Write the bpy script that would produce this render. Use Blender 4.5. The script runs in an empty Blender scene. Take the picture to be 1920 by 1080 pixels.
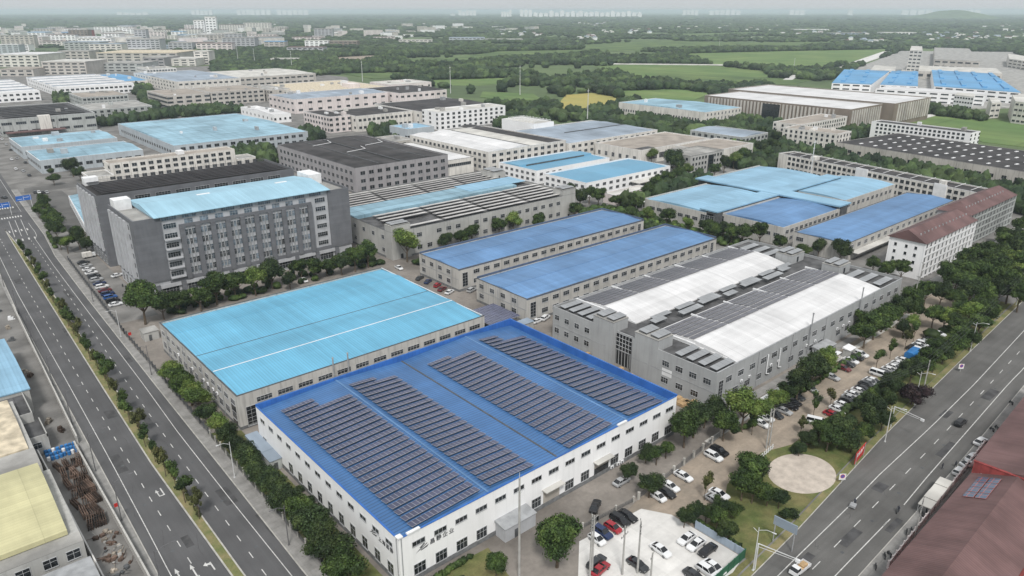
import bpy, math, random
import numpy as np
from math import radians, sin, cos, pi, atan2, hypot

# ------------------------------------------------------------------ camera, world, sun
S = bpy.context.scene
COL = S.collection
HC, PITCH, YAW, FPX = 100.0, radians(20.67), radians(49.2), 1380.0
cam_d = bpy.data.cameras.new('camera'); cam = bpy.data.objects.new('camera', cam_d); COL.objects.link(cam)
cam_d.sensor_width = 36; cam_d.lens = 36 * FPX / 1920; cam_d.clip_start = 1; cam_d.clip_end = 60000
cam.location = (0, 0, HC); cam.rotation_euler = (radians(90) - PITCH, 0, YAW - radians(90))
S.camera = cam
S.view_settings.view_transform = 'Standard'; S.view_settings.look = 'None'
S.view_settings.exposure = 0.84; S.view_settings.gamma = 1
W = bpy.data.worlds.new("World"); S.world = W; W.use_nodes = True
nt = W.node_tree; nt.nodes.clear()
SUN_EL, SUN_AZ = radians(52), radians(232)      # azimuth of the sun measured from +X, anticlockwise
sky = nt.nodes.new('ShaderNodeTexSky'); sky.sky_type = 'NISHITA'; sky.sun_disc = False
sky.sun_elevation = SUN_EL; sky.sun_rotation = radians(90) - SUN_AZ; sky.air_density = 1.2; sky.dust_density = 6; sky.ozone_density = 1
hsv = nt.nodes.new('ShaderNodeHueSaturation'); hsv.inputs['Saturation'].default_value = 0.22
mixw = nt.nodes.new('ShaderNodeMix'); mixw.data_type = 'RGBA'; mixw.inputs[0].default_value = 0.72
mixw.inputs[7].default_value = (7.2, 7.45, 7.65, 1)
bg = nt.nodes.new('ShaderNodeBackground'); bg.inputs[1].default_value = 0.063
wo = nt.nodes.new('ShaderNodeOutputWorld')
nt.links.new(sky.outputs[0], hsv.inputs['Color']); nt.links.new(hsv.outputs[0], mixw.inputs[6])
nt.links.new(mixw.outputs[2], bg.inputs[0]); nt.links.new(bg.outputs[0], wo.inputs[0])
sd = bpy.data.lights.new('sun', 'SUN'); sd.energy = 1.5; sd.angle = radians(10); sd.color = (1, .965, .92)
so = bpy.data.objects.new('sun', sd); COL.objects.link(so)
so.rotation_euler = (radians(90) - SUN_EL, 0, SUN_AZ + radians(90))
S.cycles.volume_bounces = 1; S.cycles.max_bounces = 5; S.cycles.diffuse_bounces = 3; S.cycles.glossy_bounces = 2
S.cycles.transmission_bounces = 3; S.cycles.transparent_max_bounces = 6
RND = random.Random(7)

def G(px, py, z=0.0):
    """ground plan point (metres) of a point of the photograph that lies at height z"""
    x = (px - 960) / FPX; y = -(py - 540) / FPX
    f, u = cos(PITCH) + y * sin(PITCH), -sin(PITCH) + y * cos(PITCH)
    t = (z - HC) / u; r, f = x * t, f * t
    return (r * sin(YAW) + f * cos(YAW), -r * cos(YAW) + f * sin(YAW))
def PX(X, Y, z=0.0):
    r = X * sin(YAW) - Y * cos(YAW); f = X * cos(YAW) + Y * sin(YAW); u = z - HC
    d = f * cos(PITCH) - u * sin(PITCH)
    return 960 + FPX * r / d, 540 - FPX * (f * sin(PITCH) + u * cos(PITCH)) / d

# ------------------------------------------------------------------ materials
MATS = {}
def mat(name, col, rough=.8, var=.12, scale=.5, col2=None, rnd=0., spec=.3, metal=0., streak=0., rib=None, seams=None, bump=0., fine=0., fscale=8, wear=None):
    """procedural surface: two noises, optional streaks running down, ribs (axis, width), seams (axis x/y sizes), per object variation"""
    if name in MATS: return MATS[name]
    m = bpy.data.materials.new(name); m.use_nodes = True; n = m.node_tree; L = n.links; N = n.nodes
    b = N['Principled BSDF']; b.inputs['Roughness'].default_value = rough; b.inputs['Metallic'].default_value = metal
    b.inputs['Specular IOR Level'].default_value = spec
    geo = N.new('ShaderNodeNewGeometry'); pos = geo.outputs['Position']
    def noise(sc, det=4, vec=pos):
        t = N.new('ShaderNodeTexNoise'); t.inputs['Scale'].default_value = sc; t.inputs['Detail'].default_value = det
        L.new(vec, t.inputs['Vector']); return t.outputs['Fac']
    def mathn(op, a, bb):
        t = N.new('ShaderNodeMath'); t.operation = op
        for i, q in enumerate((a, bb)):
            if isinstance(q, (int, float)): t.inputs[i].default_value = q
            else: L.new(q, t.inputs[i])
        return t.outputs[0]
    c2 = col2 or tuple(c * (1 - 2.2 * var) for c in col)
    mx = N.new('ShaderNodeMix'); mx.data_type = 'RGBA'
    mx.inputs[6].default_value = (*[min(1, c * (1 + (.0 if col2 else var))) for c in col], 1); mx.inputs[7].default_value = (*c2, 1)
    rmp = N.new('ShaderNodeMapRange'); rmp.inputs[1].default_value = .36; rmp.inputs[2].default_value = .66
    L.new(noise(scale, 5), rmp.inputs[0]); L.new(rmp.outputs[0], mx.inputs[0])
    out = mx.outputs[2]
    val = None
    if fine:
        f = noise(fscale, 2); val = mathn('ADD', 1 - fine, mathn('MULTIPLY', f, 2 * fine))
    if streak:
        mp = N.new('ShaderNodeMapping'); mp.inputs['Scale'].default_value = (1.1, 1.1, .07); L.new(pos, mp.inputs[0])
        f = mathn('MULTIPLY', mathn('MAXIMUM', mathn('SUBTRACT', noise(1.2, 5, mp.outputs[0]), .5), 0), -5 * streak)
        f = mathn('ADD', f, 1); val = f if val is None else mathn('MULTIPLY', val, f)
    for (sx, sy, amt) in (wear or ()):      # stains and tracks drawn out along one axis
        mp = N.new('ShaderNodeMapping'); mp.inputs['Scale'].default_value = (sx, sy, .3); L.new(pos, mp.inputs[0])
        f = mathn('MULTIPLY', mathn('SUBTRACT', noise(1, 6, mp.outputs[0]), .5), 2 * amt * 1.6)
        f = mathn('ADD', f, 1); val = f if val is None else mathn('MULTIPLY', val, f)
    sep = None
    if rib or seams:
        sep = N.new('ShaderNodeSeparateXYZ'); L.new(pos, sep.inputs[0])
    if rib:
        ax, wd = rib
        f = mathn('FRACT', mathn('MULTIPLY', sep.outputs[ax], 1 / wd), 0)
        rr = mathn('ABSOLUTE', mathn('SUBTRACT', f, .5), 0)
        bp = N.new('ShaderNodeBump'); bp.inputs['Strength'].default_value = .55; bp.inputs['Distance'].default_value = .08
        L.new(rr, bp.inputs['Height']); L.new(bp.outputs[0], b.inputs['Normal'])
    if seams:
        for ax, wd, dark, th in seams:
            f = mathn('FRACT', mathn('MULTIPLY', sep.outputs[ax], 1 / wd), 0)
            g = mathn('LESS_THAN', f, th / wd)
            g = mathn('SUBTRACT', 1, mathn('MULTIPLY', g, dark)); val = g if val is None else mathn('MULTIPLY', val, g)
            fl = mathn('FLOOR', mathn('MULTIPLY', sep.outputs[ax], 1 / wd), 0)
            wn = N.new('ShaderNodeTexWhiteNoise'); wn.noise_dimensions = '1D'; L.new(fl, wn.inputs['W'])
            val = mathn('MULTIPLY', val, mathn('ADD', .945, mathn('MULTIPLY', wn.outputs['Value'], .11)))
    if rnd:
        oi = N.new('ShaderNodeObjectInfo')
        g = mathn('ADD', 1 - rnd, mathn('MULTIPLY', oi.outputs['Random'], 2 * rnd)); val = g if val is None else mathn('MULTIPLY', val, g)
    if val is not None:
        vm = N.new('ShaderNodeVectorMath'); vm.operation = 'SCALE'; L.new(out, vm.inputs[0]); L.new(val, vm.inputs['Scale']); out = vm.outputs[0]
    L.new(out, b.inputs['Base Color'])
    if bump and not rib:
        bp = N.new('ShaderNodeBump'); bp.inputs['Strength'].default_value = bump; bp.inputs['Distance'].default_value = .1
        L.new(noise(fscale, 3), bp.inputs['Height']); L.new(bp.outputs[0], b.inputs['Normal'])
    MATS[name] = m
    return m

def leafmat(name, c1, c2, c3, sc=.35, rnd=.25):
    m = bpy.data.materials.new(name); m.use_nodes = True; n = m.node_tree; L = n.links; N = n.nodes
    b = N['Principled BSDF']; b.inputs['Roughness'].default_value = .6; b.inputs['Specular IOR Level'].default_value = .18
    geo = N.new('ShaderNodeNewGeometry')
    t = N.new('ShaderNodeTexNoise'); t.inputs['Scale'].default_value = sc; t.inputs['Detail'].default_value = 4; L.new(geo.outputs['Position'], t.inputs['Vector'])
    r = N.new('ShaderNodeValToRGB'); e = r.color_ramp.elements
    e[0].position = .33; e[0].color = (*c1, 1); e[1].position = .7; e[1].color = (*c3, 1); k = e.new(.52); k.color = (*c2, 1)
    L.new(t.outputs['Fac'], r.inputs[0])
    oi = N.new('ShaderNodeObjectInfo'); mp = N.new('ShaderNodeMapRange'); mp.inputs[3].default_value = 1 - rnd; mp.inputs[4].default_value = 1 + rnd
    L.new(oi.outputs['Random'], mp.inputs[0])
    ri = N.new('ShaderNodeMapRange'); ri.inputs[3].default_value = .5; ri.inputs[4].default_value = 1.6; L.new(geo.outputs['Random Per Island'], ri.inputs[0])
    mu = N.new('ShaderNodeMath'); mu.operation = 'MULTIPLY'; L.new(mp.outputs[0], mu.inputs[0]); L.new(ri.outputs[0], mu.inputs[1])
    vm = N.new('ShaderNodeVectorMath'); vm.operation = 'SCALE'; L.new(r.outputs[0], vm.inputs[0]); L.new(mu.outputs[0], vm.inputs['Scale'])
    L.new(vm.outputs[0], b.inputs['Base Color'])
    MATS[name] = m
    return m

def panelmat(name, cell=(1.0, 1.65), base=(.02, .026, .06), line=(.35, .36, .4), lw=.035, rough=.22):
    m = bpy.data.materials.new(name); m.use_nodes = True; n = m.node_tree; L = n.links; N = n.nodes
    b = N['Principled BSDF']; b.inputs['Roughness'].default_value = rough; b.inputs['Specular IOR Level'].default_value = .5
    tc = N.new('ShaderNodeTexCoord'); br = N.new('ShaderNodeTexBrick'); br.offset = 0; br.squash = 1
    br.inputs['Scale'].default_value = 1; br.inputs['Brick Width'].default_value = cell[0]; br.inputs['Row Height'].default_value = cell[1]
    br.inputs['Mortar Size'].default_value = lw; br.inputs['Mortar Smooth'].default_value = .1; br.inputs['Bias'].default_value = 0
    br.inputs['Color1'].default_value = (*base, 1); br.inputs['Color2'].default_value = (*[c * 1.6 + .004 for c in base], 1); br.inputs['Mortar'].default_value = (*line, 1)
    L.new(tc.outputs['Object'], br.inputs['Vector']); L.new(br.outputs[0], b.inputs['Base Color'])
    MATS[name] = m
    return m

M = MATS
mat('white_wall', (.82, .825, .83), var=.02, scale=.12, streak=.07, rough=.75)
mat('grey_wall', (.41, .41, .395), var=.06, scale=.15, streak=.18)
mat('pale_wall', (.47, .46, .435), var=.05, scale=.15, streak=.28)
mat('e_wall', (.345, .355, .36), var=.04, scale=.2, streak=.12)
mat('plinth', (.17, .175, .18), var=.15, scale=.8)
mat('cream_wall', (.66, .64, .60), var=.06, scale=.1, streak=.35)
mat('pink_wall', (.69, .63, .615), var=.06, scale=.06, streak=.3)
mat('beige_wall', (.50, .475, .44), var=.07, scale=.06, streak=.35)
mat('greygreen_wall', (.40, .42, .41), var=.07, scale=.06, streak=.35)
mat('lilac_grey_wall', (.32, .31, .32), var=.05, scale=.1, streak=.2)
mat('slate_wall', (.145, .15, .163), var=.06, scale=.25, streak=.08, seams=[(2, 1.2, .10, .08)])
mat('slate_light', (.42, .43, .45), var=.06, scale=.3, streak=.08)
mat('brown_wall', (.215, .18, .15), var=.08, scale=.08)
mat('red_wall', (.28, .055, .052), var=.14, scale=.5, streak=.3)
mat('bluegrey_wall', (.42, .46, .49), var=.05, scale=.1, streak=.2)
mat('blue_roof', (.056, .15, .335), rough=.45, spec=.4, var=.06, scale=.08, wear=[(.5, .06, .13), (.12, .1, .10)], rib=(1, .9), seams=[(1, .9, .42, .22), (0, 6, .06, .1)])
mat('blue_roof_side', (.035, .135, .42), rough=.5, var=.08, scale=.3, seams=[(0, 1.2, .15, .15)])
mat('cyan_roof', (.13, .385, .56), rough=.5, spec=.35, var=.05, scale=.05, wear=[(.6, .04, .10), (.08, .1, .09)], rib=(0, .8), seams=[(0, .8, .13, .3), (1, 15, .04, .2)])
mat('mid_blue_roof', (.115, .225, .405), rough=.6, spec=.3, var=.07, scale=.05, wear=[(.6, .06, .16), (.07, .1, .16)], rib=(1, .9), seams=[(0, 9, .06, .2), (1, .9, .06, .3)])
mat('pale_cyan_roof', (.235, .41, .55), rough=.55, var=.06, scale=.05, wear=[(.5, .05, .12), (.07, .1, .12)], rib=(0, .9), seams=[(0, .9, .06, .3), (1, 12, .05, .3)])
mat('faded_blue_roof', (.25, .405, .495), rough=.6, var=.11, scale=.04, wear=[(.3, .03, .2), (.07, .1, .15)], seams=[(1, 9, .30, .9), (0, 18, .22, .6)])
mat('greyblue_roof', (.27, .325, .39), rough=.55, var=.12, scale=.05, wear=[(.3, .03, .2)], seams=[(1, 10, .18, .5), (0, 20, .12, .5)])
mat('strong_blue_roof', (.10, .30, .53), rough=.5, var=.08, scale=.02, wear=[(.3, .04, .12)], seams=[(0, 12, .08, .6)])
mat('slate_blue_trim', (.085, .115, .18), var=.1)
mat('office_roof', (.30, .49, .60), rough=.6, var=.05, scale=.06, wear=[(.5, .06, .08)], seams=[(0, .9, .05, .3)])
mat('band_blue', (.15, .20, .26), rough=.6, var=.1, scale=.03)
mat('white_roof', (.60, .60, .605), rough=.65, var=.05, scale=.08, wear=[(.5, .04, .09), (.06, .5, .07)], seams=[(0, 1.0, .05, .12), (0, 21, .10, .25), (1, 7.2, .10, .15)])
mat('black_roof', (.05, .047, .048), rough=.85, wear=[(.3, .03, .3)], var=.22, scale=.09, fine=.12, fscale=1.5)
mat('membrane', (.10, .10, .103), rough=.9, var=.22, scale=.25, fine=.15, fscale=2, seams=[(0, 3, .2, .25)])
mat('tan_roof', (.32, .285, .25), rough=.9, var=.12, scale=.1, fine=.1, fscale=1)
mat('concrete_roof', (.33, .325, .31), rough=.9, var=.16, scale=.12, fine=.1, fscale=1)
mat('pale_roof', (.52, .51, .48), rough=.9, var=.12, scale=.08)
mat('maroon_roof', (.145, .086, .084), rough=.75, var=.12, scale=.12, wear=[(.4, .05, .18)], rib=(0, .6), seams=[(0, .6, .14, .16)])
mat('yellow_roof', (.50, .475, .285), rough=.7, var=.06, scale=.1, wear=[(.5, .08, .1)], seams=[(1, .8, .06, .2), (0, 7, .12, .15)])
mat('cream_roof', (.56, .49, .37), rough=.8, var=.16, scale=.4)
mat('trim_dark', (.09, .095, .10), var=.15, scale=.5)
mat('trim_white', (.72, .73, .74), var=.05, scale=.5)
mat('trim_grey', (.32, .33, .34), var=.1, scale=.5)
mat('steel', (.30, .31, .32), rough=.5, var=.1, scale=1)
mat('glass', (.028, .033, .038), rough=.12, spec=.6, var=.3, scale=1.3, rnd=.55)
mat('glass_pale', (.13, .165, .20), rough=.18, spec=.6, var=.3, scale=.8, rnd=.5)
mat('frame', (.40, .41, .42), var=.05, rnd=.12)
mat('shutter', (.40, .37, .33), rough=.6, var=.05, seams=[(2, .25, .3, .06)])
mat('asphalt', (.095, .095, .098), rough=.85, var=.09, scale=.07, wear=[(.9, .012, .12), (.25, .05, .12)], fine=.14, fscale=5, bump=.15)
mat('asphalt_old', (.115, .113, .109), rough=.9, var=.10, scale=.1, wear=[(.012, .9, .14), (.06, .2, .14)], fine=.12, fscale=3)
mat('asphalt_patch', (.071, .071, .073), rough=.9, var=.15, scale=.5, fine=.15, fscale=4)
mat('paint', (.56, .56, .545), rough=.7, var=.12, scale=1.2, fine=.25, fscale=3)
mat('pavement', (.26, .255, .245), rough=.9, var=.1, scale=.4, fine=.12, fscale=2, seams=[(1, 2, .1, .12), (0, 1, .08, .08)])
mat('kerb_stone', (.42, .41, .38), var=.1, scale=.5)
mat('yard', (.215, .195, .175), rough=.95, var=.14, scale=.06, wear=[(.2, .2, .22), (.9, .9, .12)], fine=.13, fscale=1.3)
mat('yard_grey', (.185, .18, .172), rough=.95, var=.16, scale=.1, fine=.12, fscale=1.5)
mat('dirt', (.33, .275, .22), rough=.98, var=.13, scale=.13, wear=[(.08, .5, .22), (.9, 1.2, .12)], col2=(.22, .19, .155), fine=.13, fscale=1.6)
mat('pale_concrete', (.60, .59, .57), rough=.9, var=.05, scale=.12, wear=[(.3, .3, .10), (.05, .6, .06)], seams=[(0, 5, .08, .08), (1, 5, .08, .08)], fine=.06, fscale=1.2)
mat('sand', (.47, .415, .36), rough=.98, var=.08, scale=.5, fine=.13, fscale=3)
mat('grass', (.075, .105, .03), rough=.95, col2=(.165, .15, .065), scale=.13, wear=[(.5, .5, .3)], fine=.3, fscale=2.5, bump=.6)
mat('verge', (.125, .145, .055), rough=.95, col2=(.23, .195, .10), scale=.35, fine=.25, fscale=3, bump=.5)
mat('field', (.095, .16, .05), rough=.95, col2=(.15, .205, .07), scale=.012, fine=.15, fscale=.08, wear=[(.05, .004, .25)], seams=[(0, 26, .16, 2.2), (1, 90, .2, 3)])
mat('field_dark', (.065, .11, .04), rough=.95, col2=(.12, .17, .055), scale=.02, fine=.25, fscale=.1, wear=[(.05, .006, .3)], seams=[(0, 34, .2, 3)])
mat('field_yellow', (.36, .30, .09), rough=.95, col2=(.28, .27, .09), scale=.02, fine=.1, fscale=.1)
mat('country', (.075, .11, .05), rough=1, col2=(.12, .165, .07), scale=.004, fine=.35, fscale=.03)
mat('rust', (.11, .075, .058), rough=.9, var=.3, scale=.5, rnd=.5, fine=.3, fscale=1.2)
mat('timber', (.48, .33, .18), rough=.85, var=.15, scale=1, rnd=.15)
mat('drum_blue', (.03, .16, .40), rough=.45, var=.1, rnd=.25)
mat('junk', (.34, .30, .25), rough=.9, var=.3, scale=1.5, rnd=.5)
mat('bark', (.11, .085, .06), rough=.95, var=.2, scale=2)
mat('pole_concrete', (.36, .355, .34), var=.08, scale=.8)
mat('lamp_metal', (.55, .56, .56), rough=.45, var=.05)
mat('lamp_dark', (.13, .13, .135), rough=.5, var=.05)
mat('red_paint', (.52, .035, .03), rough=.6, var=.08)
mat('blue_paint', (.03, .13, .45), rough=.5, var=.05)
mat('green_paint', (.03, .12, .07), rough=.6, var=.1)
mat('rubber', (.02, .02, .021), rough=.8)
mat('skin', (.45, .28, .2), rough=.6); mat('cloth_dark', (.05, .055, .07), rough=.9)
leafmat('leaf', (.018, .034, .011), (.038, .065, .017), (.085, .125, .032))
leafmat('leaf_bright', (.05, .085, .02), (.09, .135, .03), (.15, .19, .05))
leafmat('leaf_dark', (.014, .026, .011), (.028, .046, .016), (.058, .082, .026))
leafmat('leaf_purple', (.02, .014, .016), (.032, .02, .024), (.05, .035, .034))
leafmat('leaf_rust', (.045, .05, .02), (.07, .078, .026), (.105, .10, .036))
leafmat('wood_leaf', (.015, .029, .014), (.034, .056, .021), (.075, .11, .038), sc=.03, rnd=0)
panelmat('panel_blue', cell=(1.0, 1.9), base=(.046, .052, .095), line=(.36, .37, .42), lw=.045, rough=.3)
panelmat('panel_grey', cell=(2.0, 3.4), base=(.085, .085, .10), line=(.2, .2, .22), lw=.06, rough=.35)
panelmat('panel_pale', cell=(2.2, 6), base=(.24, .25, .26), line=(.10, .10, .11), lw=.05, rough=.38)
panelmat('panel_wide', cell=(3.0, 2.0), base=(.46, .445, .43), line=(.36, .35, .34), lw=.05, rough=.38)
panelmat('heater_glass', cell=(1.4, 1.3), base=(.07, .10, .15), line=(.35, .12, .11), lw=.07, rough=.2)
CARC = {'white': (.68, .69, .70), 'black': (.012, .012, .014), 'dark': (.035, .038, .043), 'silver': (.36, .37, .38), 'red': (.30, .015, .025),
        'navy': (.015, .03, .09), 'maroon': (.13, .02, .025), 'blue': (.03, .10, .30)}
for k, c in CARC.items(): mat('car_' + k, c, rough=.28, spec=.6, var=.02)
mat('car_glass', (.012, .014, .017), rough=.08, spec=.7); mat('lamp_lens', (.6, .6, .58), rough=.15, spec=.6)

# ------------------------------------------------------------------ mesh helpers
class MB:
    def __init__(s): s.v = []; s.f = []; s.m = []
    def quad(s, pts, m=0):
        b = len(s.v); s.v += [tuple(p) for p in pts]; s.f.append(tuple(range(b, b + len(pts)))); s.m.append(m); return s
    def box(s, x0, x1, y0, y1, z0, z1, m=0, top=None):
        b = len(s.v)
        s.v += [(x0, y0, z0), (x1, y0, z0), (x1, y1, z0), (x0, y1, z0), (x0, y0, z1), (x1, y0, z1), (x1, y1, z1), (x0, y1, z1)]
        s.f += [(b, b + 3, b + 2, b + 1), (b, b + 1, b + 5, b + 4), (b + 1, b + 2, b + 6, b + 5), (b + 2, b + 3, b + 7, b + 6), (b + 3, b, b + 4, b + 7), (b + 4, b + 5, b + 6, b + 7)]
        s.m += [m] * 5 + [m if top is None else top]; return s
    def hexa(s, p, m=0):     # eight points: bottom four, top four
        b = len(s.v); s.v += [tuple(q) for q in p]
        s.f += [(b, b + 3, b + 2, b + 1), (b, b + 1, b + 5, b + 4), (b + 1, b + 2, b + 6, b + 5), (b + 2, b + 3, b + 7, b + 6), (b + 3, b, b + 4, b + 7), (b + 4, b + 5, b + 6, b + 7)]
        s.m += [m] * 6; return s
    def tube(s, p, q, r0, r1=None, n=8, m=0):
        r1 = r0 if r1 is None else r1
        d = [q[i] - p[i] for i in range(3)]; l = math.sqrt(sum(c * c for c in d)) or 1; d = [c / l for c in d]
        a = (0, 0, 1) if abs(d[2]) < .9 else (1, 0, 0)
        u = (d[1] * a[2] - d[2] * a[1], d[2] * a[0] - d[0] * a[2], d[0] * a[1] - d[1] * a[0]); lu = math.sqrt(sum(c * c for c in u)); u = [c / lu for c in u]
        w = (d[1] * u[2] - d[2] * u[1], d[2] * u[0] - d[0] * u[2], d[0] * u[1] - d[1] * u[0])
        b = len(s.v)
        for (c, r) in ((p, r0), (q, r1)):
            for k in range(n):
                t = 2 * pi * k / n
                s.v.append(tuple(c[i] + r * (cos(t) * u[i] + sin(t) * w[i]) for i in range(3)))
        for k in range(n):
            s.f.append((b + k, b + (k + 1) % n, b + n + (k + 1) % n, b + n + k)); s.m.append(m)
        s.f.append(tuple(b + n - 1 - k for k in range(n))); s.f.append(tuple(b + n + k for k in range(n))); s.m += [m, m]; return s
    def prism(s, poly, z0, z1, m=0, top=None):
        n = len(poly)
        a = sum(poly[i][0] * poly[(i + 1) % n][1] - poly[(i + 1) % n][0] * poly[i][1] for i in range(n))
        if a < 0: poly = poly[::-1]
        b = len(s.v); s.v += [(p[0], p[1], z0) for p in poly] + [(p[0], p[1], z1) for p in poly]
        s.f.append(tuple(b + n - 1 - k for k in range(n))); s.f.append(tuple(b + n + k for k in range(n))); s.m += [m, m if top is None else top]
        for k in range(n): s.f.append((b + k, b + (k + 1) % n, b + n + (k + 1) % n, b + n + k)); s.m.append(m)
        return s
    def extr(s, prof, axis, a0, a1, m=0):   # closed profile [(t, z)] extruded along x ('x') or y ('y'); the profile runs across
        n = len(prof); b = len(s.v)
        for a in (a0, a1):
            for (t, z) in prof: s.v.append((a, t, z) if axis == 'x' else (t, a, z))
        s.f.append(tuple(b + k for k in range(n))); s.f.append(tuple(b + 2 * n - 1 - k for k in range(n))); s.m += [m, m]
        for k in range(n): s.f.append((b + (k + 1) % n, b + k, b + n + k, b + n + (k + 1) % n)); s.m.append(m)
        return s
    def mesh(s, name, mats):
        me = bpy.data.meshes.new(name); me.from_pydata(s.v, [], s.f)
        for k in mats: me.materials.append(M[k])
        me.polygons.foreach_set('material_index', s.m); me.update(); return me
    def build(s, name, mats, parent=None, loc=(0, 0, 0), rz=0):
        return put(s.mesh(name, mats if isinstance(mats, (list, tuple)) else [mats]), name, parent, loc, rz)
def put(me, name, parent=None, loc=(0, 0, 0), rz=0):
    o = bpy.data.objects.new(name, me); COL.objects.link(o); o.location = loc; o.rotation_euler = (0, 0, rz)
    if parent is not None: o.parent = parent
    return o
def tag(o, label=None, cat=None, group=None, kind=None):
    if label: o['label'] = label
    if cat: o['category'] = cat
    if group: o['group'] = group
    if kind: o['kind'] = kind
    return o
def thing(name, label, cat, loc=(0, 0, 0), rz=0, group=None):
    o = bpy.data.objects.new(name, None); COL.objects.link(o); o.location = loc; o.rotation_euler = (0, 0, rz); o.empty_display_size = .5
    return tag(o, label, cat, group)
def copy_tree(o, parent=None):
    c = o.copy(); COL.objects.link(c); c.parent = parent
    for ch in o.children: copy_tree(ch, c)
    return c
def nth(k):
    w = ['first', 'second', 'third', 'fourth', 'fifth', 'sixth', 'seventh', 'eighth', 'ninth', 'tenth', 'eleventh', 'twelfth']
    if k < 12: return w[k]
    k += 1
    return '%d%s' % (k, 'th' if 10 < k % 100 < 14 else {1: 'st', 2: 'nd', 3: 'rd'}.get(k % 10, 'th'))
def struct(name, poly, z0, z1, m, side=None):
    o = MB().prism(poly, z0, z1, 0 if side is None else 1, 0).build(name, [m] if side is None else [m, side]); return tag(o, kind='structure')
def pxpoly(pts, z=0): return [G(x, y, z) for x, y in pts]
def inpoly(x, y, poly):
    c = False; n = len(poly); j = n - 1
    for i in range(n):
        xi, yi = poly[i]; xj, yj = poly[j]
        if (yi > y) != (yj > y) and x < (xj - xi) * (y - yi) / (yj - yi) + xi: c = not c
        j = i
    return c

# ------------------------------------------------------------------ ground, roads
g = MB()
RR = [0, 800, 2500, 6000, 12000, 34000]
g.quad([(-9000, -12000, -.35), (34000, -12000, -.35), (34000, 34000, -.35), (-9000, 34000, -.35)])
tag(g.build('ground', ['country']), kind='structure')
# the built-up site
struct('yard_ground', [(-70, -60), (480, -60), (520, 120), (490, 520), (500, 900), (600, 1100), (560, 1500), (-200, 1500), (-70, 700)], -.34, -.05, 'yard_grey')

def lerp_tab(tab, y):
    if y <= tab[0][0]: return tab[0][1]
    for (a, va), (b, vb) in zip(tab, tab[1:]):
        if y <= b: return va + (vb - va) * (y - a) / (b - a)
    return tab[-1][1]
# the left road: x of its lines as functions of y
LR = {'lk': [(60, 21.5), (128, 22.0), (162, 22.6), (223, 23.6), (300, 24.9), (424, 29.3), (520, 33), (760, 43), (1500, 74)],
      'll': [(60, 23.0), (126, 23.7), (140, 24.2), (175, 25.2), (225, 26.3), (316, 28.0), (373, 30.0), (424, 31.5), (520, 35), (760, 45), (1500, 76)],
      'ld': [(60, 27.4), (152, 27.9), (168, 28.3), (221, 29.4), (268, 30.5), (323, 31.8), (415, 34.8), (520, 38), (760, 47.5), (1500, 79)],
      'ml': [(60, 32.6), (118, 32.3), (167, 32.0), (219, 33.1), (329, 35.9), (385, 37.4), (424, 38.6)],
      'mr': [(60, 34.6), (117, 34.4), (150, 34.5), (203, 35.6), (330, 38.8), (385, 39.2), (424, 38.8)],
      'rd': [(60, 37.2), (117, 37.4), (149, 37.8), (213, 39.2), (262, 40.8), (319, 42.8), (414, 45.6), (450, 46.6)],
      'rl': [(60, 40.6), (111, 41.0), (142, 41.1), (178, 41.5), (211, 42.5), (245, 43.2), (279, 43.8), (347, 45.3), (395, 46.9), (404, 49.0), (424, 49.5), (504, 52.9), (760, 64), (1500, 96)],
      'rk': [(60, 42.8), (110, 43.1), (154, 44.0), (208, 44.9), (300, 46.8), (360, 48.4), (400, 51.4), (504, 55), (760, 66), (1500, 98)],
      'so': [(60, 46.3), (109, 46.6), (172, 46.9), (252, 48.0), (368, 51.3), (410, 54.5), (504, 58), (760, 69)],
      'sl': [(60, 20.4), (129, 20.4), (160, 20.6), (228, 22.1), (294, 24.0), (336, 25.0), (424, 26.6)]}
def yrange(y0, y1, st=8):
    n = max(1, int(math.ceil((y1 - y0) / st))); return [y0 + (y1 - y0) * k / n for k in range(n + 1)]
def band(name, ta, tb, y0, y1, z0, z1, m, oa=0, ob=0):
    ys = yrange(y0, y1); b = MB()
    for a, c in zip(ys, ys[1:]):
        p = [(lerp_tab(LR[ta], a) + oa, a), (lerp_tab(LR[tb], a) + ob, a), (lerp_tab(LR[tb], c) + ob, c), (lerp_tab(LR[ta], c) + oa, c)]
        b.hexa([(*q, z0) for q in p] + [(*q, z1) for q in p])
    return tag(b.build(name, [m]), kind='structure')
band('left_road', 'lk', 'rk', 40, 1450, -.3, .0, 'asphalt')
band('left_road_pavement', 'sl', 'lk', 40, 440, -.3, .13, 'pavement', ob=-.15)
band('left_road_kerb', 'lk', 'lk', 40, 440, -.3, .15, 'kerb_stone', oa=-.15, ob=.06)
band('left_road_pavement', 'rk', 'so', 40, 520, -.3, .13, 'pavement', oa=.15)
band('left_road_kerb', 'rk', 'rk', 40, 520, -.3, .15, 'kerb_stone', oa=-.06, ob=.15)
band('median_strip', 'ml', 'mr', 40, 424, .0, .13, 'verge', oa=.3, ob=-.3)
band('median_kerb', 'ml', 'ml', 40, 424, .0, .16, 'kerb_stone', oa=0, ob=.3)
band('median_kerb', 'mr', 'mr', 40, 424, .0, .16, 'kerb_stone', oa=-.3, ob=0)
pm = MB()
def pstrip(b, xa, ya, xb, yb, w, z=.006):
    dx, dy = xb - xa, yb - ya; l = hypot(dx, dy) or 1; nx, ny = -dy / l * w / 2, dx / l * w / 2
    b.quad([(xa - nx, ya - ny, z), (xb - nx, yb - ny, z), (xb + nx, yb + ny, z), (xa + nx, ya + ny, z)])
for t in ('ll', 'rl'):
    ys = yrange(60, 1400, 7)
    for a, c in zip(ys, ys[1:]):
        if 428 < a < 452: continue
        pstrip(pm, lerp_tab(LR[t], a), a, lerp_tab(LR[t], c), c, .16)
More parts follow.
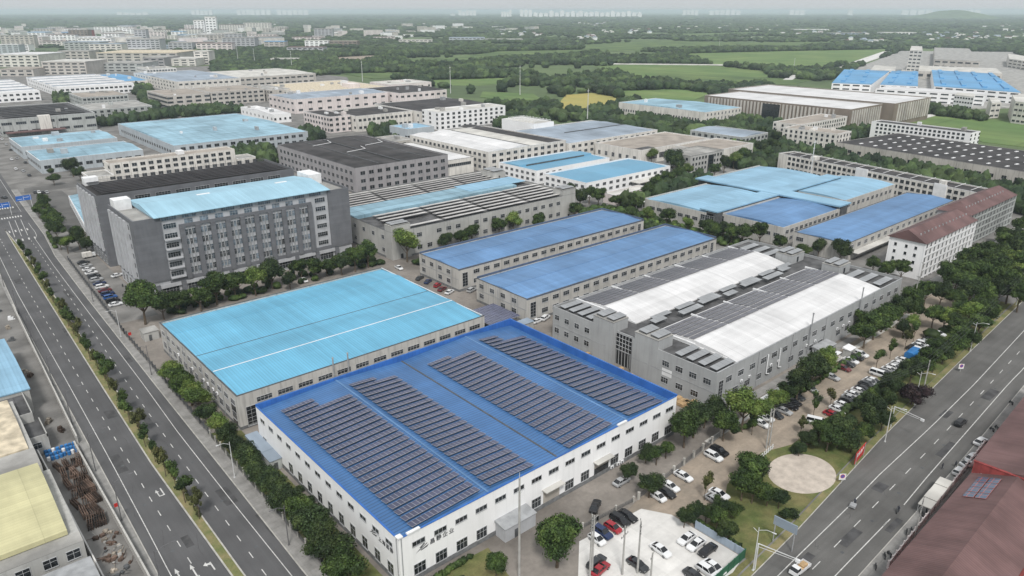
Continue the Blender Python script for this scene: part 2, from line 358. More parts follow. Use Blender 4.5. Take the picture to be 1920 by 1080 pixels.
for t, y1 in (('ld', 1300), ('rd', 400)):
    y = 64.
    while y < y1:
        if not 425 < y < 455: pstrip(pm, lerp_tab(LR[t], y), y, lerp_tab(LR[t], y + 2.2), y + 2.2, .17)
        y += 6.3
for x in np.arange(31, 50, 1.2):                                     # zebra crossings and stop line of the far junction
    for yy in (446, 470): pstrip(pm, x + .2, yy, x + .4, yy + 3.4, .6)
for x in (42.2, 44.9, 47.4): pstrip(pm, x - 2, 405, x + .6, 440, .2)
for x in (40, 42.5, 45, 47.4):
    for yy in (396, 415): pstrip(pm, x - .3, yy, x - .1, yy + 4, .55)
def arrow(b, x, y, kind, s=1.0, rz=0.):
    def P(pts):
        b.quad([(x + (px * cos(rz) - py * sin(rz)) * s, y + (px * sin(rz) + py * cos(rz)) * s, .006) for px, py in pts])
    if kind == 'straight': P([(-.16, 0), (.16, 0), (.16, 3.4), (-.16, 3.4)]); P([(-.5, 3.4), (.5, 3.4), (0, 5.2)])
    if kind == 'left': P([(-.16, 0), (.16, 0), (.16, 3.2), (-.16, 3.2)]); P([(-.16, 2.2), (-.16, 3.0), (-.8, 3.2), (-.8, 2.6)]); P([(-.8, 2.1), (-.8, 3.8), (-1.6, 2.9)])
    if kind == 'uturn':
        P([(.5, 3.6), (.5, 0), (.82, -.35), (.82, 3.6)]); P([(.5, 0), (-.45, 0), (-.7, -.35), (.82, -.35)]); P([(-.45, 0), (-.45, 2.0), (-.77, 2.0), (-.7, -.35)]); P([(-1.1, 2.0), (-.1, 2.0), (-.6, 3.4)])
arrow(pm, 30.2, 153.2, 'uturn', .8)
for q_, k_ in (((403, 1068), 'left'), ((371, 1082), 'straight'), ((342, 1090), 'straight')): x_, y_ = G(*q_); arrow(pm, x_, y_, k_, .85)
# right road, along x
def rr(x, tab): return lerp_tab(tab, x)
RRT = {'lk': [(60, 51.2), (107, 54.5), (126, 55.7), (174, 60.0), (233, 63.6), (281, 66.3), (330, 69), (600, 86), (1500, 142)],
       'll': [(60, 48.3), (111, 51.2), (143, 52.4), (156, 53.2), (189, 54.0), (222, 55.3), (276, 58.5), (330, 62), (600, 80), (1500, 136)],
       'dd': [(60, 46.0), (121, 47.9), (150, 49.0), (178, 50.1), (205, 51.4), (223, 52.3), (330, 58), (600, 76)],
       'rl': [(60, 42.2), (119, 44.1), (151, 44.8), (163, 45.6), (230, 49.0), (245, 49.4), (330, 54.5), (600, 72), (1500, 128)],
       'rk': [(60, 38.6), (122, 41.2), (145, 41.9), (170, 42.8), (197, 44.0), (224, 45.4), (330, 50.6), (600, 68), (1500, 124)],
       'rs': [(60, 35.6), (126, 38.0), (151, 38.9), (168, 39.9), (192, 41.4), (211, 42.2), (330, 47.5), (600, 65)]}
def bandx(name, ta, tb, x0, x1, z0, z1, m, oa=0, ob=0):
    xs = yrange(x0, x1); b = MB()
    for a, c in zip(xs, xs[1:]):
        p = [(a, rr(a, RRT[ta]) + oa), (c, rr(c, RRT[ta]) + oa), (c, rr(c, RRT[tb]) + ob), (a, rr(a, RRT[tb]) + ob)]
        b.hexa([(*q, z0) for q in p] + [(*q, z1) for q in p])
    return tag(b.build(name, [m]), kind='structure')
bandx('right_road', 'rk', 'lk', 48, 1400, -.3, .0, 'asphalt_old')
bandx('right_road_pavement', 'rs', 'rk', 60, 420, -.3, .12, 'pavement', oa=0, ob=-.15)
bandx('right_road_kerb', 'rk', 'rk', 60, 420, -.3, .14, 'kerb_stone', oa=-.15, ob=.02)
bandx('road_shoulder', 'lk', 'lk', 60, 420, -.3, .05, 'verge', oa=-.02, ob=1.5)
bandx('right_road_kerb', 'lk', 'lk', 60, 420, -.3, .1, 'kerb_stone', oa=-.2, ob=-.03)
for t in ('ll', 'rl'):
    xs = yrange(60, 1300, 7)
    for a, c in zip(xs, xs[1:]):
        if t == 'rl' and 137 < a < 145: continue
        pstrip(pm, a, rr(a, RRT[t]), c, rr(c, RRT[t]), .18)
x = 62.5
while x < 700:
    pstrip(pm, x, rr(x, RRT['dd']), x + 3.2, rr(x + 3.2, RRT['dd']), .17); x += 9.1
pstrip(pm, 140, 44.6, 142.2, 44.7, .17)
tag(pm.build('road_markings', ['paint']), kind='structure')

b = MB()
for (x, y, w_, l_) in ((25.2, 168, 2.2, 9), (29.8, 196, 2.4, 5), (39.6, 140, 2.6, 7), (36.6, 186, 1.6, 12), (42.8, 228, 1.8, 6), (28.6, 132, 1.5, 4), (33.4, 262, 2.2, 8), (43.0, 124, 1.4, 9), (41.5, 300, 2, 10), (29.5, 330, 2.2, 7)): b.box(x, x + w_, y, y + l_, -.1, .0045)
for (x, y, w_, l_) in ((128, 46.4, 7, 2), (151, 49.8, 4, 2.4), (176, 46.6, 9, 1.6), (196, 53.0, 5, 2.0), (139, 42.6, 6, 1.3), (215, 49, 8, 2.4), (118, 49.2, 3, 1.6)): b.box(x, x + w_, y, y + l_, -.1, .0045)
tag(b.build('asphalt_patches', ['asphalt_patch']), kind='structure')
b = MB(); mr = random.Random(3)
for k in range(26):
    y = 95 + k * 9.5; x = lerp_tab(LR[('ld', 'rd')[k % 2]], y) + (-1.6, 1.7)[k % 2]; b.tube((x, y, -.1), (x, y, .008), .38, n=12)
for k in range(10): x = 112 + k * 14; y = rr(x, RRT['dd']) - 1.8; b.tube((x, y, -.1), (x, y, .008), .38, n=12)
tag(b.build('manhole_covers', ['trim_dark']), kind='structure')
b = MB()
for k in range(34):      # sealed cracks wandering over both roads
    left = k % 3 > 0; x = lerp_tab(LR['ld'], 100 + k * 7) + mr.uniform(-5, 10) if left else 110 + k * 4.5; y = 100 + k * 7 if left else rr(110 + k * 4.5, RRT['dd']) + mr.uniform(-5, 3)
    for q in range(5):
        nx_, ny_ = x + mr.uniform(-.5, .5) * (1 if left else 2.4), y + mr.uniform(.6, 2) * (1 if left else .35); pstrip(b, x, y, nx_, ny_, .07, .0055); x, y = nx_, ny_
tag(b.build('crack_sealing', ['asphalt_patch']), kind='structure')

# yards, lots, verges
struct('factory_yard', [(48, 60), (138, 60), (138, 84), (149, 88), (270, 88), (275, 400), (62, 400), (62, 262), (48, 262)], -.06, -.02, 'yard')
struct('lawn', [(47.2, 60), (54, 60), (54, 168), (47.2, 172)], -.06, .01, 'grass')
struct('lawn', [(54.2, 78), (72, 84), (74, 93), (54.2, 94)], -.06, .01, 'grass')
struct('dirt_lot', [(98, 60), (118, 58), (132, 70.5), (185, 72), (250, 74), (290, 78), (300, 92), (270, 93.5), (190, 90), (150, 88.5), (138, 85.5), (112, 84), (99, 82)], -.06, .02, 'dirt')
struct('verge_lawn', [(60, 53.1), (107, 56.4), (126, 57.6), (174, 61.8), (233, 65.2), (300, 69.5), (300, 78), (236, 76.5), (180, 74), (154, 73), (145, 76), (128, 74), (118, 68.7), (110.2, 69), (110.2, 57.6), (60, 57)], -.06, .04, 'grass')
struct('parking_lot', [(78, 60), (104.8, 57.2), (109.8, 58.3), (109.8, 75.5), (106.5, 81), (89, 82.4), (80, 74)], -.06, .06, 'pale_concrete')
c = G(1503, 887); cpoly = [(c[0] + 8.8 * cos(t) * 1.0, c[1] + 7.0 * sin(t)) for t in np.linspace(0, 2 * pi, 40, endpoint=False)]
struct('sandy_circle', cpoly, -.06, .08, 'sand')
struct('planting_bed', [(139, 86.5), (262, 89), (262, 90.6), (139, 88)], -.06, .03, 'pale_roof')
struct('paved_walk', [(150, 91.2), (275, 92.3), (275, 94.2), (150, 94.2)], -.06, .0, 'pavement')
struct('concrete_lane', [(352, 93.5), (440, 98), (600, 106), (600, 112), (440, 104), (352, 99.5)], -.06, .02, 'pale_roof')
struct('concrete_lane', pxpoly([(1230, 318), (1280, 308), (1330, 330), (1450, 275), (1470, 280), (1340, 345)]), -.06, .02, 'pavement')
struct('side_street', [(56, 360), (300, 360), (300, 372.5), (140, 372.5), (140, 371), (56, 371)], -.06, .02, 'asphalt_old')
struct('side_street', [(60, 505), (300, 505), (300, 520), (62, 520)], -.06, .02, 'asphalt_old')
struct('side_yard', [(53, 400), (78, 400), (78, 500), (58, 500)], -.06, .01, 'asphalt_old')
struct('left_yard', [(-40, 20), (20.2, 20), (20.2, 129), (20.5, 160), (22, 228), (24.8, 336), (0, 336), (-40, 200)], -.06, .03, 'yard_grey')
struct('right_yard', [(60, -10), (400, 0), (420, 51.5), (330, 47.3), (211, 42), (151, 38.7), (60, 35.5)], -.06, .0, 'yard_grey')

# far country: fields, canal, lanes
FIELDS = []
def field(name, pts, m, k):
    p = pxpoly(pts); FIELDS.append(p); struct(name, p, -.4, -.3 + .06 * k, m)
field('field', [(1118, 124), (1180, 121), (1330, 122), (1430, 133), (1445, 143), (1330, 150), (1200, 151)], 'field', 1)
field('field', [(1290, 100), (1500, 95), (1670, 92), (1640, 104), (1540, 131), (1500, 131), (1340, 120), (1280, 108)], 'field', 2)
field('field', [(800, 150), (958, 146), (966, 154), (900, 160), (810, 160)], 'field', 3)
field('field', [(1150, 171), (1270, 167), (1330, 175), (1300, 188), (1210, 190)], 'field', 4)
field('yellow_field', [(1062, 178), (1110, 174), (1165, 184), (1205, 188), (1150, 199), (1110, 206), (1046, 210), (1052, 188)], 'field_yellow', 5)
field('field', [(1745, 214), (1850, 222), (1925, 232), (1925, 276), (1842, 266), (1800, 246), (1690, 232)], 'field', 6)
field('field', [(750, 113), (860, 107), (935, 96), (1105, 93), (1110, 100), (960, 110), (830, 120)], 'field_dark', 7)
field('field', [(1090, 84), (1230, 76), (1420, 80), (1560, 78), (1560, 84), (1330, 92), (1100, 97)], 'field_dark', 8)
field('field', [(905, 172), (1000, 176), (1015, 186), (960, 190), (900, 182)], 'field', 9)
field('field', [(1230, 138), (1440, 146), (1520, 150), (1490, 158), (1320, 160), (1220, 152)], 'field_dark', 10)
field('field', [(640, 138), (760, 136), (800, 142), (700, 148)], 'field_dark', 11)
field('bare_ground', [(630, 108), (700, 104), (715, 109), (680, 118), (632, 117)], 'dirt', 12)
field('field', [(1240, 64), (1420, 60), (1440, 64), (1300, 70)], 'field_dark', 13)
field('canal', [(1528, 136), (1560, 130), (1655, 97), (1678, 96), (1668, 102), (1578, 133)], 'pale_concrete', 14)
field('pale_lane', [(1468, 150), (1485, 141), (1500, 141), (1486, 150)], 'pale_concrete', 15)
field('pale_lane', [(1130, 119), (1390, 121.5), (1390, 123), (1130, 120.5)], 'pale_roof', 16)
field('greenhouse_strip', [(1340, 69), (1400, 70), (1520, 72), (1516, 74.5), (1400, 73.5), (1340, 72)], 'pale_concrete', 17)
field('concrete_apron', [(1690, 222), (1760, 211), (1770, 213), (1715, 228)], 'pale_concrete', 18)
field('far_yard', [(1600, 130), (1690, 96), (1900, 98), (2000, 150), (1990, 200), (1700, 208), (1560, 190)], 'concrete_roof', 19)

# ------------------------------------------------------------------ building kit
WINC = {}
def win_mesh(style, w, h):
    k = (style, round(w, 2), round(h, 2))
    if k in WINC: return WINC[k]
    gm, fm = MB(), MB()
    gl = 'glass_pale' if style in ('pale', 'strip_pale') else 'glass'
    gm.box(-w / 2, w / 2, -.03, .02, -h / 2, h / 2)
    t = .09 if w > 1.5 else .07
    if style == 'shut': gl = 'shutter'
    if style in ('std', 'pale', 'tall', 'grid', 'shut'):
        fm.box(-w / 2 - t, w / 2 + t, -.14, .0, -h / 2 - t - .06, -h / 2); fm.box(-w / 2 - t, w / 2 + t, -.10, .0, h / 2, h / 2 + t)
        fm.box(-w / 2 - t, -w / 2, -.08, .0, -h / 2, h / 2); fm.box(w / 2, w / 2 + t, -.08, .0, -h / 2, h / 2)
        if style != 'shut':
            nx = max(1, round(w / (.9 if style != 'grid' else 1.1))); nz = 1 if style == 'std' and h < 1.3 else (2 if style in ('std', 'pale') else max(2, round(h / 1.1)))
            for i in range(1, nx): x = -w / 2 + w * i / nx; fm.box(x - .035, x + .035, -.06, -.028, -h / 2, h / 2)
            for j in range(1, nz):
                z = -h / 2 + h * (j / nz if nz > 2 else .62); fm.box(-w / 2, w / 2, -.055, -.025, z - .03, z + .03)
    elif style in ('dark', 'strip', 'strip_pale', 'square'):
        fm.box(-w / 2 - .1, w / 2 + .1, -.12, 0, -h / 2 - .14, -h / 2)
        nx = max(1, round(w / 1.6))
        for i in range(1, nx): x = -w / 2 + w * i / nx; fm.box(x - .04, x + .04, -.06, -.028, -h / 2, h / 2)
    WINC[k] = (gm.mesh('window', [gl]), fm.mesh('window_frame', ['frame'])); return WINC[k]
FACE = {'S': 0, 'W': -pi / 2, 'E': pi / 2, 'N': pi}
def fpos(face, w, d, t):
    return {'S': (t, 0), 'W': (0, t), 'E': (w, t), 'N': (t, d)}[face]
NEAR = [True]
def window(root, face, w, d, t, z, ww, wh, style='std', name='window', off=0):
    gm, fm = win_mesh(style, ww, wh); x, y = fpos(face, w, d, t)
    if off:
        x += {'W': -off, 'E': off}.get(face, 0); y += {'S': -off, 'N': off}.get(face, 0)
    o = put(gm, name, root, (x, y, z), FACE[face])
    if NEAR[0]: put(fm, 'window_frame', o)
    elif (('join', gm.name)) not in WINC:
        # one mesh with frame and pane for far copies
        a, b = gm, fm; mb = MB()
        me = bpy.data.meshes.new('window')
        va = [tuple(v.co) for v in a.vertices]; vb = [tuple(v.co) for v in b.vertices]
        me.from_pydata(va + vb, [], [tuple(p.vertices) for p in a.polygons] + [tuple(i + len(va) for i in p.vertices) for p in b.polygons])
        me.materials.append(a.materials[0]); me.materials.append(b.materials[0])
        me.polygons.foreach_set('material_index', [0] * len(a.polygons) + [1] * len(b.polygons)); WINC[('join', gm.name)] = me
    if not NEAR[0]: o.data = WINC[('join', gm.name)]
    return o
def winrow(root, face, w, d, a, b, n, z, ww, wh, style='std', skip=()):
    for i in range(n):
        if i in skip: continue
        t = (a + b) / 2 if n == 1 else a + (b - a) * i / (n - 1)
        window(root, face, w, d, t, z, ww, wh, style)
def shell(root, w, d, h, wall, base=None, pt=.3, h2=None, roofz=None, bh=.9):
    """four butt-joined walls (with the parapet) as one mesh; base = a plinth course standing 4 cm proud"""
    b = MB(); b.box(0, w, 0, pt, 0, h); b.box(0, w, d - pt, d, 0, h2 or h); b.box(0, pt, pt, d - pt, 0, h); b.box(w - pt, w, pt, d - pt, 0, h2 or h)
    o = b.build('wall', [wall], root)
    if base:
        b = MB(); b.box(-.04, w + .04, -.04, 0, 0, bh); b.box(-.04, 0, 0, d, 0, bh); b.box(w, w + .04, 0, d, 0, bh); b.build('plinth', [base], root)
    return o
def roof(root, x0, x1, y0, y1, prof, axis, m, th=.35, name='roof'):
    """prof: [(t, z)] across, t from 0 to 1"""
    a0, a1 = (y0, y1) if axis == 'x' else (x0, x1)
    top = [(a0 + (a1 - a0) * t, z) for t, z in prof]; zb = min(z for _, z in prof) - th
    return MB().extr(top + [(a1, zb), (a0, zb)], axis, *((x0, x1) if axis == 'x' else (y0, y1))).build(name, [m], root)
def vault(z0, rise, n=8): return [(i / n, z0 + rise * (1 - (2 * i / n - 1) ** 2)) for i in range(n + 1)]
def coping(root, w, d, h, m='trim_dark', t=.42, th=.1, sides='SNWE'):
    b = MB(); e = .06
    if 'S' in sides: b.box(-e, w + e, -e, t - e, h, h + th)
    if 'N' in sides: b.box(-e, w + e, d - t + e, d + e, h, h + th)
    if 'W' in sides: b.box(-e, t - e, t - e, d - t + e, h, h + th)
    if 'E' in sides: b.box(w - t + e, w + e, t - e, d - t + e, h, h + th)
    b.build('coping', [m], root)
def parts_box(root, name, m, *dims): return MB().box(*dims).build(name, [m], root)
def downpipes(root, face, w, d, xs, z1, m='trim_grey'):
    for t in xs:
        x, y = fpos(face, w, d, t); dx, dy = {'S': (0, -.12), 'W': (-.12, 0), 'E': (.12, 0)}[face]
        MB().tube((x + dx, y + dy, .2), (x + dx, y + dy, z1), .09, n=6).build('downpipe', [m], root)
def ac_unit(root, face, w, d, t, z, off=0):
    b = MB(); b.box(-.45, .45, -.42, -.08, -.35, .35, 0); b.box(-.3, .1, -.45, -.42, -.25, .25, 1); b.box(-.4, .4, -.4, .0, -.42, -.37, 1)
    x, y = fpos(face, w, d, t); b.build('air_conditioner', ['trim_white', 'trim_dark'], root, (x, y, z), FACE[face])
def bldg(name, label, x0, y0, w, d, h, wall, rz=0, cat='building', group=None, base=None, h2=None, bh=.9, cop='trim_dark'):
    r = thing(name, label, cat, (x0, y0, 0), rz, group); shell(r, w, d, h, wall, base, h2=h2, bh=bh)
    if cop: coping(r, w, d, h, cop, sides='SNWE' if not h2 else 'SW')
    return r
def flat(root, w, d, z, m, name='roof'): return MB().box(.3, w - .3, .3, d - .3, z - .3, z).build(name, [m], root)

# ---- the white factory with the blue solar roof
w, d, h = 80.8, 63.2, 10.9
r = thing('white_factory', 'large white factory with deep blue roof carrying four fields of solar panels, nearest the camera', 'factory', (55, 95, 0))
b = MB(); b.box(0, w, 0, .3, 0, h); b.box(0, .3, .3, d - .3, 0, h); b.box(0, w, d - .3, d, 0, h); b.box(w - .3, w, .3, d - .3, 0, h); b.build('wall', ['white_wall'], r)
b = MB(); b.box(-.05, w + .05, -.06, 0, 0, 1.1); b.box(-.06, 0, 0, d, 0, 1.1); b.box(w, w + .05, 0, d, 0, 1.1); b.build('plinth', ['plinth'], r)
zr = 10.0
prof = [(0, zr - .1), (.262, zr + .75), (.508, zr - .2), (.78, zr + .7), (1, zr - .75)]
roof(r, .3, w - .3, .3, d - .3, prof, 'y', 'blue_roof')
b = MB(); b.box(w - .36, w + .12, -.05, d + .1, h, h + .45, 0); b.box(.0, w - .36, d - .36, d + .12, h, h + .45, 0); b.box(w - .38, w - .302, .35, d - .38, 8.6, h, 0); b.box(.35, w - .3, d - .38, d - .302, 8.6, h, 0); b.build('parapet_cladding', ['blue_roof_side'], r)
b = MB(); b.box(-.1, w - .4, -.12, .3, h, h + .1); b.box(-.12, .3, .3, d - .36, h, h + .1); b.build('coping', ['blue_roof_side'], r)
b = MB(); b.box(-.2, .9, -.2, .9, h + .1, h + .4); b.box(1.8, 4.6, -.25, .35, h + .1, h + .45); b.box(59, 62, -.25, .35, h + .1, h + .45); b.build('gutter_box', ['trim_white'], r)
for t, nm, mt in ((.262, 'ridge_cap', 'mid_blue_roof'), (.508, 'valley_gutter', 'trim_dark'), (.78, 'ridge_cap', 'mid_blue_roof')):
    zz = zr + (.76 if t < .5 else .71 if t > .6 else -.19); parts_box(r, nm, mt, w * t - .22, w * t + .22, .3, d - .4, zz, zz + .08)
def roofz(x):
    t = x / w
    for (a, za), (c, zc) in zip(prof, prof[1:]):
        if a <= t <= c: return za + (zc - za) * (t - a) / (c - a)
    return zr
for k, (xa, xb, yb) in enumerate(((4.0, 20.4, 57), (22.4, 34.5, 58.5), (44.8, 59.0, 55.5), (64.5, 77.3, 56.5))):
    y, i = 1.6, 0
    while y < yb:
        xs, xe = xa, xb
        left = yb - y
        if left < 4.6 and k != 1: xe = xa + (xb - xa) * .5
        if k == 1 and left < 2.5: xe = xa + (xb - xa) * .6
        if k in (1, 2) and 1.5 < left < 9.5 and i % 2 == 0 and k == 2: xs, xe = xa, xb
        n = max(1, round((xe - xs) / 1.0)); xe = xs + n * 1.0
        z0, z1 = roofz(xs) + .12, roofz(xe) + .12; L_ = hypot(xe - xs, z1 - z0)
        b = MB(); t = .05                       # a row: panels facing away, near edge raised on a rail, short posts below
        b.box(0, L_, 0, 1.9, -.04, 0, 0)
        o = b.build('solar_panel_row', ['panel_blue'], r, (xs, y, z0 + .5)); o.rotation_euler = (radians(-9.5), -atan2(z1 - z0, L_), 0)
        rb = MB(); rb.box(0, L_, .02, .12, -.12, -.045, 0)
        for q in np.arange(.3, L_, 3.0): rb.box(q, q + .08, .03, .11, -.5, -.12, 0); rb.box(q, q + .08, 1.7, 1.78, -.2, -.045, 0)
        rb.build('rail', ['trim_dark'], o)
        y += 2.28; i += 1
for k in range(16):
    t = 4.2 + k * 4.93
    window(r, 'S', w, d, t, 8.2, 2.7, 1.0, 'std')
    if k not in (7, 10): window(r, 'S', w, d, t, 2.35, 2.5, 2.3, 'tall')
for k in range(13):
    t = 3.4 + k * 4.7
    window(r, 'W', w, d, t, 8.2, 2.2, 1.0, 'std')
    if k not in (10, 11): window(r, 'W', w, d, t, 2.35, 1.9, 2.6, 'tall')
for t, nm in ((38.2, 'shut'), (54.0, 'open')):
    o = MB().box(-2.4, 2.4, -.04, .02, 0, 4.3).build('roller_door_and_dark_gap', ['shutter' if nm == 'shut' else 'glass'], r, (t, 0, .05))  # the open one is a dark sheet painting the shade inside the doorway
    MB().box(-2.8, 2.8, -1.5, 0, 4.55, 4.75).build('canopy', ['pale_roof'], r, (t, 0, 0))
    if nm == 'open': MB().box(-2.4, 2.4, -.1, -.05, 2.7, 4.3).build('shutter_curtain', ['shutter'], r, (t, 0, .05))
downpipes(r, 'S', w, d, (.5,), h); downpipes(r, 'W', w, d, (.6,), h)
for t in (57.5, 59.6, 61.0): ac_unit(r, 'S', w, d, t, .75)
def signtext(txt, root, loc, rz, size, name='sign_lettering', m='trim_dark', sp=1.35, rx=pi / 2):
    c = bpy.data.curves.new(name, 'FONT'); c.body = txt; c.size = size; c.extrude = .03; c.space_character = sp; c.materials.append(M[m])
    t = bpy.data.objects.new('t', c); COL.objects.link(t); bpy.context.view_layer.update(); me = bpy.data.meshes.new_from_object(t.evaluated_get(bpy.context.evaluated_depsgraph_get())); bpy.data.objects.remove(t)
    o = put(me, name, root, loc); o.rotation_euler = (rx, 0, rz); return o
signtext('\u660c\u9759\u4f01\u4e1a', r, (6.6, -.06, 6.35), 0, 1.25)
signtext('\u4e0a\u6d77\u660c\u9759', r, (-.1, 7.2, 6.5), -pi / 2, 1.15)
for loc, rz in (((3.4, -.05, 5.9), 0), ((-.09, 10.6, 6.4), -pi / 2)):
    b = MB(); b.quad([(0, -.01, .0), (2.6, -.01, 1.0), (2.7, -.01, 1.25), (.9, -.01, .55)]); b.quad([(.9, -.02, .9), (1.9, -.02, 1.5), (2.2, -.02, 1.35), (1.2, -.02, .7)]); b.quad([(1.1, -.02, .3), (3.0, -.02, .75), (2.6, -.02, .3), (1.2, -.02, .12)])
    b.build('sign_logo', ['trim_dark'], r, loc, rz)

# ---- the light blue hall
w, d, h = 79.5, 61.6, 9.7
r = bldg('blue_hall', 'low grey hall with one broad bright sky blue roof beside the left road', 54, 168, w, d, h, 'pale_wall', base='plinth', cop='trim_dark')
roof(r, .3, w - .3, .3, d - .3, [(0, 9.15), (.27, 10.1), (.5, 9.3), (.79, 10.1), (1, 9.15)], 'x', 'cyan_roof')
parts_box(r, 'ridge_cap', 'trim_white', .35, w - .35, d * .27 - .16, d * .27 + .16, 10.1, 10.17)
parts_box(r, 'valley_gutter', 'trim_dark', .35, w - .35, d * .5 - .13, d * .5 + .13, 9.3, 9.36)
parts_box(r, 'ridge_cap', 'cyan_roof', .35, w - .35, d * .79 - .16, d * .79 + .16, 10.1, 10.16)
parts_box(r, 'end_flashing', 'trim_white', w - .5, w - .32, .6, d - .6, 9.7, 9.95)
winrow(r, 'S', w, d, 7, w - 4, 13, 7.0, 4.0, 1.3); winrow(r, 'W', w, d, 3, d - 3, 13, 7.0, 2.6, 1.4); winrow(r, 'W', w, d, 3, d - 3, 13, 3.1, 2.6, 2.0)
MB().box(-.05, .02, 0, 3.0, .2, 6.0).build('glazed_door', ['glass'], r, (0, 1.6, 0)); winrow(r, 'S', w, d, 3.2, 3.2, 1, 3.2, 2.4, 5.4, 'grid')
downpipes(r, 'W', w, d, (10, 25, 40, 55), h - .4)
for t in (14, 17, 21, 24, 33, 45): ac_unit(r, 'W', w, d, t, 4.9)
for t in (26.5, 31.0): MB().tube((t, -.5, 2), (t, -.5, 12.0), .2, n=10).tube((t, -.5, 12.0), (t, -.5, 12.4), .3, .1, n=10).build('flue', ['steel'], r)

# ---- the two long mid blue sheds
for nm, lab, y0, d in (('blue_shed', 'long pale shed with cornflower blue roof, the farther of the parallel pair', 210.5, 26.2), ('blue_shed', 'long pale shed with cornflower blue roof, nearer of the pair, beside the white vaulted factory', 171.3, 27.4)):
    w, h = (107.4, 8.9) if y0 > 200 else (109, 8.9)
    x0 = 155.2 if y0 > 200 else 154.4
    r = bldg(nm, lab, x0, y0, w, d, h, 'pale_wall', base='plinth', group='parallel blue roofed sheds')
    roof(r, .3, w - .3, .3, d - .3, [(0, 8.5), (.47, 9.5), (1, 8.5)], 'x', 'mid_blue_roof')
    parts_box(r, 'ridge_cap', 'mid_blue_roof', .35, w - .35, d * .47 - .15, d * .47 + .15, 9.5, 9.58)
    b = MB(); b.box(-.1, w + .1, -.1, -.04, h - .3, h - .02); b.build('gutter', ['slate_blue_trim'], r)
    b = MB(); b.box(.3, w, d - .3, d + .05, h + .1, h + .7, 0); b.box(w - .3, w + .05, .3, d - .3, h + .1, h + .7, 0); b.build('back_parapet', ['slate_blue_trim'], r)
    winrow(r, 'S', w, d, 8.5, w - 8, 19, 6.6, 2.8, 1.5); winrow(r, 'S', w, d, 8.5, w - 8, 19, 2.9, 2.8, 1.7)
    winrow(r, 'S', w, d, 3.0, 3.0, 1, 4.4, 2.4, 5.4, 'grid'); winrow(r, 'S', w, d, w - 3.0, w - 3.0, 1, 5, 1.8, 5, 'grid')
    winrow(r, 'W', w, d, 6.5, d - 3, 4, 6.6, 2.3, 1.6); winrow(r, 'W', w, d, 6.5, d - 3, 4, 2.9, 2.3, 1.7, skip=(2,))
    downpipes(r, 'W', w, d, (4.5, d * .55), h - .4); parts_box(r, 'string_course', 'trim_grey', -.06, 0, .2, d - .2, 4.7, 4.9)

# ---- the grey double vault factory
w, d, h = 112, 62, 11.1
r = thing('vaulted_factory', 'grey factory with two white vaulted roofs edged by rows of dark solar panels', 'factory', (153.2, 95.3, 0))
b = MB(); b.box(0, w, 0, .3, 0, h); b.box(0, .3, .3, 28.8, 0, h); b.box(0, .3, 38.9, d - .3, 0, h); b.box(1.9, 2.2, 28.8, 38.9, 0, h - .6); b.box(.3, 2.2, 28.5, 28.8, 0, h); b.box(.3, 2.2, 38.9, 39.2, 0, h); b.box(0, w, d - .3, d, 0, h); b.box(w - .3, w, .3, d - .3, 0, h)
b.build('wall', ['e_wall'], r)
coping(r, w, d, h, 'trim_grey', sides='SNE'); parts_box(r, 'string_course', 'trim_grey', -.07, 0, .2, 28.7, 5.1, 5.3); parts_box(r, 'string_course', 'trim_grey', -.07, 0, 39, d - .2, 5.1, 5.3)
parts_box(r, 'roof_deck', 'membrane', 2.3, w - .3, .3, d - .3, 10.0, 10.3); b = MB(); b.box(.3, 2.3, .3, 28.5, 10.0, 10.3); b.box(.3, 2.3, 39.2, d - .3, 10, 10.3); b.build('roof_deck', ['membrane'], r)
VA = [(0, 10.6), (.12, 11.2), (.3, 11.9), (.5, 12.25), (.7, 11.9), (.88, 11.2), (1, 10.6)]
def vz(t):
    for (a, za), (c, zc) in zip(VA, VA[1:]):
        if a <= t <= c: return za + (zc - za) * (t - a) / (c - a)
    return 10.6
for y0, y1 in ((.45, 28.6), (36.2, 61.6)):
    roof(r, 10.5, 97.0, y0, y1, VA, 'x', 'white_roof', name='vaulted_roof')
    b = MB(); n = 6
    for q in range(5):
        xa = 10.6 + q * 17.3
        for i in range(n):
            ta, tb = .53 + i * .075, .53 + i * .075 + .062
            ya, yb = y0 + (y1 - y0) * ta, y0 + (y1 - y0) * tb
            bb = MB(); za, zb = vz(ta) + .34, vz(tb) + .22
            L_ = hypot(yb - ya, zb - za)
            o = MB().box(0, 16.6, 0, L_, -.05, 0).build('solar_panel_row', ['panel_grey'], r, (xa, ya, za)); o.rotation_euler = (atan2(zb - za, L_), 0, 0)
    for q in range(6): parts_box(r, 'cable_duct', 'trim_white', 10.1 + q * 17.3, 10.5 + q * 17.3, y0 + (y1 - y0) * .5, y1, 11.0, 11.35 + .2 * (q % 2))
    parts_box(r, 'verge_trim', 'trim_white', 10.15, 10.45, y0, y1, 10.4, 10.9)
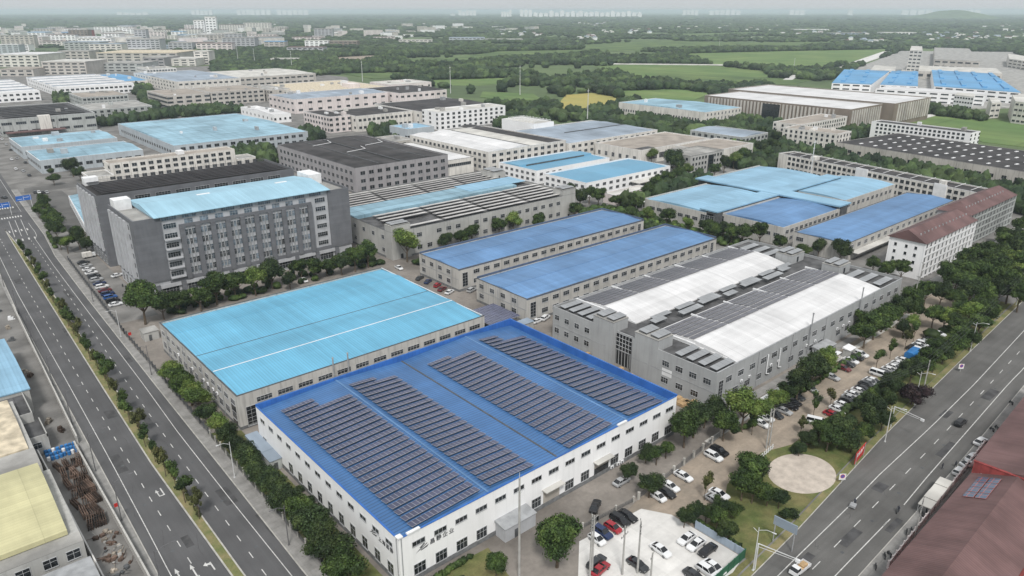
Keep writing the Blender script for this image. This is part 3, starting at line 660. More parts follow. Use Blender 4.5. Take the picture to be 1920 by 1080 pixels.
# flat strip panels at the near end, between the vaults and at the far end
def tilt_panel(root, x, y, lx, ly, z, m='panel_pale', tx=radians(5), rz=0):
    o = MB().box(0, lx, 0, ly, -.06, 0, 0).build('raised_panel', [m], root, (x, y, z)); o.rotation_euler = (tx, 0, rz)
    lg = MB()
    for a_ in (.3, lx - .4):
        for c_ in (.2, ly - .3): lg.box(a_, a_ + .1, c_, c_ + .1, -.9, -.06)
    lg.build('panel_legs', ['trim_dark'], o)
for yy in (1.0, 4.8, 8.6, 12.4, 42.6, 46.4, 50.2, 54.0, 57.8): tilt_panel(r, 1.2, yy, 8.4, 2.3, 11.25)
for yy in (2.0, 7.0, 12.0, 45.0, 50.0, 55.0): tilt_panel(r, 98.6, yy, 10.5, 2.6, 11.1)
for xa in range(0, 84, 12): 
    tilt_panel(r, 12.5 + xa, 29.2 if (xa // 12) % 2 else 30.6, 10.5 if (xa // 12) % 3 else 6, 2.4, 11.9, 'panel_pale'); tilt_panel(r, 15.5 + xa, 33.2, 8.5, 2.0, 11.5, 'panel_pale')
def stair_tower(root, x0, x1, y0, y1, z0, z1, wall='e_wall', panels=True):
    o = MB().box(x0, x1, y0, y1, z0, z1).build('stair_tower', [wall], root)
    MB().box(x0 - .1, x1 + .1, y0 - .1, y1 + .1, z1, z1 + .15).build('tower_roof', ['concrete_roof'], o)
    MB().box((x0 + x1) / 2 - .6, (x0 + x1) / 2 + .6, y0 - .05, y0, z0 + .2, z0 + 2.2).build('tower_door', ['glass'], o)
    if panels:
        for k in range(2): tilt_panel(root, x0 + .3, y0 + .3 + k * (y1 - y0) * .5, (x1 - x0) * .9, (y1 - y0) * .36, z1 + .75)
stair_tower(r, -.04, 6.5, 36.2, 44.3, 0, 13.6); stair_tower(r, -.04, 6.5, 19.5, 28.0, 0, 13.6); stair_tower(r, 98, 107, 34.8, 41.5, 10.3, 13.6); stair_tower(r, 99, 107.5, 17.0, 23.5, 10.3, 13.6)
b = MB(); b.box(1.75, 1.9, 29.0, 38.7, 4.8, 10.2); b.build('glazed_screen', ['glass'], r)
b = MB()
for k in range(9): b.box(1.62, 1.75, 29.0 + k * 1.2, 29.12 + k * 1.2, 0, 10.2)
for z in (4.8, 6.1, 7.4, 8.7, 10.1): b.box(1.6, 1.75, 29.0, 38.7, z, z + .1)
b.build('screen_frame', ['frame'], r); MB().box(1.78, 1.9, 31.2, 36.0, 0, 4.4).build('loading_door', ['rubber'], r)
winrow(r, 'W', w, d, 2.8, 16.5, 4, 7.7, 2.3, 1.6, skip=()); winrow(r, 'W', w, d, 6.4, 16.5, 3, 2.6, 2.3, 1.7); winrow(r, 'W', w, d, 46.8, 60, 4, 7.7, 1.9, 1.6); winrow(r, 'W', w, d, 46.8, 60, 4, 3.3, 1.9, 1.7)
winrow(r, 'S', w, d, 5.8, 108, 19, 7.6, 2.6, 1.7); winrow(r, 'S', w, d, 9.5, 108, 18, 3.1, 2.6, 1.8, skip=(4, 9)); winrow(r, 'S', w, d, 2.3, 2.3, 1, 4.6, 1.9, 7.2, 'grid')
MB().box(-.02, .0, 0, 3.4, 4.0, 6.2).build('notice_board', ['trim_white'], r, (-.02, 14.2, 0))
for t in (12, 16, 27, 31, 47, 52, 66, 70, 74): ac_unit(r, 'S', w, d, t, 4.9)
for t in (24.5, 31.0): MB().tube((t, -.4, 3), (t, -.4, 9), .16, n=8).tube((t, -.4, 3), (t + 1.3, -.5, 2.6), .16, n=8).build('white_duct', ['trim_white'], r)
for t, hh in ((47.5, 15.2), (79.5, 15.5)): MB().tube((t, -.6, 2.5), (t, -.6, hh), .2, n=8).tube((t, -.6, hh), (t, -.6, hh + .3), .28, n=8).build('flue', ['steel'], r)
downpipes(r, 'S', w, d, (20, 38, 58, 90), h)
tag(r, 'grey factory with two white vaulted roofs edged by rows of dark solar panels', 'factory')

# ---- the slate grey seven storey block with pale blue pent roof
w, d, h = 84.5, 32.0, 29.0
r = thing('slate_office_block', 'tall slate grey office block, seven storeys with projecting pilasters and a pale blue metal roof', 'office block', (62.8, 277.4, 0))
b = MB(); b.box(0, w, 0, d, 0, h)
b.build('wall', ['slate_light'], r)
b = MB(); b.box(-.35, 9.0, -.5, 0, 6.6, h + 1.4); b.box(w - 9.5, w + .3, -.5, 0, 5.5, h + 1.0); b.box(w, w + .3, 0, d, 5.5, h + 1)
b.box(-.35, 0, 0, 4.6, 6.6, h + 1.4); b.box(9.0, w - 9.5, -.5, 0, 5.2, 6.6); b.box(15.0, w - 17.0, -.5, 0, 25.4, 26.5)
b.box(-.35, 0, 4.6, d, 5.6, 6.6); b.box(-.35, 0, 4.6, d, h - .2, h + 1.4); b.build('stone_cladding', ['slate_wall'], r)
n = 9; xs = [15.0 + k * (w - 17.0 - 15.0 - 1.8) / n for k in range(n + 1)]
for x in xs: parts_box(r, 'pilaster', 'slate_wall', x, x + 1.8, -.95, -.5 + .0, 5.4, 25.4); parts_box(r, 'pilaster_back', 'slate_wall', x, x + 1.8, -.5, 0, 6.6, 25.4)
for k in range(n):
    xc = (xs[k] + 1.8 + xs[k + 1]) / 2; bw = xs[k + 1] - xs[k] - 1.8
    for fl in range(5):
        for q in (-1, 0, 1):
            window(r, 'S', w, d, xc + q * bw * .32, 8.2 + fl * 3.65 + .35, 1.5, 2.2, RND.choice(('std', 'pale', 'pale')))
    for q in (-.5, .5): parts_box(r, 'fin', 'trim_grey', xc + q * bw * .32 - .12, xc + q * bw * .32 + .12, -.3, 0, 6.7, 25.2)
    window(r, 'S', w, d, xc, 27.3, bw * .8, 1.9, 'pale')
for fl in range(6):
    window(r, 'S', w, d, 11.9, 8.3 + fl * 3.65, 4.4, 1.8, 'std'); window(r, 'S', w, d, w - 13.0, 8.3 + fl * 3.65, 4.4, 1.8, 'std')
    if fl < 5: MB().box(9.3, 14.6, -1.3, -.0, 6.75 + fl * 3.65, 7.2 + fl * 3.65).build('balcony', ['slate_light'], r)
for k in range(9):
    x = 3.5 + k * 9.1; parts_box(r, 'ground_pier', 'slate_wall', x, x + 1.6, -.9, 0, 0, 5.2)
    if k < 8: window(r, 'S', w, d, x + 5.3, 2.2, 5.8, 2.6, 'grid'); parts_box(r, 'lintel_panel', 'slate_light', x + 1.7, x + 9.0, -.7, -.35, 3.7, 5.1)
for k in range(5):
    y = 7.0 + k * 5.0; parts_box(r, 'pilaster', 'slate_light', -.9, -.36 + .36, y + 1.9, y + 4.6, 6.6, h - .3)
    for fl in range(6): window(r, 'W', w, d, y + .95, 8.2 + fl * 3.65, 1.5, 1.9, 'dark')
    window(r, 'W', w, d, y + 2.2, 2.4, 2.4, 3.6, 'grid')
flat(r, w, d, h + .05, 'concrete_roof'); b = MB(); b.box(0, w, d - .3, d, h, h + 1.3); b.box(w - .3, w, .3, d - .3, h, h + 1); b.box(0, .3, .3, d - .3, h, h + 1.2); b.box(0, 9, 0, .3, h, h + 1.3); b.build('parapet', ['slate_wall'], r)
b = MB(); b.box(.4, 6.4, d - 7, d - 1.2, h, h + 4.0); b.build('stair_tower', ['trim_white'], r); b = MB(); b.box(w - 8.0, w - 2.0, d - 13, d - 2, h, h + 4.2); b.build('stair_tower', ['trim_white'], r)
b = MB(); b.box(7.2, w - 9.2, .2, d - .6, h, 30.4, 0); b.build('attic_wall', ['bluegrey_wall'], r)
roof(r, 6.6, w - 8.6, -1.4, d + .2, [(0, 30.6), (.5, 32.6), (1, 30.9)], 'x', 'office_roof', th=.25, name='pent_roof')
for k in range(9): window(r, 'S', w, d, 12 + k * 7.2, 29.4, 5.0, 1.4, 'pale', off=-.0)
for x in (28, 60): parts_box(r, 'roof_hatch', 'trim_white', x, x + 5, d * .48, d * .48 + 1.3, 32.35, 32.75)
# ---- the slate block behind it, with tilted solar rows
d2 = 33.0
r = thing('slate_solar_block', 'tall slate grey block behind the pale blue roofed one, roof covered by dark solar rows', 'office block', (62.8, 328.6, 0))
MB().box(0, w, 0, d2, 0, h).build('wall', ['slate_wall'], r)
b = MB(); b.box(0, w, 0, .3, h, h + 1.1); b.box(0, .3, .3, d2, h, h + 1.1); b.box(w - .3, w, .3, d2, h, h + 1.1); b.build('parapet', ['slate_wall'], r)
MB().box(.3, w - .3, .3, d2 - .3, h, h + .1).build('roof', ['black_roof'], r)
for k in range(6):
    y = 2.0 + k * 5.2; parts_box(r, 'pilaster', 'slate_light', -.6, 0, y + 1.9, y + 4.4, 6.0, h)
    for fl in range(6): window(r, 'W', w, d2, y + .95, 8.2 + fl * 3.65, 1.5, 1.9, 'dark')
    window(r, 'W', w, d2, y + 2.2, 2.4, 2.4, 3.4, 'grid')
for k in range(10):
    for q in range(4):
        o = MB().box(0, 19.6, 0, 2.0, -.06, 0).build('solar_panel_row', ['panel_grey'], r, (2.5 + q * 20.2, 1.0 + k * 3.15, h + 1.9)); o.rotation_euler = (radians(-14), 0, 0)
for k in range(9): window(r, 'S', w, d2, 9 + k * 8.2, 27.2, 6, 1.9, 'grid')
parts_box(r, 'stair_tower', 'trim_white', 2, 7.5, d2 - 5, d2 - .5, h + .1, h + 3.4)
# low shed beside them on the left
r = bldg('side_shed', 'low white shed with worn pale blue roof beside the tall slate block', 61.6, 371, 11.5, 92, 5, 'trim_white', cop=None)
r.location = (58.6, 371, 0); r.rotation_euler = (0, 0, radians(-6))
roof(r, .3, 11.2, .3, 91.7, [(0, 4.9), (.5, 5.6), (1, 4.9)], 'y', 'faded_blue_roof'); winrow(r, 'W', 11.5, 92, 6, 86, 14, 2.6, 3, 1.6)
r.location = (64.5, 366.5, 0)

# ---- the solar grey works behind the blue sheds
w, d, h = 110, 75, 12.3
r = bldg('solar_works', 'pale grey works with white and dark solar rows and a light blue roof band', 156.4, 259, w, d, h, 'grey_wall', base='plinth')
flat(r, w, d, 11.2, 'membrane')
MB().box(.35, w - 12, 32, 47.5, 11.2, 12.9).build('monitor_roof', ['faded_blue_roof'], r)
MB().box(w - 40, w - 2, 36, 50, 12.9, 13.1).build('blue_roof_band', ['pale_cyan_roof'], r)
for k in range(6):
    for q in range(4):
        if (k, q) in ((1, 0), (2, 0)): continue
        o = MB().box(0, 24, 0, 3.7, -.06, 0).build('solar_panel_row', ['panel_wide'], r, (4 + q * 25.6 + k * .8, 1.8 + k * 4.8, 12.9)); o.rotation_euler = (radians(-9), 0, 0)
    for q in range(4):
        o = MB().box(0, 24, 0, 3.1, -.06, 0).build('solar_panel_row', ['panel_wide'], r, (3 + q * 25.6 + k * .8, 48.5 + k * 4.3, 12.9)); o.rotation_euler = (radians(-9), 0, 0)
stair_tower(r, -.05, 9.5, -.05, 5.2, 0, 14.9, 'grey_wall'); stair_tower(r, w - 9, w + .05, -.05, 7, 0, 15, 'grey_wall'); stair_tower(r, w - 9, w - .5, 55, 66, 11, 15.3, 'grey_wall')
winrow(r, 'S', w, d, 14, w - 12, 17, 8.9, 2.5, 1.7, skip=(1, 5)); winrow(r, 'S', w, d, 14, w - 12, 17, 3.3, 2.5, 1.9); winrow(r, 'W', w, d, 7, d - 4, 9, 9, 2.1, 1.7); winrow(r, 'W', w, d, 7, d - 4, 9, 3.3, 2.1, 1.7)
downpipes(r, 'S', w, d, (11, 29, 48, 66, 84), h)

NEAR[0] = False
# ---- black vaulted works
w, d, h = 66, 104, 15.2
r = bldg('black_roofed_works', 'lilac grey three storey works under a wide wavy black roof', 206, 377, w, d, h, 'lilac_grey_wall', base='plinth')
roof(r, .35, w - .35, .35, d - .35, [(0, 14.4), (.12, 15.3), (.25, 15.7), (.38, 15.3), (.5, 14.6), (.62, 15.4), (.75, 15.8), (.88, 15.3), (1, 14.4)], 'y', 'black_roof', name='wavy_roof')
for t in (.25, .5, .75): parts_box(r, 'roof_gutter', 'trim_dark', w * t - .4, w * t + .4, 1, d - 1, 15.2 if t == .5 else 15.7, 15.0 if t == .5 else 15.95)
for (xx, yy) in ((20, 45), (42, 60), (14, 80)): MB().tube((xx, yy, 15.9), (xx + 15, yy + 3, 16.1), .18, n=6).tube((xx + 15, yy + 3, 16.1), (xx + 18, yy + 14, 15.9), .18, n=6).build('roof_pipe', ['trim_white'], r)
for z in (11.6, 7.0, 2.6): winrow(r, 'S', w, d, 5, w - 4, 11, z, 3.0, 2.1, 'square'); winrow(r, 'W', w, d, 5, d - 5, 18, z, 2.6, 2.1, 'square')
r = bldg('link_wing', 'low pale wing between the black roofed works and the white ribbed hall', 272.6, 382, 24, 74, 10, 'cream_wall'); flat(r, 24, 74, 9.6, 'white_roof'); window(r, 'S', 24, 74, 12, 6.6, 19, 1.9, 'strip')
# ---- white halls in the middle
w, d, h = 67, 39, 8.4
r = bldg('white_blue_hall', 'white two storey hall with a clear blue roof, nearer of the white pair', 300.5, 283.6, w + 9, d - 4, h, 'white_wall', cop='trim_white'); mat('hall_blue', (.13, .31, .455), rough=.5, var=.05, scale=.03, seams=[(0, 25, .08, .8)]); roof(r, .4, w + 8.6, .4, d - 4.4, [(0, 7.7), (.5, 8.5), (1, 7.7)], 'x', 'hall_blue')
for z in (6.0, 2.6): winrow(r, 'S', w + 9, 35, 3.5, w + 6, 13, z, 2.7, 1.5); winrow(r, 'W', w + 9, 35, 3, 32, 7, z, 2.4, 1.5)
MB().box(38, 66, -7, -.2, 3.6, 4.0).build('canopy', ['pale_roof'], r)
r = bldg('white_blue_hall', 'white two storey hall with a split blue roof behind the clear blue roofed one', 302, 327, 66, 36, h, 'white_wall', cop='trim_white'); roof(r, .4, 65.6, .4, 35.6, [(0, 7.7), (.45, 8.2), (.46, 9.2), (.75, 9.2), (1, 7.8)], 'x', 'hall_blue')
parts_box(r, 'roof_step', 'trim_dark', 6, 58, 35.6 * .45 - .3, 35.6 * .45, 8.2, 9.1)
for z in (6.0, 2.6): winrow(r, 'W', 66, 36, 3, 33, 7, z, 2.4, 1.5); winrow(r, 'S', 66, 36, 4, 20, 4, z, 2.4, 1.5)
w, d, h = 71, 92, 13.8
r = bldg('white_ribbed_hall', 'big white hall with long white barrel roofs and a brown strip roof on its right', 301.5, 373, w, d, h, 'cream_wall', cop='trim_white')
roof(r, .35, 19, .35, d - .4, vault(13.2, 1.5), 'y', 'white_roof'); roof(r, 19, 38, .35, d - .4, vault(13.2, 1.6), 'y', 'white_roof'); roof(r, 38.6, 57, .35, d - .4, vault(13.2, 1.0), 'y', 'pale_roof')
roof(r, 57.3, w - .4, .35, d + 14, vault(13.2, .8), 'y', 'black_roof'); parts_box(r, 'roof_gutter', 'trim_dark', 38, 38.6, .4, d - .4, 13, 13.6)
for z in (11.0, 7.0, 3.0): winrow(r, 'W', w, d, 4, d - 6, 17 if z > 9 else 17, z, 2.6, 1.9, 'square'); winrow(r, 'S', w, d, 5, w - 4, 11, z, 3.2, 1.9, 'square')
r = bldg('greyblue_hall', 'wide hall with a worn grey blue roof beyond the white ribbed hall', 373.5, 371, 99, 72, 11.5, 'cream_wall', cop='trim_white')
roof(r, .4, 98.6, .4, 71.6, [(0, 10.9), (.45, 12.1), (.5, 11.7), (.75, 12.3), (1, 11)], 'x', 'greyblue_roof'); parts_box(r, 'roof_gutter', 'trim_dark', 30, 98, 34, 35, 12.0, 12.4)
for z in (9.0, 4.8): winrow(r, 'S', 99, 72, 5, 94, 15, z, 3.0, 1.9, 'square')
r = bldg('white_tank_room', 'white block with a railed roof deck at the back of the grey blue hall', 403, 440, 22, 40, 15, 'white_wall', cop='trim_white'); flat(r, 22, 40, 14.6, 'pale_roof')
b = MB()
for x in range(0, 36, 4): b.box(2, 20, x + 2, x + 2.3, 16.6, 16.8); b.box(2, 2.2, x + 2, x + 2.2, 14.6, 16.6); b.box(19.8, 20, x + 2, x + 2.2, 14.6, 16.6)
b.build('roof_railing', ['trim_white'], r)
r = bldg('brown_flat_hall', 'cream flat roofed hall with a brown grey roof behind the clear blue roof', 397, 325, 80, 42, 10, 'cream_wall', cop='trim_white'); flat(r, 80, 42, 9.3, 'tan_roof'); parts_box(r, 'roof_pit', 'membrane', 6, 20, 4, 10, 9.3, 9.5)
for k in range(6): window(r, 'S', 80, 42, 14 + k * 11, 4.6, 8.6, 3.6, 'grid')
winrow(r, 'W', 80, 42, 5, 38, 6, 4, 2.4, 2.8, 'tall')
r = bldg('stone_office', 'small grey stone office with a flat roof terrace and dark entrance bay', 391, 279, 36, 21, 13.2, 'grey_wall'); flat(r, 36, 21, 12.4, 'concrete_roof'); stair_tower(r, 3, 10, 12, 18, 12.4, 15.5, 'grey_wall', False)
for z in (11.0, 7.4, 4.2): winrow(r, 'S', 36, 21, 3, 33, 10, z, 1.7, 1.8, 'square', skip=(5, 6)); winrow(r, 'W', 36, 21, 3, 18, 5, z, 1.8, 1.8, 'square')
MB().box(19, 24.5, -.4, 0, 0, 11.8).build('entrance_bay', ['glass'], r)
r = bldg('tan_hall', 'cream hall with a tan flat roof right of the small stone office', 427, 288, 50, 31, 11, 'cream_wall', cop='trim_white'); flat(r, 50, 31, 10.3, 'tan_roof'); winrow(r, 'S', 50, 31, 38, 46, 2, 5, 6, 3, 'grid'); winrow(r, 'S', 50, 31, 4, 10, 2, 5, 1.2, 2, 'square')
r = bldg('pink_annex', 'low pink walled annex below the clear blue roofed hall', *G(1208, 384), 30, 8, 5.4, 'pink_wall', cop='trim_white'); r.location.x = 300; r.location.y = 262; flat(r, 30, 8, 5, 'pale_roof'); winrow(r, 'S', 30, 8, 3, 27, 6, 3.4, 1.8, 1.4, 'square')
r = thing('open_shed', 'open sided white shed roof beside the pink annex', 'shed', (300, 246, 0)); b = MB(); b.box(0, 16, 0, 5, 3.4, 3.6); b.build('shed_roof', ['trim_white'], r); b = MB()
for x in (0, 5, 10, 15.8): b.box(x, x + .2, 0, .2, 0, 3.4); b.box(x, x + .2, 4.8, 5, 0, 3.4)
b.build('shed_post', ['steel'], r)
# ---- the cross shaped blue complex
r = thing('cross_roof_complex', 'low complex of four light blue roof fields divided by a raised blue cross', 'factory', (296.5, 161.8, 0)); w, d, h = 133, 85, 8.6
b = MB()
for (x0, x1, y0, y1) in ((0, 53.5, 34, 76), (4.5, 57, 0, 32), (64, 122, 40, 85), (75, 133.5, 6, 38)):
    b.box(x0, x1, y0, y0 + .3, 0, h); b.box(x0, x1, y1 - .3, y1, 0, h + .4); b.box(x0, x0 + .3, y0 + .3, y1 - .3, 0, h); b.box(x1 - .3, x1, y0 + .3, y1 - .3, 0, h)
b.build('wall', ['pale_wall'], r)
for (x0, x1, y0, y1, m_) in ((0, 53.5, 34, 76, 'pale_cyan_roof'), (4.5, 57, 0, 32, 'mid_blue_roof'), (64, 122, 40, 85, 'pale_cyan_roof'), (75, 133.5, 6, 38, 'pale_cyan_roof')):
    roof(r, x0 + .3, x1 - .3, y0 + .3, y1 - .3, vault(8.3, 1.3), 'x', m_)
b = MB(); b.box(57.2, 63.8, -.4, 84, 0, 9.6); b.box(0, 57.1, 32.2, 38, 3, 9.6); b.box(63.9, 122, 32.4, 39.8, 3, 9.6); b.build('raised_cross_walls', ['trim_dark'], r)
b = MB(); b.box(54.5, 66.5, -.8, 84.6, 9.6, 10.3); b.box(-.2, 54.4, 32, 42, 9.6, 10.2); b.box(66.6, 122.5, 32, 41, 9.6, 10.2); b.build('raised_cross_roof', ['pale_cyan_roof'], r)
winrow(r, 'S', w, d, 8, 54, 12, 6.0, 2.6, 1.6); winrow(r, 'S', w, d, 8, 54, 12, 2.5, 2.6, 1.6)
for k in range(8): window(r, 'W', w, d, 40 + k * 4.4, 4.6, 3, 1.6)
for k in range(6): o = window(r, 'W', w, d, 3 + k * 4.6, 4.6, 3, 1.6); o.location.x = 4.5
for k in range(10): o = window(r, 'S', w, d, 79 + k * 5.4, 5.4, 2.6, 1.8); o.location.y = 6
for k in range(4): o = window(r, 'W', w, d, 33.2 + k * 2.6 - 1, 6.2, 2.3, 2.6, 'grid'); o.location.x = -.05 if k > 0 else 4.4
# ---- the long blue shed right of it
w, d, h = 117, 24, 8.1
r = bldg('narrow_blue_shed', 'narrow long shed with cornflower blue roof beside the red roofed dormitories', 300, 132, w, d, h, 'pale_wall'); roof(r, .3, w - .3, .3, d - .3, [(0, 7.8), (.5, 8.8), (1, 7.8)], 'x', 'mid_blue_roof')
winrow(r, 'W', w, d, 4, d - 3, 3, 5.4, 3.2, 1.7); winrow(r, 'S', w, d, 5, w - 4, 18, 5.9, 2.7, 1.6); winrow(r, 'S', w, d, 9, w - 4, 17, 2.5, 2.7, 1.6); MB().box(4, 70, -3.6, -.1, 3.6, 3.8).build('canopy', ['pale_roof'], r)
# ---- dormitories
for i, (x0, w_, lab, wl, sd_) in enumerate(((301, 53, 'white five storey dormitory with a maroon hipped roof and rows of balconies', 'white_wall', 1), (361, 59, 'greyer dormitory with a maroon roof beyond the white gabled one', 'lilac_grey_wall', 2))):
    d_ = 13.5; y0 = 102.5 + (4.5 if i else 0)
    r = thing('dormitory', lab, 'dormitory', (x0, y0, 0)); MB().box(0, w_, 0, d_, 0, 15).build('wall', [wl], r)
    rf = MB(); rf.v += [(-.6, -.9, 15.0), (w_ + .6, -.9, 15.0), (w_ + .6, d_ + .9, 15.0), (-.6, d_ + .9, 15.0), (-.6 if i == 0 else 5, d_ / 2, 19.2), (w_ + .6 - 5, d_ / 2, 19.2)]
    rf.f += [(0, 1, 5, 4), (1, 2, 5), (2, 3, 4, 5), (3, 0, 4), (3, 2, 1, 0)]; rf.m += [0] * 5; rf.build('roof', ['maroon_roof'], r)
    if i == 0: g_ = MB(); g_.extr([(0, 15.02), (d_, 15.02), (d_ / 2, 18.9)], 'x', -.02, .3); g_.build('gable', [wl], r)
    ns = 13 if i == 0 else 14; sp_ = w_ / ns
    for k in range(ns):
        for fl in range(5):
            window(r, 'S', w_, d_, sp_ * (k + .5), 1.75 + fl * 2.95, round(sp_ * .74, 1), 1.9, 'square')  # panes widened: their dark glass paints the shade of the balcony recesses
            bb = MB(); bb.box(-sp_ * .42, sp_ * .42, -.55, -.13, 0, .14); bb.box(-sp_ * .42, sp_ * .42, -.6, -.54, .14, .75); bb.build('balcony', [wl if i == 0 else 'greygreen_wall'], r, (sp_ * (k + .5), 0, .42 + fl * 2.95))
    for k in range(ns + 1): parts_box(r, 'frame_post', wl if i == 0 else 'greygreen_wall', sp_ * k - .16, sp_ * k + .16, -.62, -.01, 0, 14.9)
    for fl in range(4):
        for t in (3, 6.6, 10.8): window(r, 'W', w_, d_, t, 3.6 + fl * 2.95, 1.0, 1.2, 'square')
    for k in range(14): MB().tube((3 + k * 3.6, 3.2, 16), (3 + k * 3.6, 3.2, 17.8), .28, n=6).build('roof_vent', ['trim_grey'], r)
r = thing('carport', 'low grey carport roof in front of the white dormitory', 'carport', (296, 91.5, 0)); MB().box(0, 28, 0, 5, 2.7, 2.9).build('carport_roof', ['concrete_roof'], r)
b = MB()
for x in range(0, 28, 4): b.box(x, x + .15, 0, .15, 0, 2.7); b.box(x, x + .15, 4.8, 4.95, 0, 2.7)
b.build('carport_post', ['steel'], r)

# ---- mid distance works: x0, y0, w, d, h, wall, roof, profile, rows S, n S, rows W, n W
def works(label, x0, y0, w, d, h, wall, rm, prof='flat', rs=2, ns=10, rw=2, nw=6, rz=0, style='square', group=None, ww=2.8, name='factory_building', cop='trim_white', extra=None):
    r = bldg(name, label, x0, y0, w, d, h, wall, rz=rz, group=group, cop=cop)
    if prof == 'flat': flat(r, w, d, h - .6, rm)
    elif prof == 'multi':
        n = extra or 5
        for k in range(n):
            ya, yb = .4 + k * (d - .8) / n, .4 + (k + 1) * (d - .8) / n
            roof(r, .4, w - .4, ya, ya + (yb - ya) * .5, [(0, h), (.2, h + .9), (.8, h + .9), (1, h)], 'x', rm); roof(r, .4, w - .4, ya + (yb - ya) * .5, yb, [(0, h - .3), (1, h - .3)], 'x', 'band_blue')
    elif prof == 'vy': roof(r, .4, w - .4, .4, d - .4, vault(h - .4, 1.5), 'y', rm)
    elif prof == 'gx': roof(r, .4, w - .4, .4, d - .4, [(0, h - .3), (.5, h + 1.2), (1, h - .3)], 'x', rm)
    if prof in ('flat', 'gx') and d > 20:
        for k in range(RND.randint(2, 5)):
            u_, v_, s1, s2, hh_ = RND.uniform(.08, .85) * w, RND.uniform(.08, .85) * d, RND.uniform(1.5, 5), RND.uniform(1.5, 5), RND.uniform(1.2, 3)
            zb_ = h - .6 if prof == 'flat' else h - .3; parts_box(r, 'roof_unit', RND.choice(('trim_white', 'trim_grey', 'concrete_roof', wall)), u_, min(w - 1, u_ + s1), v_, min(d - 1, v_ + s2), zb_, zb_ + hh_ + (1.2 if prof == 'gx' else 0))
    fh = h / max(1, rs)
    for k in range(rs):
        z = h - fh * (k + .5) - (.3 if k == 0 else 0)
        if ns == 1: window(r, 'S', w, d, w / 2, z, w * .8, min(1.8, fh * .5), 'strip')
        else: winrow(r, 'S', w, d, w * .06, w * .94, ns, z, ww, min(2.1, fh * .52), style)
    fh = h / max(1, rw)
    for k in range(rw):
        z = h - fh * (k + .5) - (.3 if k == 0 else 0)
        winrow(r, 'W', w, d, d * .07, d * .93, nw, z, ww, min(2.1, fh * .52), style)
    return r
r = works('low hall with worn pale blue roof, nearer of the two beside the far left road', 79, 561, 63, 48, 8.6, 'bluegrey_wall', 'faded_blue_roof', 'gx', 1, 10, 1, 8, group=None, style='strip', ww=4)
works('low hall with worn pale blue roof, farther of the two beside the far left road', 79.3, 628, 63, 54, 8.6, 'bluegrey_wall', 'faded_blue_roof', 'gx', 1, 6, 1, 8, style='strip', ww=4)
works('very wide hall with worn pale blue roof behind the cream office building', 161.5, 556, 103, 146, 9.6, 'bluegrey_wall', 'faded_blue_roof', 'gx', 2, 16, 1, 22, style='strip', ww=3.4, cop='bluegrey_wall')
r = works('cream four storey office building in front of the worn blue halls', 103, 487, 76, 14, 14.5, 'cream_wall', 'tan_roof', 'flat', 4, 15, 4, 2, cop='cream_wall')
parts_box(r, 'roof_plant', 'trim_white', 42, 46, 6, 11, 14, 16.3)
works('lower cream wing at the left end of the cream office building', 90, 478, 12.8, 20, 9.5, 'cream_wall', 'concrete_roof', 'flat', 3, 2, 3, 3)
works('low cream wing at the right end of the cream office building', 179.3, 484, 12, 14, 8.5, 'cream_wall', 'concrete_roof', 'flat', 2, 3, 2, 2)
r = works('long grey three storey works with dark solar roof at the left edge', 84, 752, 72, 105, 14.5, 'greygreen_wall', 'membrane', 'flat', 2, 7, 3, 10, ww=7.5)
for k in range(7): o = MB().box(0, 62, 0, 7, -.1, 0).build('solar_panel_row', ['panel_grey'], r, (5, 10 + k * 13, 15.6)); o.rotation_euler = (radians(-8), 0, 0)
parts_box(r, 'stair_block', 'cream_wall', 28, 37, -1, 5, 0, 15.4); parts_box(r, 'porch_roof', 'maroon_roof', 2, 46, -9, -.2, 3.4, 4.0)
works('grey green four storey works with a brown flat roof, back one of the pair', 178, 905, 46, 60, 13.5, 'greygreen_wall', 'tan_roof', 'flat', 3, 11, 3, 8)
works('grey green works with a stepped flat roof, front one of the pair', 163, 800, 55, 62, 11.5, 'greygreen_wall', 'concrete_roof', 'flat', 3, 9, 3, 8)
works('white ribbed hall with five white and grey roof bays behind the grey works', 186, 1069, 88, 205, 11, 'white_wall', 'white_roof', 'multi', 2, 15, 2, 16, ww=3.6)
works('white ribbed hall with striped roof at the far left edge', 105, 1044, 58, 205, 11, 'white_wall', 'white_roof', 'multi', 2, 9, 2, 12, ww=3.6)
works('bright blue roofed hall tucked behind the white ribbed hall', 281, 1141, 30, 150, 8.5, 'cream_wall', 'strong_blue_roof', 'gx', 1, 4, 1, 10)
works('cream five storey block with rows of dark windows behind the ribbed hall', 325, 1190, 42, 50, 20, 'cream_wall', 'concrete_roof', 'flat', 4, 10, 4, 8)
works('cream entrance block in front of the five storey cream block', 332, 1150, 22, 30, 12, 'cream_wall', 'tan_roof', 'flat', 3, 4, 3, 4)
works('brown beige three storey works left of the beige stepped works', 250, 856, 45, 72, 14, 'beige_wall', 'tan_roof', 'flat', 3, 5, 3, 12, ww=6)
works('beige three storey works in the middle of the beige row', 297, 858, 62, 64, 14.5, 'beige_wall', 'tan_roof', 'flat', 3, 9, 3, 8, ww=4)
works('narrow beige grey block at the right end of the beige row', 362, 850, 26, 70, 13.5, 'beige_wall', 'concrete_roof', 'flat', 3, 3, 3, 9)
works('long cream works with solar bands on its roof behind the beige row', 312, 1020, 84, 190, 14.5, 'cream_wall', 'greyblue_roof', 'gx', 2, 11, 3, 14, ww=4)
works('long pale works right of the solar banded one', 398, 1040, 118, 130, 13.5, 'beige_wall', 'pale_roof', 'gx', 2, 12, 2, 10, ww=6)
works('pink white hall with a pale blue and black striped roof', 336, 731, 112, 62, 14.5, 'pink_wall', 'greyblue_roof', 'gx', 2, 10, 2, 6, ww=4.6)
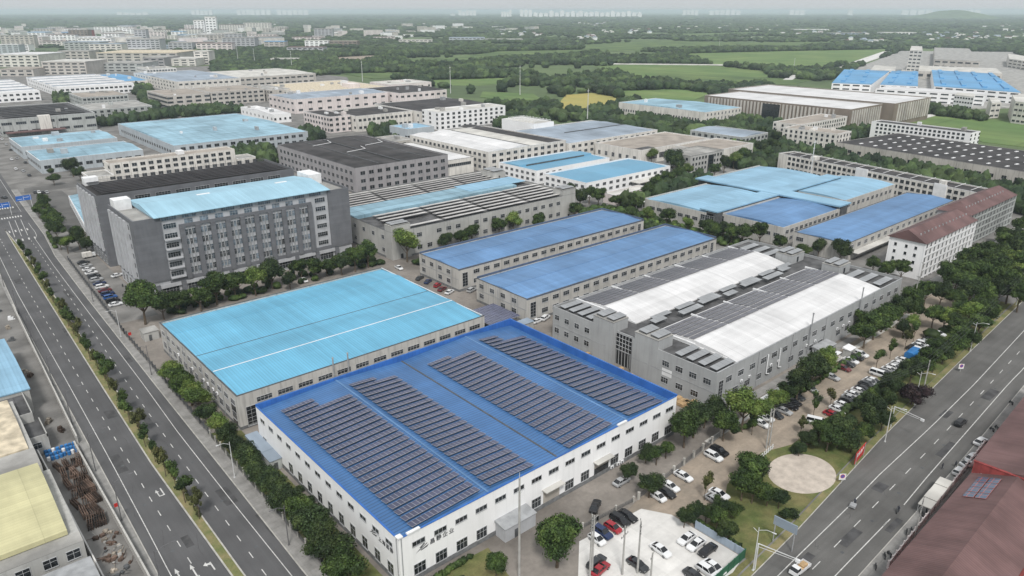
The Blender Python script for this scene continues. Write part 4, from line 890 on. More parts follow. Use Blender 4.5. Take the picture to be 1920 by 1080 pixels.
works('pink white hall with black and white roof patches', 451, 712, 64, 76, 14.5, 'pink_wall', 'black_roof', 'gx', 2, 8, 2, 6, ww=4)
r = works('cream roofed hall behind the pink white halls', 380, 800, 112, 120, 13, 'cream_wall', 'cream_roof', 'flat', 1, 14, 2, 14)
parts_box(r, 'roof_plant', 'pink_wall', 70, 84, 20, 40, 12, 17); parts_box(r, 'roof_plant', 'trim_white', 78, 84, 50, 58, 12, 18)
works('pale pink block with railings on the roof, rightmost of the pink halls', 495, 800, 60, 50, 15, 'pink_wall', 'pale_roof', 'flat', 2, 6, 2, 6)
works('pink walled hall with a black solar roof, four storeys', 303, 592, 20, 50, 14, 'pink_wall', 'black_roof', 'flat', 3, 4, 3, 9)
works('white hall with big square windows, black roofed, beside the pink walled one', 324, 583, 58, 52, 13.6, 'cream_wall', 'black_roof', 'flat', 2, 12, 2, 6)
works('white four storey wing with square windows facing the green wood', 384, 545, 78, 25, 15.6, 'white_wall', 'pale_roof', 'flat', 4, 12, 4, 3)
works('white hall with a dark barrel roof behind the white four storey wing', 384, 571, 86, 82, 13.6, 'cream_wall', 'black_roof', 'gx', 2, 12, 2, 8)
works('long white shed with a plain white roof beside the wide worn blue hall', 291.5, 681, 17, 80, 8, 'white_wall', 'white_roof', 'gx', 1, 4, 1, 8, style='strip', ww=2)
works('small cream block with dark window bays by the barrel roofed hall', 284, 470, 24, 26, 9.5, 'beige_wall', 'concrete_roof', 'flat', 2, 4, 2, 3)
works('small teal glazed block with a pale blue roof between the white halls', 322, 500, 26, 26, 12, 'bluegrey_wall', 'pale_cyan_roof', 'flat', 1, 3, 1, 3)
# right hand side, turned ten degrees
RA = radians(-11.0)
r = works('very long white three storey works with dark solar roof and thin white masts', 430.5, 125, 15, 133, 10.8, 'cream_wall', 'black_roof', 'flat', 3, 2, 3, 34, rz=RA, ww=2.2, name='long_works')
for k in range(15): MB().tube((1, 6 + k * 8.5, 11.2), (13.5, 7.5 + k * 8.5, 11.6), .14, n=5).build('roof_rail', ['trim_white'], r)
parts_box(r, 'stair_bay', 'trim_white', -.6, 0, 66, 74, 0, 11.6); parts_box(r, 'stair_bay', 'trim_white', -.6, 0, 18, 25, 0, 11.6)
r = works('sprawling low works with a black roof dotted by white skylights', 512, 92, 78, 165, 9.5, 'beige_wall', 'black_roof', 'none', 1, 2, 1, 20, rz=radians(-8), style='strip', cop='concrete_roof')
for i in range(6):
    for j in range(14):
        t = (i + .5) / 6; parts_box(r, 'skylight', 'trim_white', 8 + i * 12, 11.5 + i * 12, 8 + j * 11, 9.3 + j * 11, 9.4, 9.75)
flat(r, 78, 165, 9.38, 'black_roof')
r = works('white five storey block with rows of square windows beside the green field', 613, 193, 15, 76, 15.6, 'white_wall', 'black_roof', 'flat', 5, 3, 5, 20, rz=radians(-4), ww=2.0)
# brown hall with fins
r = bldg('brown_finned_hall', 'big brown hall with vertical fins on its walls and bright white roof panels', 645, 300, 62, 150, 20, 'brown_wall', cop='pale_roof'); flat(r, 62, 150, 19.4, 'white_roof')
for k in range(36): parts_box(r, 'fin', 'beige_wall', -.8, 0, 14 + k * 3.7, 15.6 + k * 3.7, 3, 18.5)
for k in range(13): parts_box(r, 'fin', 'pale_roof', 4 + k * 4.4, 5.2 + k * 4.4, -.8, 0, 3, 18.5)
MB().box(-.9, -.1, 66, 84, 2, 18).build('glazed_entrance', ['glass'], r)
r = bldg('brown_finned_hall', 'taller rear part of the brown hall, with long white roof panels', 710, 290, 80, 175, 21, 'brown_wall', cop='pale_roof'); flat(r, 80, 175, 20.3, 'white_roof')
for k in range(14): parts_box(r, 'fin', 'pale_roof', 8 + k * 5.2, 9.4 + k * 5.2, -.8, 0, 4, 20)
r.location.x = 708.5
works('white office with tall ribbed windows and a pale blue roof beyond the trees', 577, 400, 58, 104, 13.5, 'cream_wall', 'faded_blue_roof', 'gx', 3, 10, 1, 30, style='tall', ww=1.6)
works('grey white hall with faded roof panels below the brown hall', 502, 313, 36, 48, 9.5, 'greygreen_wall', 'greyblue_roof', 'vy', 2, 7, 2, 8, style='square')
works('white four storey block, nearer part, below the brown hall', 540, 258, 22, 44, 14.5, 'cream_wall', 'tan_roof', 'flat', 4, 5, 4, 10, ww=1.8)
works('white four storey block, rear part, below the brown hall', 563, 300, 78, 24, 14.5, 'cream_wall', 'tan_roof', 'flat', 4, 18, 4, 4, ww=1.8)
works('small white pavilion with arched openings behind the brown hall', *G(1608, 172), 30, 30, 8, 'white_wall', 'pale_roof', 'flat', 1, 6, 1, 6)
# the bright blue campus, far right
def quadw(label, pts, h, wall, rm, nfac=5, rows=3, monitors=0, name='factory_building'):
    """works whose roof corners are read as near-left, near-right, far-right, far-left"""
    p = [G(x, y, h) for x, y in pts]; o = p[0]
    r = thing(name, label, 'building', (o[0], o[1], 0)); q = [(a - o[0], b_ - o[1]) for a, b_ in p]
    MB().prism(q, 0, h - .5).build('wall', [wall], r); MB().prism(q, h - .48, h).build('roof', [rm], r)
    dx, dy = q[1][0] - q[0][0], q[1][1] - q[0][1]; L_ = hypot(dx, dy); an = atan2(dy, dx)
    for k in range(rows):
        for i in range(nfac):
            t = (i + .5) / nfac
            o_ = window(r, 'S', 0, 0, 0, 0, round(L_ / nfac * .68, 1), round(h / rows * .34, 2), 'strip'); o_.location = (dx * t, dy * t, h - h / rows * (k + .5)); o_.rotation_euler = (0, 0, an)
    ux, uy = dx / L_, dy / L_; fx, fy = q[3][0] - q[0][0], q[3][1] - q[0][1]
    for k in range(monitors):
        for j in range(3):
            s_, t_ = (k + .5) / monitors, (j + .3) / 3
            cx, cy = dx * s_ + fx * t_, dy * s_ + fy * t_; an2 = atan2(fy, fx)
            MB().box(0, hypot(fx, fy) * .22, -2.5, 2.5, h, h + 1.3).build('roof_monitor', [rm], r, (cx, cy, 0), an2)
    return r
quadw('bright blue roofed factory wing, leftmost of the blue campus at the far right', [(1560, 155), (1634, 158), (1668, 133), (1583, 130)], 14, 'white_wall', 'strong_blue_roof', 4, 3, 2)
quadw('bright blue roofed factory wing in the middle of the blue campus', [(1650, 158), (1721, 161), (1722, 134), (1672, 133)], 14, 'white_wall', 'strong_blue_roof', 4, 3, 2)
quadw('widest bright blue roofed factory of the campus, on the right', [(1752, 161), (1914, 173), (1862, 138), (1747, 131)], 14, 'white_wall', 'strong_blue_roof', 8, 3, 4)
quadw('long low white front building with a blue edge before the blue campus', [(1642, 166), (1848, 178), (1850, 173), (1662, 161)], 13, 'white_wall', 'white_roof', 10, 3)
quadw('white office block standing before the blue campus on the right', [(1790, 178), (1826, 182), (1828, 176), (1795, 173)], 17, 'white_wall', 'pale_roof', 7, 4)
quadw('pale square block right of the green field', [(1860, 193), (1878, 192), (1870, 183), (1854, 183)], 15, 'cream_wall', 'pale_roof', 2, 3)
quadw('tall pale block at the right edge beside the green field', [(1904, 190), (1930, 193), (1925, 176), (1898, 178)], 20, 'cream_wall', 'pale_roof', 3, 4)
quadw('white tower block behind the blue campus', [(1706, 94), (1730, 95), (1729, 87), (1709, 86)], 42, 'cream_wall', 'pale_roof', 3, 8)
quadw('huge grey roofed hall with three roof seams behind the blue campus', [(1752, 111), (1838, 115), (1817, 91), (1752, 89)], 16, 'beige_wall', 'concrete_roof', 6, 2)
quadw('long flat beige hall just behind the bright blue roofs', [(1690, 132), (1880, 138), (1868, 128), (1702, 122)], 12, 'beige_wall', 'pale_roof', 8, 1)
quadw('white house with arched windows beside the blue campus', [(1632, 131), (1678, 133), (1680, 125), (1640, 122)], 12, 'white_wall', 'pale_roof', 7, 2)
quadw('pale row of blocks at the far right edge behind the campus', [(1892, 110), (1935, 116), (1932, 106), (1890, 101)], 16, 'cream_wall', 'pale_roof', 5, 3)
# town in the haze, upper left: px, py (foot, left end), width px, height px, depth m, wall, roof
TOWN = [('white tower hotel with stepped top in the hazy town', 366, 66, 20, 22, 18, 'white_wall', 'pale_roof'), ('white tower slab right of the stepped white tower', 388, 66, 20, 27, 18, 'white_wall', 'pale_roof'),
        ('pale annex at the foot of the white tower hotel', 372, 82, 60, 13, 40, 'beige_wall', 'concrete_roof'), ('white hospital like block right of the tower hotel', 412, 60, 44, 11, 30, 'cream_wall', 'maroon_roof'),
        ('pale office row farther right of the tower hotel', 458, 58, 50, 12, 30, 'cream_wall', 'pale_roof'), ('grey glazed slab in the middle of the hazy town', 590, 72, 34, 15, 30, 'slate_light', 'concrete_roof'),
        ('maroon roofed hall in front of the grey glazed slab', 548, 78, 56, 7, 50, 'pink_wall', 'maroon_roof'), ('white block with strip windows below the maroon roofed hall', 572, 88, 44, 10, 25, 'white_wall', 'pale_roof'),
        ('brown brick hall right of the white strip window block', 618, 88, 52, 9, 40, 'brown_wall', 'tan_roof'), ('pink walled row with red roof in the hazy town', 700, 76, 40, 6, 20, 'pink_wall', 'maroon_roof'),
        ('long white row before the dark wood line', 748, 84, 62, 8, 25, 'cream_wall', 'pale_roof'), ('wide grey blue roofed hall with a mast behind it', 842, 80, 66, 8, 60, 'bluegrey_wall', 'greyblue_roof'),
        ('long grey row right of the wide grey blue hall', 910, 79, 70, 5, 30, 'greygreen_wall', 'pale_roof'), ('dark slate slab with a red end in the far town', 132, 80, 36, 18, 25, 'brown_wall', 'concrete_roof'),
        ('bright red gable end beside the dark slate slab', 168, 75, 8, 14, 14, 'red_wall', 'maroon_roof'), ('red tiled long house in the far left town', 80, 88, 46, 8, 30, 'cream_wall', 'maroon_roof'),
        ('grey long roof block right of the red tiled house', 122, 95, 66, 12, 50, 'greygreen_wall', 'greyblue_roof'), ('slate office tower at the middle left of the town', 255, 84, 22, 22, 20, 'slate_light', 'concrete_roof'),
        ('white apartment rows left of centre in the haze', 178, 64, 60, 10, 25, 'white_wall', 'pale_roof'), ('pale low hall at the upper left', 70, 62, 100, 6, 40, 'beige_wall', 'pale_roof'),
        ('teal white office row at the left edge', -6, 103, 44, 14, 25, 'bluegrey_wall', 'white_roof'), ('white office wing beside the teal row', 38, 100, 18, 12, 25, 'white_wall', 'pale_roof'),
        ('beige works with a white roof at the left edge', -4, 126, 80, 17, 90, 'cream_wall', 'white_roof'), ('beige low wing in front of the white roofed beige works', 2, 143, 62, 10, 50, 'beige_wall', 'tan_roof'),
        ('beige three storey block behind the striped halls', 82, 140, 82, 18, 70, 'beige_wall', 'pale_roof'), ('beige hotel like block in the second row of the left works', 112, 117, 58, 16, 40, 'beige_wall', 'concrete_roof'),
        ('cream house with rounded roofs in front of the town', 84, 112, 34, 9, 30, 'cream_wall', 'concrete_roof'), ('long beige works behind the left halls', 184, 120, 150, 16, 110, 'beige_wall', 'cream_roof'),
        ('dark glazed works at the middle of the beige row', 190, 135, 80, 13, 60, 'greygreen_wall', 'concrete_roof'), ('pale violet works with two rows of dark windows', 270, 126, 40, 14, 70, 'lilac_grey_wall', 'concrete_roof'),
        ('white works with black window rows left of the pale towers', 310, 124, 58, 11, 60, 'cream_wall', 'pale_roof'), ('pale ribbed towers beside the wood', 366, 121, 28, 20, 30, 'cream_wall', 'pale_roof'),
        ('white villa row among the trees', 508, 118, 52, 7, 20, 'cream_wall', 'pale_roof'), ('small white villa right of the villa row', 580, 117, 34, 5, 20, 'cream_wall', 'pale_roof'),
        ('pale flat hall above the wood', 334, 88, 60, 7, 40, 'beige_wall', 'tan_roof'), ('white low market halls in the town centre', 314, 74, 60, 6, 50, 'cream_wall', 'pale_roof'),
        ('pale hangar roofs left of the wood', 214, 98, 60, 5, 60, 'greygreen_wall', 'white_roof'), ('grey low sheds below the slate tower', 276, 92, 56, 5, 50, 'greyblue_roof', 'greyblue_roof'),
        ('wide white greenhouse hall beyond the fields', 1490, 60, 64, 4, 60, 'white_wall', 'white_roof'), ('long pale hall beyond the canal', 1656, 66, 62, 4, 60, 'white_wall', 'pale_roof'), ('grey works beyond the canal', 1556, 68, 60, 5, 40, 'greyblue_roof', 'concrete_roof')]
def town(lab, px, py, wp, hp, dep, wall, rm, name='town_building', group=None):
    a, b_ = G(px, py), G(px + wp, py); L_ = hypot(b_[0] - a[0], b_[1] - a[1]); dist = hypot(*a)
    h = hp / FPX * math.sqrt(dist ** 2 + HC ** 2) * 1.02; an = atan2(b_[1] - a[1], b_[0] - a[0])
    r = thing(name, lab, 'building', (a[0], a[1], 0), an, group); MB().box(0, L_, 0, dep, 0, h).build('wall', [wall], r)
    MB().box(-.4, L_ + .4, -.4, dep + .4, h, h + h * .05).build('roof', [rm], r)
    rows = max(1, min(7, round(h / 5)))
    for k in range(rows):
        n = max(2, min(9, int(L_ / 12)))
        for i in range(n):
            window(r, 'S', L_, dep, L_ * (i + .5) / n, h - h / rows * (k + .52), round(L_ / n * .62), round(h / rows * .42, 1), 'strip')
    return r
for t in TOWN: town(*t)
MORE = sorted((RND.uniform(-20, 545), RND.uniform(55, 102)) for _ in range(46))
for i, (px, py) in enumerate(MORE):
    f = (py - 19) / 60
    town('hazy works block with bands of windows, %s from the left, in the upper left town' % nth(i), px, py, RND.uniform(24, 58) * f, RND.uniform(7, 15) * f, RND.uniform(18, 45), RND.choice(('white_wall', 'cream_wall', 'beige_wall', 'pink_wall', 'greygreen_wall', 'white_wall', 'slate_light')), RND.choice(('pale_roof', 'concrete_roof', 'greyblue_roof', 'maroon_roof', 'white_roof', 'strong_blue_roof')), group='hazy works blocks of the upper left town')
# more of the hazy town, houses of the far villages, towers on the skyline
def small(name, label, group, px, py, w, d, h, wall, rm, gab=False):
    x, y = G(px, py); an = RND.choice((0, pi / 2)) + RND.uniform(-.15, .15)
    r = thing(name, label, 'house' if gab else 'building', (x, y, 0), an, group); MB().box(0, w, 0, d, 0, h).build('wall', [wall], r)
    if gab: MB().extr([(-.5, h), (d + .5, h), (d / 2, h + d * .3)], 'x', -.4, w + .4).build('roof', [rm], r)
    else: MB().box(-.3, w + .3, -.3, d + .3, h, h + .6).build('roof', [rm], r)
clusters = [(120, 66, 150, 6, 40, 'near the skyline side of the upper left town'), (330, 82, 200, 10, 26, 'in front of the white tower hotel'), (150, 78, 140, 14, 44, 'in the haze of the upper left town'), (260, 60, 240, 8, 34, 'on the hazy edge of the upper left town'), (450, 68, 90, 12, 22, 'right of the white tower hotel in the haze'), (680, 66, 110, 10, 26, 'in the hazy town above the wood'), (880, 56, 130, 7, 20, 'in the haze above the middle fields')]
for cx, cy, sx, sy, n, txt in clusters:
    for k in range(n):
        px, py = cx + RND.uniform(-sx, sx), cy + RND.uniform(-sy, sy)
        small('far_building', 'small pale block or shed ' + txt, 'blocks ' + txt, px, py, RND.uniform(30, 90), RND.uniform(14, 30), RND.choice((7, 9, 12, 16, 20, 24)), RND.choice(('white_wall', 'cream_wall', 'beige_wall', 'pink_wall', 'greygreen_wall')), RND.choice(('pale_roof', 'concrete_roof', 'maroon_roof', 'white_roof', 'greyblue_roof')))
vill = [(1115, 47, 38, 4, 16, 'near the skyline, right of the middle'), (1180, 61, 45, 3, 14, 'above the middle fields'), (985, 67, 45, 5, 12, 'among trees left of the middle'), (1110, 73, 22, 4, 10, 'at the upper edge of the fields'), (1800, 72, 60, 9, 30, 'behind the beige hall at the right'), (1890, 62, 40, 14, 14, 'at the right edge of the plain'), (1560, 66, 90, 3, 14, 'beyond the canal'), (1350, 55, 120, 8, 16, 'on the right hand plain'), (1620, 80, 40, 4, 8, 'beside the canal wood'), (640, 50, 250, 5, 20, 'on the far plain')]
for cx, cy, sx, sy, n, txt in vill:
    for k in range(n):
        px, py = cx + RND.uniform(-sx, sx), cy + RND.uniform(-sy, sy)
        small('village_house', 'small white house of the village ' + txt, 'houses of the village ' + txt, px, py, RND.uniform(12, 22), RND.uniform(9, 13), RND.uniform(7, 11), 'white_wall', RND.choice(('pale_roof', 'greyblue_roof', 'white_roof', 'maroon_roof')), True)
sk = [(845, 31, 8, 5, 10), (860, 31, 34, 12, 5), (940, 33, 20, 14, 4), (975, 33, 24, 20, 3), (1000, 33, 90, 12, 9), (1085, 33, 120, 12, 12), (520, 27, 60, 14, 6), (445, 27, 26, 16, 3), (470, 24, 40, 12, 4), (360, 25, 40, 8, 5), (1280, 22, 30, 12, 4), (1330, 24, 60, 8, 6), (1480, 22, 30, 15, 3), (1590, 24, 10, 12, 1), (1690, 21, 60, 10, 4), (1800, 22, 40, 12, 3), (220, 28, 60, 5, 5)]
for (px, py, wp, hp, n) in sk:
    for k in range(n):
        w_ = wp / n; p0 = px + k * w_; yy = min(hp, 99); base_y = max(py, 29.5)
        a = G(p0, base_y); L_ = hypot(G(p0 + w_ * .8, base_y)[0] - a[0], G(p0 + w_ * .8, base_y)[1] - a[1]); dist = hypot(*a)
        h = (hp * RND.uniform(.6, .95) + max(0, base_y - py) * .5) / FPX * dist; h = min(h, 104); an = -(pi / 2 - YAW)
        r = thing('skyline_tower', 'pale hazy apartment tower on the skyline, in the cluster %s' % ('left of the middle' if px < 700 else 'at the middle' if px < 1250 else 'right of the middle'), 'tower', (a[0], a[1], 0), an, 'skyline towers %s' % ('left' if px < 700 else 'middle' if px < 1250 else 'right'))
        MB().box(0, L_, 0, 40, 0, h).build('tower_shaft', ['white_wall'], r); MB().box(L_ * .3, L_ * .6, 10, 25, h, h + 6).build('tower_head', ['white_wall'], r)
# the low hill on the right
hx, hy = G(1782, 36); b = MB(); ah = YAW - atan2(0, 1)
n1, n2 = 28, 16
for i in range(n1 + 1):
    for j in range(n2 + 1):
        u, v = i / n1 * 2 - 1, j / n2 * 2 - 1
        z = 106 * max(0, 1 - abs(u) ** 1.5) * max(0, 1 - v * v) * (1 - .35 * max(0, -u)) + 5 * sin(i * 1.7) * (1 - u * u) - 2
        lat, dep = u * 430, v * 700
        b.v.append((hx + lat * sin(YAW) + dep * cos(YAW), hy - lat * cos(YAW) + dep * sin(YAW), z))
for i in range(n1):
    for j in range(n2): q = i * (n2 + 1) + j; b.f.append((q, q + n2 + 1, q + n2 + 2, q + 1)); b.m.append(0)
o = tag(b.build('hill', ['country']), kind='structure')
NEAR[0] = True

# ------------------------------------------------------------------ buildings left of the left road (their right hand walls face the road)
r = thing('yellow_roof_workshop', 'pale workshop with a faded yellow green metal roof at the lower left', 'workshop', (-16, 137.5, 0)); w, d, h = 28.6, 30.5, 7.0
MB().box(0, w, 0, d, 0, h).build('wall', ['grey_wall'], r); roof(r, -.6, 26.8, 3.6, d + .2, [(0, 8.2), (.35, 9.3), (.7, 9.9), (1, 9.3)], 'x', 'yellow_roof', th=1.0)
parts_box(r, 'flat_deck', 'concrete_roof', 0, w, 0, 3.5, h, h + .1)
for t in (13.5, 18.5, 22.8, 26.6): window(r, 'S', w, d, t, 5.0, 2.2, 1.9, 'std')
winrow(r, 'E', w, d, 5, 26, 5, 4.2, 1.6, 1.4)
r = thing('grey_roof_shed', 'grey low roof in front of the yellow roofed workshop at the bottom left', 'shed', (-16, 96, 0)); MB().box(0, 28.4, 0, 38.4, 0, 5).build('wall', ['grey_wall'], r); roof(r, -.3, 28.8, -.3, 38.6, [(0, 5.2), (.5, 6.4), (1, 5.3)], 'x', 'trim_grey')
r = thing('cream_roof_workshop', 'pale workshop with a stained cream roof, behind the yellow green roofed one', 'workshop', (-14, 170.5, 0)); w, d, h = 25.6, 37, 7.2
MB().box(0, w, 0, d, 0, h).build('wall', ['grey_wall'], r); roof(r, -.4, 24.6, 9, d, [(0, 7.6), (.5, 8.5), (1, 7.9)], 'x', 'cream_roof', th=.8); parts_box(r, 'flat_deck', 'concrete_roof', 0, w, 0, 8.9, h, h + .1)
for t in (12, 17, 20.6, 23.8): window(r, 'S', w, d, t, 5.2, 2.2, 1.9, 'std')
r = thing('pale_blue_roof_workshop', 'grey workshop with a pale blue sheet roof at the left edge', 'workshop', (-12, 212.5, 0)); w, d, h = 28, 41, 7
MB().box(0, w, 0, d, 0, h).build('wall', ['grey_wall'], r); roof(r, -.3, w + .3, -.2, d, [(0, 7.3), (.5, 8.2), (1, 7.3)], 'x', 'pale_cyan_roof'); winrow(r, 'E', w, d, 5, 36, 6, 4.6, 2, 1.6)
r = thing('rooftop_annex', 'grey two level annex with stained terraces between the cream and pale blue roofs', 'building', (6, 188.6, 0)); b = MB(); b.box(0, 9.5, 0, 10, 0, 4.2); b.box(0, 8.4, 10, 23.7, 0, 6); b.build('wall', ['grey_wall'], r)
b = MB(); b.box(.2, 9.3, .2, 9.9, 4.2, 4.3); b.box(.2, 8.2, 10.2, 23.5, 6, 6.1); b.build('terrace', ['membrane'], r); winrow(r, 'E', 9.5, 24, 3, 8, 2, 2.6, 1.5, 1.4); window(r, 'S', 9.5, 24, 7, 2.6, 1.8, 1.5, 'std')
b = MB()
for a_, c_, e_, f_ in ((9.3, 9.5, 0, 10), (0, 9.5, 0, .2), (8.2, 8.4, 10.2, 23.7), (0, 8.4, 10, 10.2)): b.box(a_, c_, e_, f_, 4.2 if e_ < 5 and f_ <= 10 else 6, 5.0 if e_ < 5 and f_ <= 10 else 6.8)
b.build('parapet', ['grey_wall'], r)
for k, (y0, y1) in enumerate(((120, 186), (188, 300))):
    b = MB(); b.box(0, .25, 0, y1 - y0, 0, 2.2); b.box(-.05, .3, 0, y1 - y0, 2.2, 2.3); o = b.build('boundary_wall', ['pale_wall'], None, (20.0 + k * 1.0, y0, 0), -.0 if k == 0 else radians(-1.6)); tag(o, 'low grey yard wall beside the left road pavement, %s stretch' % ('nearer' if k == 0 else 'farther'), 'wall')
b = MB(); b.box(0, .25, 0, 58, 0, 2.4); o = b.build('boundary_wall', ['pale_concrete'], None, (13.6, 129, 0), radians(1)); tag(o, 'low pale wall between the scrap yard and the yellow roofed workshop', 'wall')
# scrap yard: blue drums, rusty frames, junk
for k in range(24):
    x, y = 14.2 + (k % 8) * .85 + RND.uniform(-.1, .1), 184.3 + (k // 8) * 1.9 + RND.uniform(-.2, .2)
    o = MB().tube((0, 0, 0), (0, 0, .95), .38, n=12).tube((0, 0, .3), (0, 0, .34), .4, n=12).tube((0, 0, .62), (0, 0, .66), .4, n=12).build('drum', ['drum_blue' if k % 6 else 'trim_white'], None, (x, y, .04))
    tag(o, ('blue' if k % 6 else 'white') + ' plastic drum in the heap at the top of the scrap yard', 'drum', ('blue' if k % 6 else 'white') + ' drums in the scrap yard')
for k in range(7):
    for j in range(4):
        if j == 3 and k > 4: continue
        x, y = 14.9 + j * 1.25 + k * .03, 179.3 - k * 4.5; b = MB(); hh = RND.uniform(.3, 1.9)
        for q in range(9):
            z = .04 + q * hh / 9; t = q * .12
            if q % 2: b.box(0, 1.1, 0 + t * .2, .12 + t * .2, z, z + .1); b.box(0, 1.1, 3.6, 3.75, z, z + .1)
            else:
                for e_ in (.05, .5, .9): b.box(e_, e_ + .14, -.1, 4.0, z, z + .1)
        o = b.build('pallet_stack', ['rust'], None, (x + RND.uniform(-.2, .2), y - 2, 0), RND.uniform(-.2, .2)); tag(o, 'rusty brown stack of frames and timber, %s from the road, %s from the far end' % (nth(3 - j), nth(k)), 'scrap stack', 'rusty stacks in the scrap yard')
for k in range(40):
    x, y = 15.8 + RND.uniform(0, 3.4), 131 + RND.uniform(0, 17); s_ = RND.uniform(.4, 1.1)
    b = MB(); b.hexa([(0, 0, 0), (s_, .1, 0), (s_ * .9, s_ * .8, 0), (-.1, s_ * .7, 0), (.1, .1, s_ * .6), (s_ * .9, 0, s_ * .5), (s_, s_ * .7, s_ * .65), (0, s_ * .8, s_ * .55)]); b.tube((s_, 0, .1), (s_ + 1.2, .6, .4), .05, n=5)
    tag(b.build('junk_crate', [RND.choice(('junk', 'rust', 'rust', 'concrete_roof', 'trim_dark'))], None, (x, y, .04), RND.uniform(0, 6)), 'battered crate or scrap piece in the littered lower end of the scrap yard', 'scrap', 'litter in the scrap yard')
for k, (x, y) in enumerate(((17.5, 240), (19, 236), (15, 262), (20, 270), (17.8, 205), (18.5, 198), (21, 290), (19.5, 300), (20.5, 281), (12, 270), (14, 281))):
    s_ = 1.6; b = MB(); b.box(0, s_, 0, s_ * .7, 0, .8); b.box(.1, s_ * .6, .1, s_ * .6, .8, 1.3); b.box(s_, s_ + .5, .2, .5, 0, .3)
    tag(b.build('junk_pile', [('junk', 'rust', 'trim_white', 'trim_dark')[k % 4]], None, (x, y, .04), k), '%s scrap heap from the near end in the strip yard left of the road' % nth(k), 'scrap heap', 'heaps in the strip yard')

# ------------------------------------------------------------------ red buildings at the lower right
r = thing('red_roof_workshop', 'brick red workshop with a wide maroon gable roof at the lower right', 'workshop', (116, 20.0, 0), radians(1.6)); w, d, h = 47, 14.5, 6.4
MB().box(0, w, 0, d, 0, h).build('wall', ['red_wall'], r); roof(r, -.2, w + .2, -.5, d + 1.2, [(0, 6.6), (.5, 10.0), (1, 6.9)], 'x', 'maroon_roof', th=.3)
for k in range(9): window(r, 'W', w, d, 1.5 + k * 1.5, 3, 1.2, 1.6, 'std')
for k in range(9): pass
b = MB(); b.box(33.5, 44.2, 11.3, 11.36, 8.32, 8.34)
for k in range(8):
    i, j = k % 4, k // 4; x0 = 35.0 + i * 2.5; y0 = 9.8 + (1 - j) * 2.1
    zf = lambda y: 10.0 - (y - 7.6) * 3.1 / 8.1
    o = MB().box(0, 2.3, 0, 2.0, .0, .07).build('solar_water_panel', ['heater_glass'], r, (x0, y0, zf(y0) + .18)); o.rotation_euler = (-atan2(3.1, 8.1), 0, 0)
r = thing('red_brick_block', 'red two storey block with maroon roof and small paired windows at the right edge', 'building', (163.5, 18, 0), radians(3)); w, d, h = 60, 19.0, 8.2
MB().box(0, w, 0, d, 0, h).build('wall', ['red_wall'], r); b = MB(); b.box(0, .4, 0, d, h, h + 1.6); b.box(-.1, .5, -.1, d + .1, h + 1.6, h + 1.75); b.build('gable_parapet', ['red_wall'], r)
roof(r, .4, w + .3, -.4, d + .8, [(0, 8.2), (.45, 10.8), (1, 8.2)], 'x', 'maroon_roof'); 
for y in (16.5, 8.5, 3.5): window(r, 'W', w, d, y, 6.9, 1.5, 1.3, 'std'); window(r, 'W', w, d, y, 3.4, 1.5, 1.5, 'std')
r = thing('red_lean_to', 'small red flat roofed lean to at the near end of the big maroon roof', 'shed', (112, 33.3, 0)); MB().box(0, 8, 0, 3, 0, 4.6).build('wall', ['red_wall'], r); MB().box(-.1, 8.1, -.1, 3.1, 4.6, 4.75).build('roof', ['maroon_roof'], r)
b = MB()
for k in range(30): x = k * 2; b.box(x, x + 2, 0, .22, 0, 1.7 + .12 * (k % 2))
for k in range(31): b.box(k * 2 - .15, k * 2 + .15, -.08, .3, 0, 2.1)
tag(b.build('boundary_wall', ['pink_wall'], None, (128, 38.3, 0), radians(3.2)), 'pink brown boundary wall between the right pavement and the maroon roofed workshop', 'wall')
r = thing('beige_awning', 'long dusty grey awning on the pavement beside the red workshop wall', 'awning', (149.5, 39.3, 0), radians(3)); b = MB()
for k in range(4): b.box(k * 3.4, k * 3.4 + 3.3, 0, 2.6, 2.5 + .15 * (k % 2), 2.65 + .15 * (k % 2))
b.build('awning_sheet', ['pale_roof'], r); b = MB()
for k in range(5): b.box(k * 3.35, k * 3.35 + .1, .05, .15, .1, 2.5); b.box(k * 3.35, k * 3.35 + .1, 2.4, 2.5, .1, 2.5)
b.build('awning_post', ['steel'], r)

# ------------------------------------------------------------------ small site structures
def shed(name, label, x, y, w, d, h, wl, rf, rise=.5, rz=0):
    r = thing(name, label, 'shed', (x, y, 0), rz); MB().box(0, w, 0, d, 0, h).build('wall', [wl], r); roof(r, -.2, w + .2, -.2, d + .2, [(0, h + .05), (.999, h + rise), (1, h + rise)], 'x', rf, th=.1)
    MB().box(w * .3, w * .3 + .9, -.05, 0, 0, 2).build('door', ['trim_dark'], r); return r
shed('lean_to_shed', 'long blue grey lean to shed against the left wall of the white factory', 52.2, 145.6, 2.7, 14, 2.8, 'greygreen_wall', 'greyblue_roof'); 
shed('metal_shed', 'grey green corrugated shed against the white factory beside the roller door', 77.5, 91.8, 8.2, 3.0, 3.2, 'slate_light', 'trim_grey')
shed('site_cabin', 'small grey cabin with a pale roof beside the vaulted factory', 162.5, 90.8, 3.2, 2.6, 2.8, 'slate_light', 'trim_grey'); shed('site_cabin', 'grey duct cabin under the tall flue of the vaulted factory', 203, 91.3, 8.5, 3.2, 3.4, 'trim_grey', 'trim_grey'); shed('white_cabin', 'small white roofed cabin at the end of the white strip', 211, 86.5, 3.5, 2.2, 2.8, 'grey_wall', 'trim_white')
shed('guard_house', 'small flat guard house at the factory gate on the left road', 51.5, 240.5, 4.5, 4.5, 3.0, 'grey_wall', 'concrete_roof', .1)
shed('bin_shed', 'low grey canopy between the bright solar factory and the vaulted factory', 142.0, 166.2, 11, 3.2, 3.0, 'grey_wall', 'greyblue_roof', .2)
